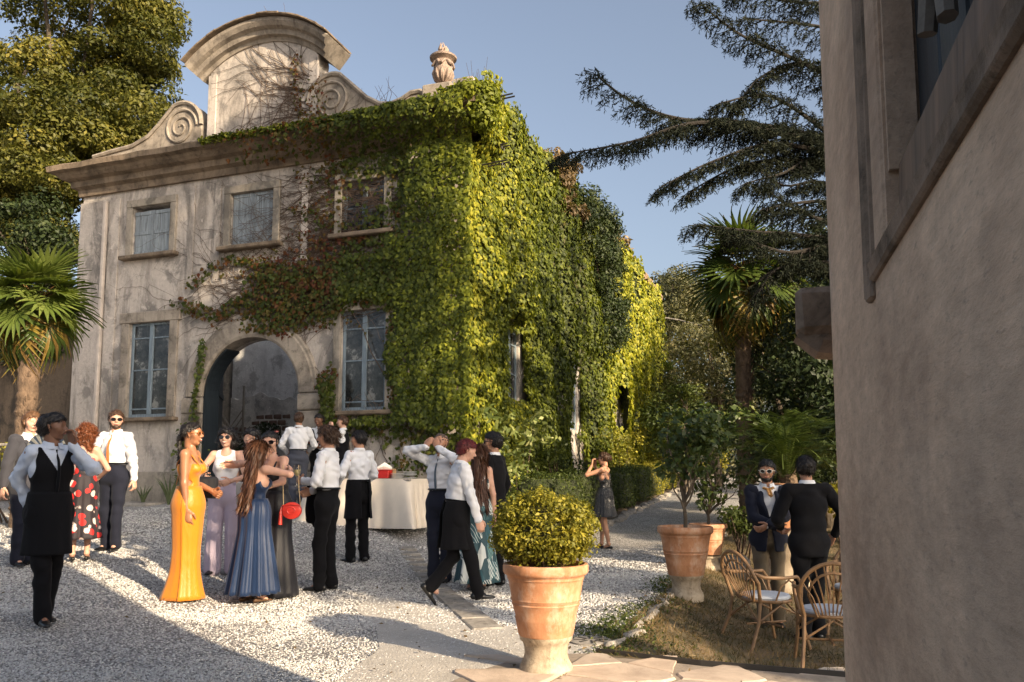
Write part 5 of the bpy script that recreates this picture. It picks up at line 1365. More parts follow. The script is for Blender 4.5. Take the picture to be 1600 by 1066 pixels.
# ------------------------------------------------------------------ rattan chairs
rat = simple('golden_rattan', (.23, .13, .06), .55, .35, 14, .4, 50, .003, (1, 1, 1)); cush = simple('pale_grey_cushion', (.52, .55, .60), .9, .1, 10, .3, 120, .002)
def rattan_chair(label, loc, rz, cush_label):
    o = empty('rattan_chair', loc, rz, label, 'chair', 'rattan chairs on the lawn')
    r = .0135; w, d = .235, .215
    for sx in (-1, 1):
        m = MB(); m.tube([(sx * w * 1.12, d * 1.3, 0), (sx * w * 1.02, d * 1.05, .22), (sx * w, d, .44), (sx * w * 1.1, d * .98, .60), (sx * w * 1.12, d * .75, .665)], r * 1.15, 8); m.build('leg', rat, o, True)
        m = MB(); m.tube([(sx * w * 1.15, -d * 1.7, 0), (sx * w * 1.0, -d * 1.15, .25), (sx * w * .95, -d, .44)], r * 1.15, 8); m.build('leg', rat, o, True)
        m = MB(); m.tube([(sx * w * 1.12, d * .75, .665), (sx * w * 1.2, 0, .66), (sx * w * 1.16, -d * .9, .67), (sx * w * .98, -d * 1.25, .70)], r * 1.2, 8); m.build('armrest', rat, o, True)
        m = MB(); m.tube([(sx * w, d * .95, .44), (sx * w * 1.14, d * .72, .58), (sx * w * 1.16, d * .3, .64), (sx * w * 1.14, -.02, .58), (sx * w * 1.0, -.06, .44)], r * .7, 6); m.build('arm_hoop', rat, o, True)
        m = MB(); m.tube([(sx * w, d, .30), (sx * w * .9, 0, .40), (sx * w, -d * 1.05, .28)], r * .75, 6); m.build('side_brace', rat, o, True)
    for sy in (-1, 1):
        m = MB(); m.tube([(-w * 1.04, sy * d * 1.1, .25), (0, sy * d * .98, .41), (w * 1.04, sy * d * 1.1, .25)], r * .75, 6); m.build('brace', rat, o, True)
    m = MB(); m.tube([(-w * 1.05, 0, .22), (w * 1.05, 0, .22)], r * .8, 6); m.tube([(0, -d, .22), (0, d, .22)], r * .8, 6); m.build('stretcher', rat, o, True)
    m = MB(); P_ = [(w * 1.04 * math.cos(a), d * 1.04 * math.sin(a), .44) for a in np.linspace(0, 2 * math.pi, 25)]; m.tube(P_, r * 1.1, 7); m.build('seat_frame', rat, o, True)
    m = MB(); m.lathe([(.001, .425), (.235, .425), (.235, .437), (.001, .437)], 24); m.v = [(x, y * .93, z) for x, y, z in m.v]; m.build('seat', rat, o)
    hoop = [(-w * .95, -d, .44)] + [(-.265 * math.cos(a), -d * 1.2 - .10 * math.sin(a) ** .7, .62 + .27 * math.sin(a)) for a in np.linspace(0, math.pi, 17)] + [(w * .95, -d, .44)]
    m = MB(); m.tube(hoop, r * 1.25, 8); m.build('backrest', rat, o, True)
    hoop2 = [(-.19 * math.cos(a), -d * 1.18 - .09 * math.sin(a) ** .7, .62 + .19 * math.sin(a)) for a in np.linspace(0, math.pi, 13)]
    m = MB(); m.tube([(-.12, -d, .44)] + hoop2 + [(.12, -d, .44)], r * .8, 6); m.build('inner_hoop', rat, o, True)
    for k in range(9):
        u = (k - 4) / 4; a = math.pi / 2 - u * 1.15
        m = MB(); m.tube([(u * .10, -d * .98, .44), (u * .16, -d * 1.12 - .04, .60), (.262 * math.cos(a), -d * 1.2 - .10 * abs(math.sin(a)) ** .7, .62 + .262 * math.sin(a))], r * .5, 5); m.build('spindle', rat, o, True)
    c = tag(None or (lambda mb_: (mb_.lathe([(.001, .44), (.19, .44), (.222, .452), (.228, .468), (.215, .486), (.15, .496), (.001, .50)], 28), mb_)[1])(MB()).build('seat_cushion', cush, None, True), cush_label, 'cushion', 'pale cushions on the rattan chairs')
    c.location = loc; c.rotation_euler = (0, 0, rz)
    return o
def gz(px, d): p = at(px, 800, d); return gp(p.x, p.y, .012)
rattan_chair('rattan armchair seen from its side, leftmost on the lawn', gz(1192, 7.7), R(-72), 'pale cushion on the leftmost rattan chair')
rattan_chair('rattan armchair seen from behind, nearest the rough wall', gz(1290, 6.9), R(-14), 'pale cushion on the rattan chair nearest the rough wall')
rattan_chair('rattan chair half hidden behind the nearest one and the wall edge', gz(1335, 8.3), R(150), 'cushion on the half hidden rattan chair behind')
# ------------------------------------------------------------------ serving table
tc = at(574, 790, 13.75); tb = gp(tc.x, tc.y); TZ = .76
tbl = empty('serving_table', tb, BA, 'long serving table hidden under a cream cloth near the villa', 'table')
m = MB(); m.box((0, 0, TZ - .02), (1.96, .76, .035), bev=.005); m.build('tabletop', M['grey_wood'], tbl)
for sx in (-1, 1):
    for sy in (-1, 1): m = MB(); m.tube([(sx * .85, sy * .3, 0), (sx * .85, sy * .3, TZ - .03)], .02, 6); m.build('leg', M['iron'], tbl)
NN = 220; V = []; rows_ = 16
per = []
for k in range(NN):
    a = 2 * math.pi * k / NN; ca, sa = math.cos(a), math.sin(a); q = (abs(ca) ** 9 + abs(sa) ** 9) ** (-1 / 9); per.append((ca * q, sa * q))
for j in range(rows_):
    t = j / (rows_ - 1)
    for k, (cx, cy) in enumerate(per):
        a = 2 * math.pi * k / NN; corner = max(0, (abs(cx * cy) - .55) / .45) ** 1.2
        f = t ** 1.1 * (.045 * math.sin(a * 13 + 1.5 * math.sin(a * 3)) + .02 * math.sin(a * 31 + 1)) * (1 + .8 * corner); fl = .05 * t + .26 * t * corner + f
        V.append((cx * .99 + (1 if cx > 0 else -1) * min(1, abs(cx)) * fl, cy * .39 + (1 if cy > 0 else -1) * min(1, abs(cy)) * fl, TZ + .004 - t * (TZ + .05) + (.035 * corner * t)))
Fc = [(j * NN + k, j * NN + (k + 1) % NN, (j + 1) * NN + (k + 1) % NN, (j + 1) * NN + k) for j in range(rows_ - 1) for k in range(NN)]
m = MB(); m.add(V, Fc); m.add([V[k] for k in range(NN)], [tuple(range(NN))])
linen = simple('cream_linen', (.72, .63, .52), .9, .1, 3, .25, 160, .002)
o = tag(m.build('tablecloth', linen, None, True), 'cream floor-length tablecloth over the long serving table', 'tablecloth'); o.location = tb; o.rotation_euler = (0, 0, BA)
def on_table(x, y, dz=0): return tb + BX * x + BY * y + Vector((0, 0, TZ + .008 + dz))
rb = empty('red_box', on_table(.34, -.1), BA + .1, 'small red box on the white-clothed table by the plates', 'box'); red = simple('glossy_red', (.45, .015, .01), .45, .2, 20)
m = MB(); m.box((0, 0, .065), (.28, .2, .13), bev=.008); m.build('box_body', red, rb); m = MB(); m.box((0, 0, .136), (.3, .22, .014), bev=.004); m.build('rim', red, rb)
nap = tag((lambda q: (q.tube([(-.12, 0, .02), (0, .02, .06), (.12, 0, .02)], [.03, .07, .03], 9), q)[1])(MB()).build('paper_napkins', simple('white_paper', (.72, .68, .62), .9, .2, 20), None, True), 'crumpled white napkins heaped on the red box', 'napkins'); nap.location = on_table(.36, -.08, .145)
for k in range(8):
    m = MB(); m.lathe([(.05, 0), (.115, .012), (.117, .016), (.05, .006)], 24); o = m.build('plate', simple('white_china', (.75, .75, .74), .3, .05, 3, 0) if k == 0 else M.setdefault('_china', bpy.data.materials['white_china']), None, True)
    s_ = k % 2; tag(o, ['lowest' , 'low', 'second', 'second', 'third', 'third', 'top', 'top'][k] + ' white plate in the ' + ('right' if s_ else 'left') + ' stack on the table', 'plate', 'stacked white plates'); o.location = on_table(.62 + .2 * s_, -.1 + .05 * s_, .022 * (k // 2) + .03 * s_ * (k > 1))
fd = empty('food_board', on_table(-.02, .0), BA, 'wooden board heaped with snacks on the table left of the red box', 'food')
m = MB(); m.box((0, 0, .012), (.5, .3, .022), bev=.005); m.build('board', simple('board_wood', (.33, .18, .08), .6, .3, 5), fd)
fm = [simple('food_%s' % nm, c, .7, .4, 30) for nm, c in (('orange', (.5, .22, .05)), ('brown', (.28, .13, .05)), ('straw', (.55, .38, .16)))]
for k in range(26): m = MB(); m.box((random.uniform(-.2, .2), random.uniform(-.1, .1), .04 + random.uniform(0, .05)), (.07, .05, .04), Matrix.Rotation(random.uniform(0, 3), 3, 'Z'), bev=.015, jit=.004); m.build('snack', fm[k % 3], fd, True)
cr = empty('wooden_crate', on_table(.12, .22), BA, 'low pale wooden crate behind the snacks on the table', 'crate')
for k in range(3):
    m = MB(); m.box((0, -.1, .03 + k * .055), (.5, .012, .045)); m.build('slat', simple('crate_wood', (.42, .27, .14), .7, .2, 6) if k == 0 else bpy.data.materials['crate_wood'], cr)
    m = MB(); m.box((0, .1, .03 + k * .055), (.5, .012, .045)); m.build('slat', bpy.data.materials['crate_wood'], cr)
for x in (-.24, .24): m = MB(); m.box((x, 0, .085), (.014, .21, .16)); m.build('end_board', bpy.data.materials['crate_wood'], cr)
drink = {}
def wine_glass(loc, label, fill=None, rot=(0, 0, 0), s=1.0, group=None):
    o = empty('drinking_glass', loc, 0, label, 'glass', group); o.rotation_euler = rot; o.scale = (s,) * 3
    m = MB(); m.lathe([(.033, 0), (.033, .003), (.006, .008), (.0045, .02), (.0045, .085), (.012, .095), (.034, .125), (.038, .155), (.034, .205), (.032, .205), (.036, .155), (.032, .127), (.010, .098)], 20); m.build('glass_body', M['clear'], o, True)
    if fill:
        if fill not in drink: q = NT('drink_%d' % len(drink)); drink[fill] = q.fin(fill, .1, IOR=1.33)
        m = MB(); m.lathe([(.008, .1), (.031, .128), (.034, .15), (.034, .165), (.001, .165)], 18); m.build('drink', drink[fill], o, True)
    return o
for k in range(9):
    wine_glass(on_table(-.86 + .1 * (k % 5), -.22 + .12 * (k // 5)), 'clear stemmed glass, %s in the %s at the table end' % (['leftmost', 'second-left', 'middle one', 'second-right', 'rightmost'][k % 5], ['front row', 'back row'][k // 5]), None, group='glasses clustered on the serving table')
# ------------------------------------------------------------------ bodies: blended tapered limbs turned into one surface
def v3(*a): return np.array(a, float)
class Sdf:
    """smooth union of tapered capsules, sampled on a grid and skinned"""
    def __init__(s, res=.012, k=.03): s.p = []; s.res = res; s.k = k; s.cuts = []; s.carve = []
    def cap(s, a, b, ra, rb=None, fl=None, k=None):
        s.p.append((np.array(a, float), np.array(b, float), ra, ra if rb is None else rb, fl, s.k if k is None else k)); return s
    def cut(s, p, n): s.cuts.append((np.array(p, float), unit(np.array(n, float)))); return s       # keeps the side n points away from
    def mesh(s, wr=None):
        lo = np.min([np.minimum(a, b) - max(ra, rb) - .03 for a, b, ra, rb, _, _ in s.p], 0); hi = np.max([np.maximum(a, b) + max(ra, rb) + .03 for a, b, ra, rb, _, _ in s.p], 0)
        h = s.res; n = np.ceil((hi - lo) / h).astype(int) + 1
        ax = [lo[i] + h * np.arange(n[i]) for i in range(3)]
        Vv = np.full(n, .08, np.float32)
        for a, b, ra, rb, fl, k in s.p:
            m = max(ra, rb) + .035 + k
            i0 = np.maximum(0, ((np.minimum(a, b) - m - lo) / h).astype(int)); i1 = np.minimum(n, ((np.maximum(a, b) + m - lo) / h).astype(int) + 2)
            gx_, gy_, gz_ = np.meshgrid(ax[0][i0[0]:i1[0]], ax[1][i0[1]:i1[1]], ax[2][i0[2]:i1[2]], indexing='ij', sparse=True)
            px, py, pz = gx_ - a[0], gy_ - a[1], gz_ - a[2]
            ab = b - a
            if fl is not None:
                nv, f = fl; dd = px * nv[0] + py * nv[1] + pz * nv[2]; g = (f - 1) * dd
                px, py, pz = px + nv[0] * g, py + nv[1] * g, pz + nv[2] * g
                ab = ab + nv * (f - 1) * np.dot(ab, nv)
            L2 = max(1e-9, float(ab @ ab)); t = np.clip((px * ab[0] + py * ab[1] + pz * ab[2]) / L2, 0, 1)
            d = np.sqrt((px - t * ab[0]) ** 2 + (py - t * ab[1]) ** 2 + (pz - t * ab[2]) ** 2) - (ra + (rb - ra) * t)
            sl = Vv[i0[0]:i1[0], i0[1]:i1[1], i0[2]:i1[2]]
            if k > 0:
                hh = np.maximum(k - np.abs(d - sl), 0) / k; r = np.minimum(d, sl) - hh * hh * k * .25
            else: r = np.minimum(d, sl)
            Vv[i0[0]:i1[0], i0[1]:i1[1], i0[2]:i1[2]] = r
        X, Y, Z = np.meshgrid(*ax, indexing='ij', sparse=True)
        if wr is not None: Vv = Vv + wr(X, Y, Z).astype(np.float32)
        for p, nv in s.cuts: Vv = np.maximum(Vv, (X - p[0]) * nv[0] + (Y - p[1]) * nv[1] + (Z - p[2]) * nv[2])
        for f in s.carve: Vv = np.maximum(Vv, -f(X, Y, Z))
        Vv[0] = Vv[-1] = .1; Vv[:, 0] = Vv[:, -1] = .1; Vv[:, :, 0] = Vv[:, :, -1] = .1
        return surf_net(Vv, lo, h)
def surf_net(Vv, lo, h):
    ins = Vv < 0; nx, ny, nz = Vv.shape
    c = [ins[i:nx - 1 + i, j:ny - 1 + j, k:nz - 1 + k] for i in (0, 1) for j in (0, 1) for k in (0, 1)]
    sm = sum(x.astype(np.int8) for x in c); act = (sm > 0) & (sm < 8)
    idx = np.full(act.shape, -1, np.int64); I = np.argwhere(act); idx[act] = np.arange(len(I))
    acc = np.zeros((len(I), 3)); cnt = np.zeros(len(I))
    offs = [(i, j, k) for i in (0, 1) for j in (0, 1) for k in (0, 1)]
    val = np.stack([Vv[I[:, 0] + o[0], I[:, 1] + o[1], I[:, 2] + o[2]] for o in offs], 1)
    for a in range(8):
        for b in range(a + 1, 8):
            oa, ob = np.array(offs[a]), np.array(offs[b])
            if np.abs(oa - ob).sum() != 1: continue
            va, vb = val[:, a], val[:, b]; m = (va < 0) != (vb < 0)
            t = np.where(m, va / np.where(np.abs(va - vb) < 1e-12, 1, va - vb), 0)
            acc += np.where(m[:, None], oa + (ob - oa) * t[:, None], 0); cnt += m
    P = lo + h * (I + acc / np.maximum(cnt, 1)[:, None])
    Fs = []
    for ax_ in range(3):
        o = [0, 0, 0]; o[ax_] = 1
        A = ins[:nx - o[0] or None, :ny - o[1] or None, :nz - o[2] or None]; B = ins[o[0]:, o[1]:, o[2]:]
        E = np.argwhere(A != B); u, w = [(1, 2), (2, 0), (0, 1)][ax_]
        E = E[(E[:, u] > 0) & (E[:, w] > 0)]
        lim = np.array(idx.shape); E = E[(E < lim).all(1)]
        def at_(du, dw):
            q = E.copy(); q[:, u] -= du; q[:, w] -= dw; return idx[q[:, 0], q[:, 1], q[:, 2]]
        q = np.stack([at_(1, 1), at_(0, 1), at_(0, 0), at_(1, 0)], 1)
        flip = ~A[E[:, 0], E[:, 1], E[:, 2]]; q[flip] = q[flip][:, ::-1]
        Fs.append(q[(q >= 0).all(1)])
    return P, np.concatenate(Fs)
def join_np(L):
    V = []; Fc = []; n = 0
    for v, f in L: V.append(v); Fc.append(f + n); n += len(v)
    return np.concatenate(V), np.concatenate(Fc)
def np_obj(name, VF, mat, parent, smooth=True):
    return link(name, np_mesh(name, VF[0], VF[1]), mat, parent, smooth)
def wrinkle(amp, seed, fx=34, fz=48):
    r = np.random.default_rng(seed); a, b, c, d, e = r.uniform(0, 6.28, 5); sx = r.uniform(.7, 1.3)
    K = r.normal(0, 1, (6, 3)); K /= np.linalg.norm(K, axis=1)[:, None]; fr_ = r.uniform(.7, 1.7, 6); ph = r.uniform(0, 6.28, (6, 2))
    def f(X, Y, Z): return amp * .55 * sum(np.sin((K[i, 0] * X + K[i, 1] * Y) * fx * fr_[i] + K[i, 2] * Z * fz * fr_[i] + ph[i, 0] + 1.6 * np.sin(K[(i + 1) % 6, 0] * X * fx * .5 + K[(i + 2) % 6, 1] * Y * fx * .5 + Z * fz * .35 + ph[i, 1])) for i in range(6))
    return f
def ik(a, t, l1, l2, hint):
    a, t, hint = np.array(a, float), np.array(t, float), np.array(hint, float)
    d = t - a; L = np.linalg.norm(d); L_ = min(L, (l1 + l2) * .998); u = d / max(L, 1e-6); t = a + u * L_
    c = (l1 * l1 + L_ * L_ - l2 * l2) / (2 * l1 * L_); c = max(-1, min(1, c)); s_ = math.sqrt(1 - c * c)
    hv = hint - u * np.dot(hint, u); hv = hv / max(1e-6, np.linalg.norm(hv))
    return a + u * l1 * c + hv * l1 * s_, t
def rotz(v, a): c, s = math.cos(a), math.sin(a); return np.array([v[0] * c - v[1] * s, v[0] * s + v[1] * c, v[2]])
def hand_prims(S, w, d, nrm, side, L, curl=.4, spread=.0, point=None):
    """w wrist, d finger direction, nrm palm normal, side = +1 thumb on the cross(d,nrm) side; L hand length"""
    d = unit(np.array(d, float)); nrm = np.array(nrm, float); nrm = unit(nrm - d * np.dot(nrm, d)); sd = np.cross(d, nrm) * side
    pl = L * .52; fl_ = (nrm, 1.9)
    S.cap(w - d * .01, w + d * pl * .9 + sd * .006, L * .17, L * .21, fl_, .012)
    S.cap(w + d * pl * .35 - sd * L * .10, w + d * pl * .9 - sd * L * .14, L * .12, L * .10, fl_, .012)
    S.cap(w + d * pl * .35 + sd * L * .10, w + d * pl * .9 + sd * L * .14, L * .12, L * .10, fl_, .012)
    for i, (o, ln) in enumerate(((.165, .40), (.058, .45), (-.05, .42), (-.155, .33))):
        c = curl * (1 + .12 * i); base = w + d * pl * .96 + sd * L * o; ln *= L
        if point is not None and i in point: c = point[i]
        dd = unit(d + sd * spread * o * 3); p = base; a = 0
        for j, (fr, r0, r1) in enumerate(((.45, .058, .053), (.31, .053, .048), (.26, .048, .036))):
            a += c * (.9 if j == 0 else 1.1); q = p + (dd * math.cos(a) + nrm * math.sin(a)) * ln * fr; S.cap(p, q, L * r0, L * r1, None, .003); p = q
    tb_ = w + d * pl * .25 + sd * L * .16; q = tb_ + unit(sd * .8 + d * .75 + nrm * .35) * L * .2; r_ = q + unit(d * 1.0 + sd * .25 + nrm * (.25 + curl * .5)) * L * .17; z_ = r_ + unit(d * 1.0 + nrm * (.2 + curl)) * L * .12
    S.cap(w + d * pl * .15, tb_, L * .10, L * .09, None, .01); S.cap(tb_, q, L * .085, L * .065, None, .006); S.cap(q, r_, L * .064, L * .056, None, .003); S.cap(r_, z_, L * .055, L * .042, None, .003)

def skin_mat(name, c, rough=.5):
    t = NT(name); n = t.noise(9, 4, .6); cc = t.ramp(n, [(.3, tuple(x * .85 for x in c)), (.7, tuple(min(1, x * 1.1) for x in c))])
    return t.fin(cc, rough, t.bump(t.noise(160, 3), .12, .001), Subsurface_Weight=.12, Subsurface_Radius=(.02, .008, .004), Subsurface_Scale=.6)
SK = {'light': skin_mat('light_skin', (.58, .33, .235)), 'tan': skin_mat('tanned_skin', (.42, .215, .13)), 'brown': skin_mat('brown_skin', (.20, .095, .055)), 'deep': skin_mat('deep_brown_skin', (.34, .155, .08), .38)}
def cloth_mat(name, c, rough=.85, sheen=.2, wr=.35, wsc=9, spec=.3):
    t = NT(name); v = t.coord((1, 1, .45)); n = t.noise(wsc, 5, .6, v, .8)
    cc = t.ramp(t.noise(5, 4), [(.3, tuple(x * .92 for x in c)), (.7, c)])
    nb = t.bump(n, wr, .02); nb = t.bump(t.noise(350, 2), .15, .0008, nb)
    m = t.fin(cc, rough, nb, spec=spec); t.b.inputs['Sheen Weight'].default_value = sheen; return m
CL = {'white': cloth_mat('white_shirt_cotton', (.74, .74, .76), .85, .1), 'paleblue': cloth_mat('pale_blue_shirt_cotton', (.52, .58, .69), .85, .1), 'black': cloth_mat('black_cloth', (.0065, .0065, .008), .9, .04, spec=.12),
      'navy': cloth_mat('navy_cloth', (.012, .014, .026), .85, .08, spec=.2), 'grey': cloth_mat('dark_grey_suiting', (.045, .045, .055), .85, .1), 'slate': cloth_mat('slate_trouser_cloth', (.05, .055, .075), .85, .1),
      'khaki': cloth_mat('khaki_cloth', (.13, .10, .065), .85, .1), 'orange': cloth_mat('orange_satin', (.60, .20, .010), .42, .25, .5, 7), 'lilac': cloth_mat('lilac_pleated_cloth', (.50, .42, .52), .75, .2),
      'blue': cloth_mat('navy_blue_satin', (.007, .022, .066), .5, .15, .3), 'ochre': cloth_mat('rust_silk', (.42, .12, .02), .5, .2), 'bluetie': cloth_mat('blue_grey_silk', (.05, .08, .12), .5, .2), 'sand': cloth_mat('sand_silk', (.50, .24, .06), .5, .2),
      'shoe': cloth_mat('black_leather', (.008, .008, .008), .35, 0, .1, spec=.5), 'tanshoe': cloth_mat('brown_sole', (.10, .055, .03), .6, 0, .1), 'blackdress': cloth_mat('black_dress_fabric', (.009, .009, .013), .55, .12, spec=.3)}
def seq():
    t = NT('black_sequins'); v = t.n('TexVoronoi'); v.inputs['Scale'].default_value = 90; t.set(v.inputs[0], t.tc.outputs['Object'])
    t.fin((.012, .012, .014), .25, t.bump(v.outputs[0], .9, .01), spec=.6); t.b.inputs['Specular IOR Level'].default_value = .9; return t.m
CL['sequin'] = seq()
def floral():
    t = NT('red_flowered_print'); v = t.n('TexVoronoi'); v.inputs['Scale'].default_value = 10; t.set(v.inputs[0], t.tc.outputs['Object'])
    d = t.math('ADD', v.outputs[0], t.math('MULTIPLY', t.noise(30, 3), .25)); pick = t.ramp(v.outputs[1], [(.60, 0), (.64, 1)], 'LINEAR')
    fl = t.mix(t.ramp(d, [(.50, 0), (.56, 1)]), t.mix(pick, (.50, .02, .018), (.62, .50, .46)), (.02, .014, .018)); return t.fin(fl, .75)
CL['floral'] = floral()
def leafprint():
    t = NT('palm_leaf_print')
    a = t.n('TexVoronoi'); a.inputs['Scale'].default_value = 11; t.set(a.inputs[0], t.coord((1, 1, .48), rot=(.5, .4, .6)))
    w = t.n('TexWave'); w.inputs['Scale'].default_value = 14; w.inputs['Distortion'].default_value = 2; t.set(w.inputs[0], t.coord((1, 1, .6), rot=(.9, .6, .3)))
    c = t.ramp(t.math('ADD', t.math('MULTIPLY', a.outputs[1], 1.0), t.math('MULTIPLY', w.outputs[1], .06)), [(.30, (.02, .06, .075)), (.42, (.55, .58, .56)), (.55, (.04, .12, .14)), (.63, (.62, .64, .60)), (.74, (.03, .09, .11)), (.85, (.13, .24, .23)), (.90, (.60, .62, .58))], 'CONSTANT')
    return t.fin(c, .7)
CL['leafprint'] = leafprint()
def hair_mat(name, c, rough=.42):
    t = NT(name); n = t.noise(18, 5, .7, t.coord((5, 5, .35)), .6); cc = t.ramp(n, [(.3, tuple(x * .55 for x in c)), (.75, tuple(x * 1.6 for x in c))])
    return t.fin(cc, rough, t.bump(n, .8, .006), spec=.4)
HR = {'black': hair_mat('black_hair', (.012, .009, .008)), 'brown': hair_mat('brown_hair', (.055, .028, .015)), 'lightbrown': hair_mat('light_brown_hair', (.13, .065, .03)), 'auburn': hair_mat('auburn_hair', (.15, .045, .015)), 'red': hair_mat('dark_red_hair', (.10, .012, .012)), 'longbrown': hair_mat('long_brown_hair', (.085, .036, .018)), 'stubble': hair_mat('short_stubble', (.10, .07, .055), .8)}
EYE = simple('dark_eye', (.03, .02, .015), .25, .1, 20, 0); LIP = simple('lips', (.36, .12, .10), .5, .1, 20, 0); REDLIP = simple('red_lips', (.45, .03, .03), .4, .1, 20, 0); LENS = simple('dark_lens', (.006, .006, .008), .12, .1, 4, 0, spec=.7); TEETH = simple('teeth', (.7, .68, .64), .4, .05, 4, 0)
T_STR = (np.array([[-.045, 0, 0], [.045, 0, 0], [.05, .55, .07], [-.04, .55, .07], [0, 1, .03]]), np.array([[0, 1, 2], [0, 2, 3], [3, 2, 4]]))

def person(label, px, d, h, face, skin='light', sex='m', hair=('short', 'brown'), top='shirt', topc='white', bottom='trousers', botc='black', rh=None, lh=None, rel=(1, -1, -.4), lel=(-1, -1, -.4), head=(0, 0), lean=(0, 0),
           feet=((.11, 0, 0, 0), (-.11, 0, 0, 0)), glasses=None, tie=None, extra=(), rcurl=.5, lcurl=.5, rdir=None, ldir=None, rn=None, ln=None, group=None, seed=1, wide=1.0, res=.0125, smile=False, beard=False, twist=0, base=None, dz=0, shoes='shoe', fine=True):
    p0 = at(px, PY, d) if base is None else Vector(base); b = gp(p0.x, p0.y, dz + .012)
    rt = empty('person', b, R(face), label, 'person', group)
    H = h; f = sex == 'f'
    sh = (.098 if f else .112) * H * wide; hip = (.052 if f else .050) * H; wst = (.062 if f else .080) * H * wide
    la, ll_ = R(lean[0]), R(lean[1])                           # lean forward, lean right
    up = unit(v3(math.sin(ll_), math.sin(la), math.cos(la) * math.cos(ll_)))
    fr = unit(v3(0, 1, 0) - up * up[1]); rg = np.cross(fr, up)
    lowz = min(ft[2] for ft in feet); P = v3(.0, 0, .525 * H + lowz * 0)
    fc = np.mean([[ft[0], ft[1]] for ft in feet], 0); P[0] += fc[0]; P[1] += fc[1]
    W = P + up * .095 * H; Cc = P + up * .205 * H; N = P + up * .308 * H
    fr2, rg2 = (unit(fr * math.cos(R(twist)) - rg * math.sin(R(twist))), None) if twist else (fr, None); rg2 = np.cross(fr2, up)
    SR, SL = N - up * .022 * H + rg2 * (sh - .022 * H), N - up * .022 * H - rg2 * (sh - .022 * H)
    hy, hp = R(head[0]), R(head[1])
    hfr = unit(fr2 * math.cos(hy) - rg2 * math.sin(hy)); hr = np.cross(hfr, up); hu = unit(up * math.cos(hp) + hfr * math.sin(hp)); hfr = np.cross(hu, hr)
    if hfr @ (fr2 * math.cos(hy) - rg2 * math.sin(hy)) < 0: hfr = -hfr
    HH = .130 * H; Hc = N + up * ((.027 if f else .032) * H) + fr2 * .008 * H + hu * HH * .52
    ua, fa, hl = .165 * H, .148 * H, .106 * H
    def tgt(t, S_, s_): return S_ + rg2 * s_ * .05 - up * (ua + fa) * .985 + fr2 * .03 if t is None else v3(*t) * v3(H, H, H)
    # targets are given in units of body height in the person's own frame, z from the ground
    ER, WR = ik(SR, tgt(rh, SR, 1), ua, fa, rg2 * rel[0] + fr2 * rel[1] + up * rel[2]); EL, WL = ik(SL, tgt(lh, SL, -1), ua, fa, rg2 * lel[0] + fr2 * lel[1] + up * lel[2])
    legs = []
    for s_, ft in ((1, feet[0]), (-1, feet[1])):
        hj = P + rg * s_ * hip - v3(0, 0, .01 * H); fd = rotz(v3(0, 1, 0), R(ft[3])); pit = ft[4] if len(ft) > 4 else 0
        an = v3(ft[0], ft[1], ft[2] + .048 * H) ; kn, an = ik(hj, an, .2355 * H, .2325 * H, fr + fd * .5); legs.append((hj, kn, an, fd, pit, s_))
    hl_heel = 0
    # ---- skin
    S = Sdf(res, .03)
    k_ = 1.0 if f else 1.12
    S.cap(P - rg * hip * .6, P + rg * hip * .6, .058 * H, None, (fr, 1.2)); S.cap(P, W, .062 * H, wst * .82, (fr, 1.25)); S.cap(W, Cc, wst * .80, .068 * H * k_, (fr, 1.3)); S.cap(Cc - rg2 * .03 * H, Cc + rg2 * .03 * H, .056 * H * k_, None, (fr2, 1.2))
    S.cap(SL + rg2 * .012, SR - rg2 * .012, .028 * H * k_, None, (fr2, 1.1)); S.cap(N - up * .03 * H, N + up * .0 * H, .045 * H, .031 * H, None, .04); S.cap(N - up * .01 * H, Hc - hu * HH * .25 - hfr * HH * .05, (.026 if f else .029) * H * k_, (.024 if f else .027) * H * k_, None, .02)
    if f and top != 'shirt':
        for s_ in (-1, 1): S.cap(Cc + rg2 * s_ * .036 * H + fr2 * .042 * H + up * .012 * H, Cc + rg2 * s_ * .036 * H + fr2 * .05 * H, .026 * H, None, None, .03)
    for Sh, E, Wr in ((SR, ER, WR), (SL, EL, WL)):
        S.cap(Sh, E, .027 * H * k_, .021 * H * k_, None, .03); S.cap(E, Wr, .0215 * H * k_, .0145 * H, None, .012)
    for hj, kn, an, fd, pit, s_ in legs:
        S.cap(hj, kn, .038 * H, .026 * H, None, .02); S.cap(kn, kn * .6 + an * .4, .025 * H, .027 * H, None, .02); S.cap(kn * .6 + an * .4, an, .027 * H, .017 * H, None, .02)
        S.cap(an, an + fd * .07 - v3(0, 0, .03 * H), .02 * H, .017 * H, None, .02)
    parts = [S.mesh()]
    Hs = Sdf(.0065 if fine else .009, .018); q = HH
    def hp_(a, b, c): return Hc + hr * a * q + hfr * b * q + hu * c * q
    Hs.cap(hp_(0, -.13, .12), hp_(0, .07, .14), .335 * q, .315 * q); Hs.cap(hp_(0, .10, .02), hp_(0, .13, -.12), .27 * q, .245 * q); Hs.cap(hp_(-.07, .15, -.33), hp_(.07, .15, -.33), .135 * q, .135 * q, None, .03)
    Hs.cap(hp_(0, .22, -.40), hp_(0, .25, -.41), .085 * q, .07 * q, None, .02)
    Hs.cap(hp_(-.14, .32, .12), hp_(.14, .32, .12), .06 * q, None, None, .02)
    Hs.cap(hp_(0, .36, .06), hp_(0, .475, -.10), .030 * q, .050 * q, None, .012); Hs.cap(hp_(-.045, .41, -.12), hp_(.045, .41, -.12), .04 * q, None, None, .01)
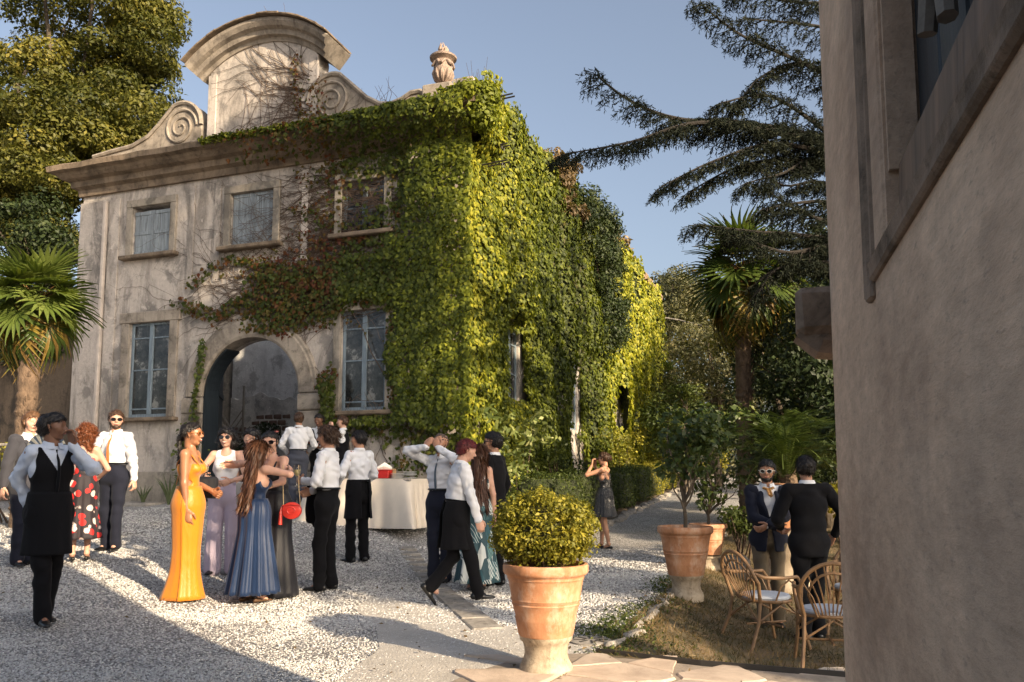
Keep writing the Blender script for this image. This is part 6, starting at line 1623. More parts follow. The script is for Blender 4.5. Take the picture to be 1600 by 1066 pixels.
    Hs.cap(hp_(-.06, .365, -.25), hp_(.06, .365, -.25), .045 * q, None, None, .015); Hs.cap(hp_(-.2, .22, -.05), hp_(-.17, .24, -.1), .11 * q, None, None, .03); Hs.cap(hp_(.2, .22, -.05), hp_(.17, .24, -.1), .11 * q, None, None, .03)
    for s_ in (-1, 1): Hs.cap(hp_(.345 * s_, -.03, .06), hp_(.335 * s_, .0, -.10), .055 * q, .035 * q, (hr, 1.7), .008)
    Hs.cap(hp_(0, -.08, -.12), hp_(0, -.13, -.5), .23 * q, .21 * q, None, .03)
    parts.append(Hs.mesh())
    for Wr, E, dr_, nn, s_, cu in ((WR, ER, rdir, rn, 1, rcurl), (WL, EL, ldir, ln, -1, lcurl)):
        dd = unit(Wr - E) if dr_ is None else unit(v3(*dr_)); nn_ = v3(*nn) if nn is not None else (-rg2 * s_ + v3(0, 0, .01))
        if abs(np.dot(unit(nn_), dd)) > .9: nn_ = nn_ + fr2
        sgn = 1 if np.dot(np.cross(dd, nn_ - dd * np.dot(nn_, dd)), fr2 * .6 + up * .5) > 0 else -1
        Sx = Sdf(.0045 if fine else .007, .006); hand_prims(Sx, Wr, dd, nn_, sgn, hl, cu); parts.append(Sx.mesh())
    body = np_obj('body', join_np(parts), SK[skin], rt)
    # ---- face
    m = MB()
    if glasses is None:
        for s_ in (-1, 1): m.lathe([(.001, -.02 * q), (.03 * q, -.016 * q), (.04 * q, 0), (.03 * q, .016 * q), (.001, .02 * q)], 10, tuple(hp_(.14 * s_, .335, .015)))
        m.build('eyes', EYE, rt, True)
    m = MB()
    for s_ in (-1, 1): m.tube([hp_(.06 * s_, .385, .10), hp_(.14 * s_, .375, .125), hp_(.21 * s_, .31, .10)], [.012 * q, .016 * q, .008 * q], 5)
    m.build('eyebrows', HR[hair[1]] if hair[1] in HR else HR['brown'], rt)
    m = MB(); m.tube([hp_(-.10, .365, -.235), hp_(-.04, .405, -.26 - .03 * smile), hp_(.04, .405, -.26 - .03 * smile), hp_(.10, .365, -.235)], [.008 * q, .026 * q, .026 * q, .008 * q], 6); m.build('lips', REDLIP if smile == 2 else LIP, rt, True)
    if smile: m = MB(); m.tube([hp_(-.07, .40, -.235), hp_(0, .425, -.25), hp_(.07, .40, -.235)], [.010 * q, .018 * q, .010 * q], 6); m.build('teeth', TEETH, rt, True)
    if beard:
        B = Sdf(.008, .02); B.cap(hp_(-.08, .15, -.33), hp_(.08, .15, -.33), .155 * q); B.cap(hp_(0, .22, -.38), hp_(0, .26, -.41), .11 * q); B.cap(hp_(-.24, .06, -.1), hp_(-.12, .12, -.33), .10 * q); B.cap(hp_(.24, .06, -.1), hp_(.12, .12, -.33), .10 * q)
        B.cut(hp_(0, .33, -.20), hu * .9 + hfr * .25); np_obj('beard', B.mesh(wrinkle(.0025, seed, 300, 200)), HR[beard], rt)
    if glasses:
        m = MB(); gc_ = {'dark': LENS, 'amber': bpy.data.materials.get('amber_frame') or simple('amber_frame', (.45, .14, .03), .3, .1, 5, 0), 'white': bpy.data.materials.get('white_frame') or simple('white_frame', (.7, .68, .6), .4, .1, 5, 0)}[glasses]
        for s_ in (-1, 1):
            o_ = hp_(.155 * s_, .40, .015); pts_ = [o_ + hr * .115 * q * math.cos(a) + hu * .085 * q * math.sin(a) - hfr * abs(math.cos(a)) * s_ * math.copysign(1, math.cos(a)) * s_ * .0 for a in np.linspace(0, 2 * math.pi, 13)]
            m.tube(pts_, .018 * q, 5); m.tube([hp_(.27 * s_, .38, .03), hp_(.36 * s_, .12, .05), hp_(.37 * s_, -.05, .03)], .015 * q, 5)
        m.tube([hp_(-.05, .42, .03), hp_(.05, .42, .03)], .015 * q, 5); fo = m.build('sunglasses', gc_, rt)
        m = MB()
        for s_ in (-1, 1):
            o_ = hp_(.155 * s_, .402, .015); m.add([o_ + hr * .12 * q * math.cos(a) + hu * .09 * q * math.sin(a) + hfr * dz_ * q for dz_ in (0, .012) for a in np.linspace(0, 2 * math.pi, 13)[:-1]], [tuple(range(12)), tuple(range(12, 24))] + [(i, (i + 1) % 12, 12 + (i + 1) % 12, 12 + i) for i in range(12)])
        m.build('lens', LENS, fo)
    # ---- hair
    ht, hc = hair[0], hair[1]
    if ht:
        Q = Sdf(.0085, .025); big = {'short': .055, 'bald': .004, 'bob': .09, 'long': .05, 'curly': .10, 'updo': .045, 'ponytail': .03, 'wavy': .085}[ht]
        Q.cap(hp_(0, -.14, .13), hp_(0, .05, .17), (.335 + big) * q, (.315 + big) * q)
        if ht in ('short', 'wavy', 'updo', 'ponytail'): Q.cap(hp_(0, .05, .30), hp_(0, .16, .28), (.20 + big * .6) * q, (.15 + big * .5) * q, None, .03)
        if ht in ('bob', 'curly'):
            for s_ in (-1, 1): Q.cap(hp_(.22 * s_, -.08, .1), hp_(.26 * s_, -.02, -.30 if ht == 'bob' else -.55), .24 * q, .16 * q)
            Q.cap(hp_(0, -.25, 0), hp_(0, -.26, -.45 if ht == 'bob' else -.85), .30 * q, .20 * q)
        if ht == 'long':
            lb_ = hair[2] if len(hair) > 2 else .26
            for s_ in (-1, 0, 1): Q.cap(hp_(.14 * s_, -.22, .05), N - up * (lb_ * H) + rg2 * s_ * .035 * H - fr2 * (.075 if lb_ > .2 else .06) * H, .20 * q, .10 * q, (hfr, 1.3))
            for s_ in (-1, 1): Q.cap(hp_(.26 * s_, -.05, .1), hp_(.26 * s_, -.12, -.55), .13 * q, .13 * q)
        if ht == 'updo': Q.cap(hp_(0, -.50, .02), hp_(.0, -.56, .06), .16 * q)
        if ht == 'ponytail': Q.cap(hp_(0, -.42, -.06), hp_(0, -.52, -.12), .12 * q); Q.cap(hp_(0, -.54, -.14), hp_(0, -.56, -1.3), .11 * q, .05 * q)
        if ht in ('short', 'bald', 'wavy'): Q.cap(hp_(-.08, -.2, 0), hp_(.08, -.22, -.16), .25 * q + big * q, .22 * q); Q.cut(hp_(0, -.12, -.26), hfr * .3 - hu * .9)
        hl_ = {'bald': .2, 'wavy': .27, 'bob': .25, 'curly': .25}.get(ht, .29); fl0 = {'short': .04, 'bald': -.3, 'wavy': .08}.get(ht, .10)
        Q.carve.append(lambda X, Y, Z: np.maximum(fl0 * q - ((X - Hc[0]) * hfr[0] + (Y - Hc[1]) * hfr[1] + (Z - Hc[2]) * hfr[2]), ((X - Hc[0]) * hu[0] + (Y - Hc[1]) * hu[1] + (Z - Hc[2]) * hu[2]) - hl_ * q + .35 * np.abs((X - Hc[0]) * hr[0] + (Y - Hc[1]) * hr[1] + (Z - Hc[2]) * hr[2])))
        np_obj('hair', Q.mesh(wrinkle({'curly': .012, 'bob': .008, 'long': .005, 'wavy': .007}.get(ht, .0045), seed, 170 if ht != 'long' else 120, 90 if ht != 'long' else 6)), HR[hc], rt)
        hs = rt.children[-1] if False else [c for c in rt.children if c.name.startswith('hair')][-1]; me_ = hs.data; nv = len(me_.vertices)
        co = np.empty(nv * 3, np.float32); me_.vertices.foreach_get('co', co); no = np.empty(nv * 3, np.float32); me_.vertices.foreach_get('normal', no); co = co.reshape(-1, 3); no = no.reshape(-1, 3)
        ns = {'long': 3600, 'curly': 2600, 'bald': 0}.get(ht, 1900) if fine else 500; sel = rng.integers(0, nv, ns)
        if ns:
            dn = np.tile(-up, (ns, 1)) * {'long': 1.6}.get(ht, .55) - hfr * .55 + no[sel] * .15
            if ht == 'updo': dn = (hp_(0, -.5, .05) - co[sel]) * 8
            ln_ = {'long': .10, 'curly': .045, 'bob': .05, 'wavy': .05}.get(ht, .034)
            so_ = leaves('hair_strands', HR[hc], co[sel] - no[sel] * .002, no[sel], ln_, tip=dn, tpl=T_STR, jit=.15, tipjit={'curly': .9, 'wavy': .5, 'bob': .45, 'long': .12}.get(ht, .35), parent=rt, var=rng.uniform(0, 1, ns))
    # ---- clothes
    def torso(G_, inf, zlo):
        G_.cap(P - rg * hip * .7, P + rg * hip * .7, .068 * H + inf, None, (fr, 1.12)); G_.cap(P, W, .064 * H + inf, wst * .86 + inf, (fr, 1.2)); G_.cap(W, Cc, wst * .86 + inf, .070 * H * k_ + inf, (fr, 1.25)); G_.cap(Cc - rg2 * .03 * H, Cc + rg2 * .03 * H, .058 * H * k_ + inf, None, (fr2, 1.15))
        G_.cap(SL + rg2 * .012, SR - rg2 * .012, .029 * H * k_ + inf, None, (fr2, 1.05)); G_.cap(N - up * .03 * H, N - up * .004 * H, .05 * H + inf, .034 * H + inf * .6, None, .04)
        if f:
            for s_ in (-1, 1): G_.cap(Cc + rg2 * s_ * .036 * H + fr2 * .042 * H + up * .012 * H, Cc + rg2 * s_ * .036 * H + fr2 * .05 * H, .026 * H + inf * .8, None, None, .03)
    def sleeves(G_, inf, cuff=1.0):
        for Sh, E, Wr in ((SR, ER, WR), (SL, EL, WL)):
            G_.cap(Sh, E, .028 * H * k_ + inf, .024 * H * k_ + inf, None, .03); G_.cap(E, E + (Wr - E) * cuff, .024 * H * k_ + inf, .0165 * H + inf * .8, None, .015)
            if cuff >= 1: G_.cap(E + (Wr - E) * .97, E + (Wr - E) * 1.0, .0175 * H + inf, None, None, .004)
    def collar(col_, inf=.010, spread=.06):
        m_ = MB(); c0 = N + up * .004 * H; r_ = .034 * H + inf
        for rr_, hz in ((0, 0),):
            pts_ = []
            for a in np.linspace(-math.pi * .93, math.pi * .93, 26):
                dv = -fr2 * math.cos(a) + rg2 * math.sin(a); fz = max(0, -math.cos(a)); pts_.append((c0 + dv * r_ + up * (.012 * H - .014 * H * fz) + fr2 * .01 * fz, c0 + dv * (r_ - .003) + up * (.030 * H - .012 * H * fz), c0 + dv * (r_ + .012 + .012 * fz) + up * (.010 * H - .030 * H * fz * abs(math.sin(a * 1.0)) ** .3)))
            m_.strip([p[0] for p in pts_], [p[1] for p in pts_]); m_.strip([p[1] for p in pts_], [p[2] for p in pts_])
        m_.build('collar', col_, rt, True)
    if top in ('shirt', 'vest', 'jacket'):
        G1 = Sdf(res, .03); torso(G1, {'shirt': .014, 'vest': .010, 'jacket': .007}[top], 0); G2 = Sdf(res, .03); sleeves(G2, .009 if top != 'jacket' else .004)
        G1.cut(N + up * .016 * H, up + fr2 * .25); G1.cut(W - up * (.012 if top != 'vest' else .03) * H, -up); np_obj('shirt', join_np([G1.mesh(wrinkle({'shirt': .0058, 'vest': .002, 'jacket': .001}[top], seed, 40, 52)), G2.mesh(wrinkle(.006 if top != 'jacket' else .001, seed + 9, 55, 60))]), CL[topc if top != 'jacket' else (extra[0] if extra else 'white')], rt); collar(CL[topc if top != 'jacket' else (extra[0] if extra else 'white')], .012)
    if top == 'vest':
        G1 = Sdf(.009, .03); torso(G1, .021, 0); G1.cut(P - up * .04 * H, -up)
        vN = Cc + fr2 * .05 * H - up * .01 * H
        G1.carve.append(lambda X, Y, Z: np.minimum.reduce([((X - SR[0]) * rg2[0] + (Y - SR[1]) * rg2[1] + (Z - SR[2]) * rg2[2]) * 0 + 1]) - 2 + 0 * X)
        G1.carve.pop(); 
        def vee(X, Y, Z, w0=.55, zb=vN):
            x = (X - zb[0]) * rg2[0] + (Y - zb[1]) * rg2[1] + (Z - zb[2]) * rg2[2]; y = (X - Cc[0]) * fr2[0] + (Y - Cc[1]) * fr2[1] + (Z - Cc[2]) * fr2[2]; z = (X - zb[0]) * up[0] + (Y - zb[1]) * up[1] + (Z - zb[2]) * up[2]
            return np.maximum(np.abs(x) - z * w0, -y)
        G1.carve.append(vee); G1.cut(SR - rg2 * .012 * H, rg2 * 1 + up * .1); G1.cut(SL + rg2 * .012 * H, -rg2 * 1 + up * .1); G1.cut(N + up * .004 * H, up + fr2 * .1)
        np_obj('waistcoat', G1.mesh(), CL['black'], rt)
    if top == 'jacket':
        G1 = Sdf(res, .03); torso(G1, .026, 0); G2 = Sdf(res, .03); sleeves(G2, .017, .95); hem = P - up * .075 * H
        G1.cap(P, P - up * .06 * H, .075 * H + .03, .078 * H + .03, (fr, 1.12)); G1.cut(hem, -up); G1.cut(N + up * .014 * H, up + fr2 * .12)
        zb = W + fr2 * .05 * H + up * .03 * H
        def vee(X, Y, Z):
            x = (X - zb[0]) * rg2[0] + (Y - zb[1]) * rg2[1] + (Z - zb[2]) * rg2[2]; y = (X - Cc[0]) * fr2[0] + (Y - Cc[1]) * fr2[1] + (Z - Cc[2]) * fr2[2]; z = (X - zb[0]) * up[0] + (Y - zb[1]) * up[1] + (Z - zb[2]) * up[2]
            return np.maximum(np.minimum(np.abs(x) - np.abs(z) * np.where(z > 0, .30, .12), np.abs(x) - z * .30), -y - .0)
        def vee2(X, Y, Z):
            x = (X - zb[0]) * rg2[0] + (Y - zb[1]) * rg2[1] + (Z - zb[2]) * rg2[2]; y = (X - Cc[0]) * fr2[0] + (Y - Cc[1]) * fr2[1] + (Z - Cc[2]) * fr2[2]; z = (X - zb[0]) * up[0] + (Y - zb[1]) * up[1] + (Z - zb[2]) * up[2]
            return np.maximum(np.abs(x) - np.maximum(z * .34, -z * .14), -y)
        G1.carve.append(vee2); jk = np_obj('jacket', join_np([G1.mesh(wrinkle(.003, seed, 22, 30)), G2.mesh(wrinkle(.003, seed + 9, 40, 50))]), CL[topc], rt)
        for s_ in (-1, 1):
            m_ = MB(); a_ = N + rg2 * s_ * .040 * H - fr2 * .01 + up * .008 * H; b_ = Cc + rg2 * s_ * .048 * H + fr2 * (.072 * H + .03) + up * .02 * H; c_ = zb + rg2 * s_ * .006 * H + fr2 * (.028 * H + .03); d_ = Cc + rg2 * s_ * .022 * H + fr2 * (.064 * H + .03) + up * .02 * H
            m_.tube([a_ + fr2 * .0, (a_ + b_) / 2 + fr2 * .03, b_, (b_ + c_) / 2 + fr2 * .012, c_], [.012, .022, .026, .018, .004], 6, flat=.35); m_.build('lapel', CL[topc], jk, True)
    if top in ('tank', 'dress', 'strapless'):
        G1 = Sdf(res * .9, .03); torso(G1, .008, 0)
        ztop = N + up * .016 * H if top == 'tank' else N - up * (0 if top == 'tank' else .075 if top == 'dress' else .095) * H
        G1.cut(ztop, up + (fr2 * .25 if top != 'dress' else 0 * up)); G1.cut(W - up * .03 * H, -up); G1.cut(SR - rg2 * .02 * H, rg2 + up * .2); G1.cut(SL + rg2 * .02 * H, -rg2 + up * .2)
        if top == 'tank': G1.carve.append(lambda X, Y, Z, c=N + fr2 * .05: np.sqrt((X - c[0]) ** 2 + (Y - c[1]) ** 2 + (Z - c[2]) ** 2) - .062)
        if 'open_back' in extra: G1.cut(Cc - fr2 * .02 * H + up * .035 * H, -fr2 * .9 + up * .5)
        if 'cutout' in extra:
            for s_ in (-1, 1):
                cc_ = W + up * .03 * H + rg2 * s_ * .055 * H + fr2 * .01
                G1.carve.append(lambda X, Y, Z, cc_=cc_: np.sqrt((X - cc_[0]) ** 2 + (Y - cc_[1]) ** 2 + ((Z - cc_[2]) * 1.6) ** 2) - .05)
        np_obj('bodice' if top != 'tank' else 'sleeveless_top', G1.mesh(wrinkle(.002, seed)), CL[topc], rt)
        if top == 'dress':
            m_ = MB()
            for s_ in (-1, 1): m_.tube([Cc + rg2 * s_ * .045 * H + fr2 * .072 * H + up * .02 * H, N + rg2 * s_ * .05 * H + up * .010 * H, Cc - fr2 * (.062 * H) - rg2 * s_ * (.0 if 'cross' in extra else -.03) * H + up * .03 * H, W - fr2 * .062 * H + up * .02 * H - rg2 * s_ * .03 * H], [.012] * 4, 6, flat=.4)
            m_.build('shoulder_straps', CL[topc], rt, True)
    waistz = W[2]
    def legs_cloth(G_, inf, cuff, kr=1.0):
        for hj, kn, an, fd, pit, s_ in legs:
            G_.cap(hj, kn, .050 * H + inf, .034 * H * kr + inf, None, .03); G_.cap(kn, an - v3(0, 0, .012 * H) * (pit == 0), .034 * H * kr + inf, cuff * H + inf, None, .02)
    if bottom in ('trousers', 'apron', 'wide'):
        G1 = Sdf(res, .035); inf = .010; G1.cap(P - rg * hip * .7, P + rg * hip * .7, .069 * H + inf, None, (fr, 1.1)); G1.cap(P, W, .066 * H + inf, wst * .9 + inf * 1.2, (fr, 1.18)); legs_cloth(G1, inf, .033 if bottom != 'wide' else .050, 1.0 if bottom != 'wide' else 1.25)
        G1.cut(W + up * (.006 * H if top != 'tank' else .03 * H), up); pass
        if bottom == 'wide':
            wf = lambda X, Y, Z: .006 * np.sin(np.arctan2(Y - P[1], np.abs(X - P[0]) - .1) * 12) * np.clip((P[2] - Z) * 2, 0, 1)
            np_obj('wide_trousers', G1.mesh(wf), CL[botc], rt)
        else: np_obj('trousers', G1.mesh(wrinkle(.005, seed + 3, 20, 34)), CL[botc], rt)
        if top == 'shirt': m_ = MB(); m_.tube([W + rg * math.cos(a) * (wst * .9 + .018) + fr * math.sin(a) * ((wst * .9 + .018) / 1.16) - up * .002 * H for a in np.linspace(0, 2 * math.pi, 25)], .014, 6); m_.build('belt', CL['shoe'], rt, True)
    def skirt(zt, zb_, r0, r1, mat, name, folds=11, amp=.1, flare=1.6, ang=(0, 2 * math.pi), off=0, asym=0, fit=.5, train=0, slit=0):
        n_, m_ = 96, 26; V = []; fcx, fcy = (fc[0], fc[1])
        for j in range(m_):
            t = j / (m_ - 1); z = zt + (zb_ - zt) * t; hipb = math.exp(-((z - P[2]) / (.10 * H)) ** 2)
            rad = r0 + (r1 - r0) * t ** flare; rx = max(rad, (.098 * H + .006) * hipb + rad * (1 - hipb)); cx_ = P[0] * (1 - t) + fcx * t; cy_ = P[1] * (1 - t) + fcy * t
            if z > P[2]: k2 = (z - P[2]) / max(1e-6, (W[2] - P[2])); cx_, cy_ = P[0] + (W[0] - P[0]) * k2, P[1] + (W[1] - P[1]) * k2
            if name == 'skirt' and z < P[2]: rx = max(rx, H * (.098 - .024 * min(1, (P[2] - z) / (.25 * H))))
            for i in range(n_ + 1):
                a = ang[0] + (ang[1] - ang[0]) * i / n_; fo = amp * t ** fit * (math.sin(folds * a + seed + 1.3 * math.sin(3 * a)) + .45 * math.sin(folds * 2.1 * a + seed * 2))
                r_ = rx * (1 + fo); yy = (.86 + .14 * t)
                V.append((cx_ + rg[0] * r_ * math.cos(a) + fr[0] * r_ * yy * math.sin(a), cy_ + rg[1] * r_ * math.cos(a) + fr[1] * r_ * yy * math.sin(a) - train * t ** 3 * max(0, -math.sin(a)), z + asym * t * math.sin(a)))
        Fc_ = [(j * (n_ + 1) + i, j * (n_ + 1) + i + 1, (j + 1) * (n_ + 1) + i + 1, (j + 1) * (n_ + 1) + i) for j in range(m_ - 1) for i in range(n_)]
        o_ = link(name, np_mesh(name, V, Fc_), mat, rt, True); so = o_.modifiers.new('s', 'SOLIDIFY'); so.thickness = .004; return o_
    if bottom == 'apron':
        skirt(W[2] + .0, .33 * H, wst * .9 + .022, .108 * H, CL['black'], 'apron', 5, .03, 1.0, (-.5, math.pi + .5) if 'front' in extra else (-1.2, math.pi + 1.2), fit=1)
        m_ = MB(); m_.tube([W + rg * math.cos(a) * (wst * .9 + .024) + fr * math.sin(a) * ((wst * .9 + .024) / 1.16) for a in np.linspace(0, 2 * math.pi, 25)], .010, 6); m_.tube([W - fr * (wst * .8 + .02), W - fr * (wst * .8 + .035) - up * .09 + rg * .02, W - fr * (wst * .8 + .03) - up * .17 + rg * .01], [.008, .009, .005], 5, flat=.5); m_.build('apron_string', CL['black'], rt, True)
    if isinstance(bottom, tuple):
        kind, zb_, r1, fo, am, fl2 = bottom; skirt(W[2] + .012 * H, zb_ * H, wst * .86 + .014, r1 * H, CL[botc], 'skirt', fo, am, fl2, train=.05 if kind == 'train' else 0)
    # ---- shoes
    for hj, kn, an, fd, pit, s_ in legs:
        G1 = Sdf(.009, .012); q0 = an - v3(0, 0, .048 * H); pd = v3(0, 0, 1) * math.sin(R(pit)); ff = unit(fd * math.cos(R(pit)) - pd) if pit else fd; uu = unit(v3(0, 0, 1) * math.cos(R(pit)) + fd * math.sin(R(pit))) if pit else v3(0, 0, 1)
        q0 = an - uu * .044 * H; sd_ = np.cross(ff, uu)
        if 'heels' in extra:
            hh_ = .055; G1.cap(q0 - ff * .045 + uu * (.02 + 0), q0 + ff * .05 + uu * .018, .026, .026, (uu, 1.2)); G1.cap(q0 + ff * .05 + uu * .016, q0 + ff * .125 + uu * .006, .028, .020, (uu, 1.8)); np_obj('shoe', G1.mesh(), CL[shoes], rt)
            m_ = MB(); m_.tube([q0 - ff * .05 + uu * .02, q0 - ff * .055 - uu * .004], [.016, .008], 6); m_.tube([an - ff * .03 - uu * .01 + sd_ * .035 * math.cos(a) + ff * (.035 + .035 * math.sin(a)) for a in np.linspace(0, 6.28, 12)], .004, 4); m_.build('ankle_strap', CL[shoes], rt)
        else:
            G1.cap(q0 - ff * .045 + uu * .028, q0 + ff * .05 + uu * .030, .036, .036, (uu, .95)); G1.cap(q0 + ff * .05 + uu * .022, q0 + ff * .155 + uu * .012, .040, .028, (uu, 1.45)); G1.cap(q0 - ff * .03 + uu * .05, an, .034, .030)
            G1.cut(q0 + uu * .0, -uu); G1.cut(an + uu * .012, uu); np_obj('shoe', G1.mesh(), CL[shoes], rt)
    if tie:
        m_ = MB(); a_ = N + fr2 * (.036 * H + .018) - up * .010 * H; c_ = Cc + fr2 * (.070 * H + .022); e_ = W + fr2 * (wst * .74 + .022) + up * .01 * H
        if f: c_ = c_ + fr2 * .01
        m_.tube([a_, a_ - up * .02 * H + fr2 * .008, a_ * .45 + c_ * .55 + fr2 * .016, c_ + fr2 * .008, (c_ + e_) / 2 + fr2 * .012, e_, e_ - up * .035], [.016, .013, .019, .024, .028, .031, .004], 8, flat=.35); m_.build('tie', CL[tie], rt, True)
    info = dict(root=rt, WR=WR, WL=WL, ER=ER, EL=EL, N=N, W=W, P=P, Cc=Cc, Hc=Hc, H=H, fr=fr2, rg=rg2, up=up, SR=SR, SL=SL, hfr=hfr, hr=hr, hu=hu)
    def wp(v): return rt.location + Matrix.Rotation(R(face), 3, 'Z') @ Vector(v)
    info['wp'] = wp
    return info
# ------------------------------------------------------------------ the guests and waiters
# x right, y forward, z up; hands in units of body height
ST = ((.075, .02, 0, -8), (-.075, -.02, 0, 8))
w1 = person('young waiter in black waistcoat and long apron at the far left, hand on his cheek', 88, 6.75, 1.75, -128, 'brown', 'm', ('short', 'black'), 'vest', 'paleblue', 'apron', 'black', tie='black',
    lh=(-.045, .095, .845), lel=(-.7, .9, -1), ldir=(.15, .05, 1), ln=(.9, .3, 0), lcurl=.55, rh=(.05, -.11, .55), rel=(.45, -1, -.3), head=(46, -4), feet=((.05, .10, 0, -10), (-.05, -.14, 0, 5)), seed=2)
person('man in a dark grey jacket behind the left waiter, holding an open hand fan', 50, 9.4, 1.78, -118, 'light', 'm', ('short', 'lightbrown'), 'jacket', 'grey', 'trousers', 'navy', lh=(-.03, .17, .70), lel=(-1, -.6, -1), rh=(.17, .03, .50), head=(-10, 4), feet=ST, seed=3)
person('woman with auburn curls in a strapless red flowered dress, back turned, at the left', 137, 9.7, 1.63, 28, 'light', 'f', ('curly', 'auburn'), 'strapless', 'floral', ('s', .16, .14, 8, .08, 1.2), 'floral', rh=(.10, .14, .60), rel=(1, -.3, -1), lh=(-.08, .15, .62), head=(35, 0), feet=ST, extra=('heels',), seed=4)
w4 = person('bearded man in white shirt, rust tie and sunglasses under the left window', 185, 10.5, 1.81, 172, 'light', 'm', ('short', 'brown'), 'shirt', 'white', 'trousers', 'navy', tie='ochre', glasses='dark', beard='brown', rh=(.10, .165, .70), rel=(1, -.5, -1), rcurl=1.0, lh=(-.17, .01, .46), head=(38, 0), feet=((.09, -.03, 0, -12), (-.09, .05, 0, 14)), wide=1.05, seed=5)
person('person in black cut off by the left edge of the picture', -22, 8.7, 1.74, -60, 'brown', 'm', ('short', 'black'), 'jacket', 'black', 'trousers', 'black', feet=ST, seed=6, fine=False)
w6 = person('tall woman with a low ponytail in a long orange mermaid dress', 301, 8.0, 1.735, -90, 'deep', 'f', ('ponytail', 'black'), 'dress', 'orange', ('train', .0, .105, 5, .05, 4), 'orange', rh=(.085, .03, .445), lh=(-.05, .12, .60), lel=(-.6, -1, -.4), rcurl=.35, glasses='amber', smile=1, head=(0, -3), feet=((.045, .02, 0, -5), (-.045, -.02, 0, 5)), extra=('heels', 'cutout'), seed=7)
w7 = person('dark-haired woman in sunglasses, white sleeveless top and wide lilac trousers', 357, 9.3, 1.67, -172, 'light', 'f', ('bob', 'black'), 'tank', 'white', 'wide', 'lilac', rh=(.11, .15, .655), rel=(1, -.3, -1), rcurl=1.0, lh=(-.06, .16, .63), lel=(-1, -.4, -1), glasses='dark', smile=1, head=(-8, -4), feet=((.11, .02, 0, -8), (-.11, -.02, 0, 8)), wide=1.1, seed=8)
w8 = person('woman in a long navy satin dress seen from behind, long brown hair, hugging a friend', 405, 8.05, 1.60, -32, 'light', 'f', ('long', 'longbrown', .24), 'dress', 'blue', ('s', .055, .150, 13, .10, .8), 'blue', rh=(.12, .16, .80), rel=(1, -.2, -.2), rdir=(-.6, .7, .1), lh=(-.10, .24, .78), lel=(-1, .1, -.2), head=(-14, -4), lean=(4, 0), feet=((.09, .0, 0, -10), (-.09, -.03, 0, 12)), extra=('heels', 'cross', 'open_back'), seed=9, shoes='tanshoe')
w9 = person('laughing woman in sunglasses and a long black dress, hugging the woman in navy', 438, 8.45, 1.70, 158, 'light', 'f', ('updo', 'black'), 'dress', 'blackdress', ('train', .0, .135, 7, .05, 1.2), 'blackdress', rh=(.16, .19, .785), rel=(1, -.1, .05), rdir=(.9, .35, .05), rn=(0, 1, -.5), rcurl=.25, lh=(-.02, .21, .64), lel=(-1, .0, -.6), ldir=(.9, .4, 0), ln=(0, 1, 0), lcurl=.35, glasses='dark', smile=2, head=(22, -2), lean=(6, 4), feet=ST, extra=('heels',), wide=1.1, seed=10)
person('dark-haired woman mostly hidden behind the hugging pair', 395, 9.9, 1.66, 170, 'light', 'f', ('bob', 'black'), 'tank', 'black', 'trousers', 'black', feet=ST, seed=11, fine=False)
w11 = person('waiter in white shirt and slate trousers seen from behind by the archway', 468, 14.6, 1.79, 12, 'tan', 'm', ('short', 'brown'), 'shirt', 'white', 'trousers', 'slate', rh=(.10, .18, .62), rel=(1, -.4, -1), lh=(-.12, .14, .60), feet=ST, wide=1.06, seed=12, fine=False)
w12 = person('waiter in black waistcoat holding a tray of orange drinks by the archway', 501, 15.3, 1.74, 165, 'brown', 'm', ('short', 'black'), 'vest', 'white', 'trousers', 'black', rh=(.10, .17, .62), lh=(-.10, .17, .62), rel=(1, -.6, -1), lel=(-1, -.6, -1), rdir=(0, 1, .1), ldir=(0, 1, .1), rn=(0, 0, 1), ln=(0, 0, 1), head=(0, 12), feet=ST, seed=13, fine=False)
person('man in white shirt and dark braces, hand at his face, behind the serving table', 537, 15.0, 1.70, 95, 'light', 'm', ('short', 'brown'), 'vest', 'white', 'trousers', 'black', lh=(-.05, .12, .86), lel=(-1, .3, -1), ldir=(.2, .1, 1), feet=ST, seed=14, fine=False)
w14 = person('smiling man with wavy hair in white shirt, dark jacket over his forearm', 524, 8.9, 1.79, 82, 'tan', 'm', ('wavy', 'brown'), 'shirt', 'white', 'trousers', 'black', lh=(-.06, .17, .665), lel=(-1, -.8, -1), lcurl=1.0, rh=(.02, .15, .60), rel=(1, -.9, -.6), smile=1, head=(6, 2), feet=((.075, .03, 0, -6), (-.09, .10, 0, 8)), wide=1.02, seed=15)
person('waiter with cropped black hair and long black apron, back turned, by the table', 564, 10.8, 1.75, 48, 'tan', 'm', ('short', 'black'), 'shirt', 'white', 'apron', 'black', rh=(.10, .13, .58), lh=(-.12, .12, .58), head=(25, 2), feet=((.10, .0, 0, -20), (-.10, .03, 0, 12)), seed=16)
w16 = person('bald bearded man in white shirt and blue tie, shading his eyes with both hands', 690, 9.9, 1.81, 158, 'tan', 'm', ('bald', 'stubble'), 'shirt', 'white', 'trousers', 'navy', tie='bluetie', beard='brown', rh=(.050, .135, .90), rel=(1, .3, .15), rdir=(-.5, -.2, .75), rn=(-.3, -1, 0), lh=(-.045, .13, .895), lel=(-1, .3, -.5), ldir=(.5, -.2, .75), ln=(.3, -1, 0), feet=ST, wide=1.04, seed=17)
w17 = person('waiter with dark red hair walking to the right in white shirt and black apron', 716, 8.3, 1.68, -72, 'light', 'm', ('short', 'red'), 'shirt', 'white', 'apron', 'black', rh=(.12, .10, .50), rel=(1, -1, 0), lh=(-.14, -.03, .50), head=(-6, 12), lean=(7, 0), feet=((.05, .22, 0, 0), (-.05, -.27, .09, 0, 52)), seed=18)
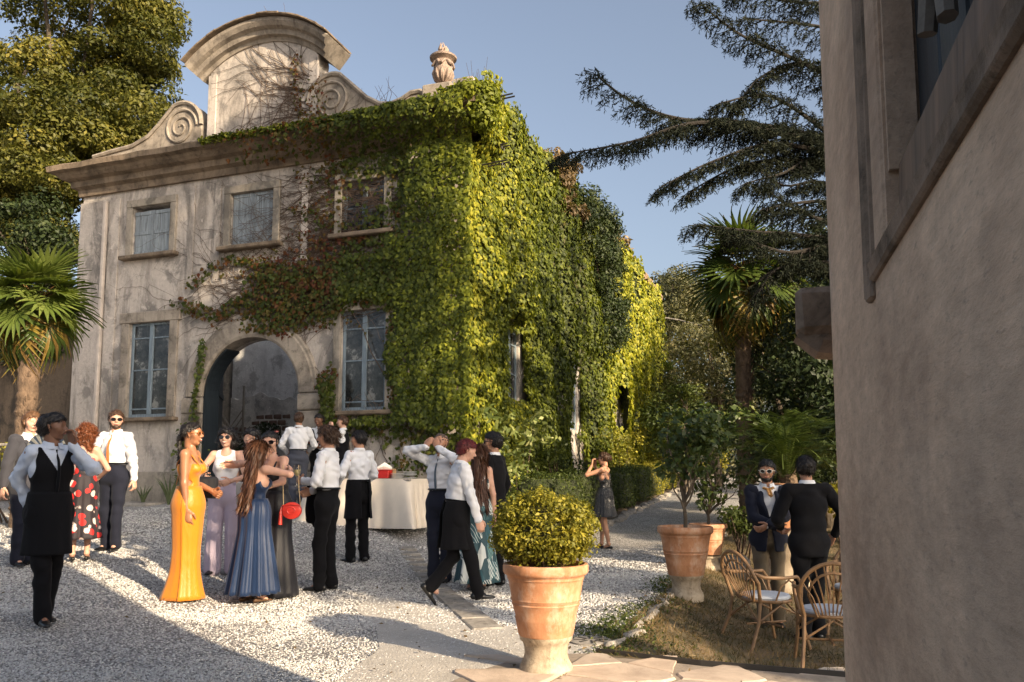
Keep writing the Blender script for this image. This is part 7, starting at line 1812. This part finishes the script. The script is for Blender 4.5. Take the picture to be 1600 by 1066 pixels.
w18 = person('woman with very long brown hair in a long green leaf-print dress, back turned', 747, 9.25, 1.67, 14, 'light', 'f', ('long', 'longbrown', .27), 'dress', 'leafprint', ('s', .06, .15, 9, .07, 1.1), 'leafprint', rh=(.13, .02, .46), lh=(-.10, .12, .60), head=(20, 0), feet=ST, extra=('heels',), seed=19)
person('dark-haired man in black suit and sunglasses, facing left beside the long-haired woman', 775, 9.65, 1.82, 68, 'tan', 'm', ('short', 'black'), 'jacket', 'black', 'trousers', 'black', rh=(.15, .04, .52), rel=(1.2, -.9, 0), lh=(-.12, .10, .54), glasses='dark', head=(12, 0), feet=((.07, -.02, 0, -10), (-.08, .07, 0, 8)), wide=1.04, seed=20)
person('woman in a short black sequinned dress on the path, both hands at her face', 944, 13.9, 1.66, 62, 'tan', 'f', ('updo', 'brown'), 'dress', 'sequin', ('s', .33, .13, 9, .08, 1.0), 'sequin', rh=(.045, .13, .86), rel=(1, .3, -.9), rdir=(-.2, -.1, 1), rn=(-.4, -1, 0), lh=(-.045, .13, .86), lel=(-1, .3, -.9), ldir=(.2, -.1, 1), ln=(.4, -1, 0), feet=((.06, .10, 0, -5), (-.06, -.08, 0, 8)), extra=('heels', 'cross', 'open_back'), glasses='dark', seed=21)
w21 = person('bearded man in pale sunglasses, navy blazer and sand neckerchief on the lawn', 1194, 8.7, 1.76, 172, 'tan', 'm', ('short', 'black'), 'jacket', 'navy', 'trousers', 'khaki', beard='black', glasses='white', rh=(-.02, .13, .60), rel=(1, -.2, -.6), lh=(.03, .15, .61), lel=(-1, -.2, -.6), head=(-14, 2), feet=ST, extra=('white',), wide=1.06, seed=22)
person('broad man in a black suit seen from behind on the lawn, nearest the chairs', 1256, 8.0, 1.79, 6, 'tan', 'm', ('short', 'black'), 'jacket', 'black', 'trousers', 'black', rh=(.19, .08, .56), rel=(1.3, -.7, -.1), lh=(-.10, .14, .60), head=(-14, 4), feet=ST, wide=1.14, seed=23)
person('distant guest in grey half hidden behind the palm trunk beside the road', 1163, 24, 1.75, 170, 'light', 'm', ('short', 'brown'), 'jacket', 'grey', 'trousers', 'slate', feet=ST, seed=24, fine=False)
# ---- what they hold
def held(q, k, off=(0, 0, 0)):
    v = q[k] + q['rg'] * off[0] + q['fr'] * off[1] + q['up'] * off[2]; return q['wp'](v)
am, wh, rd = (.55, .16, .02), (.62, .52, .25), (.50, .12, .08)
wine_glass(held(w7, 'WR', (-.02, .06, -.06)), 'slim wine glass held by the woman in the white top', wh, s=1.1)
wine_glass(held(w14, 'WL', (.02, .085, -.06)), 'wine glass held by the man with the jacket over his arm', wh, s=1.1)
wine_glass(held(w4, 'WR', (-.02, .07, -.06)), 'glass of pink drink held by the man in the rust tie', rd, s=1.1)
ty = empty('drinks_tray', held(w12, 'WR', (-.16, .12, .05)), 0, 'round tray of orange drinks carried by the waiter at the archway', 'tray'); m = MB(); m.lathe([(.001, 0), (.2, 0), (.205, .02), (.195, .012), (.001, .012)], 28); m.build('tray_plate', CL['shoe'], ty, True)
for k in range(6):
    a = k * 1.05; g_ = empty('tumbler', Vector(ty.location) + Vector((math.cos(a) * .11, math.sin(a) * .11, .013)), 0, 'short tumbler of orange drink on the waiter\'s round tray', 'glass', 'tumblers on the drinks tray'); m = MB(); m.lathe([(.03, 0), (.036, .11), (.033, .11), (.027, .008)], 14); m.build('glass_body', M['clear'], g_, True)
    m = MB(); m.lathe([(.001, .009), (.027, .009), (.032, .09), (.001, .09)], 12); m.build('drink', CL['ochre'], g_, True)
# hand fan
fan = empty('hand_fan', at(72, 707, 7.9), 0, 'open folding fan with pale striped leaf held at the far left', 'fan'); fm_ = [simple('fan_cream', (.62, .56, .42), .7, .1, 10, 0), simple('fan_blue_grey', (.10, .13, .17), .7, .1, 10, 0)]
for k in range(18):
    a0 = R(8 + k * 9.0); a1 = a0 + R(9.0); dzz = .004 * (k % 2); m = MB(); r0_, r1_ = .085, .205
    m.add([(r * math.cos(a), dd_, r * math.sin(a)) for dd_ in (dzz, dzz + .0015) for r, a in ((r0_, a0), (r1_, a0), (r1_, a1), (r0_, a1))], [(0, 1, 2, 3), (7, 6, 5, 4), (0, 4, 5, 1), (1, 5, 6, 2), (2, 6, 7, 3), (3, 7, 4, 0)]); m.build('fan_leaf', fm_[k % 2], fan)
    m = MB(); m.tube([(0, dzz, 0), (r0_ * math.cos(a0), dzz, r0_ * math.sin(a0))], .003, 4); m.build('fan_stick', fm_[0], fan)
# bags
bg_ = empty('red_bag', at(456, 798, 8.15), R(0), 'small round red leather bag with tassel hanging at the woman in black', 'bag'); rl = simple('red_leather', (.62, .035, .02), .4, .12, 30, .2, 200, .001)
m = MB(); m.lathe([(.001, -.03), (.085, -.03), (.097, -.022), (.1, 0), (.097, .022), (.085, .03), (.001, .03)], 32); m.v = [(x, z, y * .86) for x, y, z in m.v]; m.build('bag_body', rl, bg_, True)
m = MB(); m.tube([(.04 * math.cos(a), -.032, .035 * math.sin(a)) for a in np.linspace(0, 6.28, 18)], .006, 6); m.tube([(-.09, -.034, .05), (0, -.04, .065), (.09, -.034, .05)], .006, 6); m.build('bag_trim', rl, bg_, True)
m = MB(); m.tube([(-.105, 0, .04), (-.11, -.01, -.02), (-.112, -.01, -.14)], [.006, .014, .02], 7); m.build('tassel', rl, bg_, True)
for sx, dx in ((-1, -.02), (1, -.06)): m = MB(); m.tube([(sx * .085, 0, .05), (sx * .09 + dx * .5, .02, .22), (sx * .10 + dx, .06, .46)], .0045, 5); m.build('strap', simple('bag_chain', (.45, .33, .18), .4, .2, 20) if sx < 0 else bpy.data.materials['bag_chain'], bg_)
bb = empty('black_bag', at(324, 762, 8.2), R(15), 'black clutch bag beside the woman in orange', 'bag'); m = MB(); m.box((0, 0, 0), (.20, .06, .22), bev=.025, jit=.006); m.build('bag_body', CL['blackdress'], bb, True); m = MB(); m.tube([(-.05, 0, .1), (-.02, 0, .16), (.04, 0, .1)], .006, 5); m.build('wrist_loop', CL['blackdress'], bb)
sb_ = empty('silver_bag', at(379, 772, 9.0), R(-8), 'pale silver clutch bag hanging before the lilac trousers', 'bag'); sm_ = simple('silver_leather', (.42, .40, .37), .35, .2, 20, .3, 120, .002); m = MB(); m.box((0, 0, 0), (.14, .05, .27), bev=.02, jit=.004); m.build('bag_body', sm_, sb_, True); m = MB(); m.box((0, -.028, .06), (.13, .012, .13), bev=.005); m.build('flap', sm_, sb_)
# jacket over the arm of the man with wavy hair
q = w14; G1 = Sdf(.012, .03); a_, b_ = q['ER'] * .25 + q['WR'] * .75, q['ER'] * .4 + q['WR'] * .6 + q['fr'] * .03
c0 = (q['ER'] + q['WR']) / 2 + q['fr'] * .06 + q['rg'] * .02
for s_, z_ in ((-.10, .34), (-.04, .40), (.03, .42), (.09, .36)): G1.cap(c0 + q['fr'] * s_ + v3(0, 0, .03), c0 + q['fr'] * s_ * 1.05 - v3(0, 0, z_) + q['rg'] * .03, .055, .05, (q['rg'], 1.3))
o = tag(np_obj('draped_jacket', G1.mesh(wrinkle(.009, 5, 40, 14)), CL['black'], None), 'black jacket draped over the forearm of the wavy-haired man', 'jacket'); o.location = q['root'].location; o.rotation_euler = q['root'].rotation_euler
# neckerchief
q = w21; m = MB(); m.tube([q['N'] + q['fr'] * .065 + q['up'] * .0 + q['rg'] * .05, q['N'] + q['fr'] * .088 - q['up'] * .02, q['Cc'] + q['fr'] * .15 + q['up'] * .10], [.03, .035, .022], 8, flat=.5); m.tube([q['N'] + q['fr'] * .065 - q['rg'] * .05, q['N'] + q['fr'] * .088 - q['up'] * .02, q['Cc'] + q['fr'] * .15 + q['up'] * .09 - q['rg'] * .02], [.03, .035, .02], 8, flat=.5); m.build('neckerchief', CL['sand'], q['root'], True)
# bracelets, hair flower
q = w9; m = MB(); dv = unit(q['WR'] - q['ER']); c_ = Vector(q['WR'] - dv * .03); u_ = Vector(dv).orthogonal().normalized(); w_ = Vector(dv).cross(u_)
for k in range(3): m.tube([c_ - Vector(dv) * .012 * k + u_ * .032 * math.cos(a) + w_ * .032 * math.sin(a) for a in np.linspace(0, 6.28, 14)], .003, 4)
m.build('bracelets', bpy.data.materials['bag_chain'], q['root']); m = MB(); m.lathe([(.001, 0), (.022, .008), (.026, .018), (.012, .014), (.001, .02)], 9, tuple(q['Hc'] - q['hr'] * .075 + q['hu'] * .10)); m.build('hair_flower', simple('pink_petal', (.6, .2, .18), .7), q['root'])
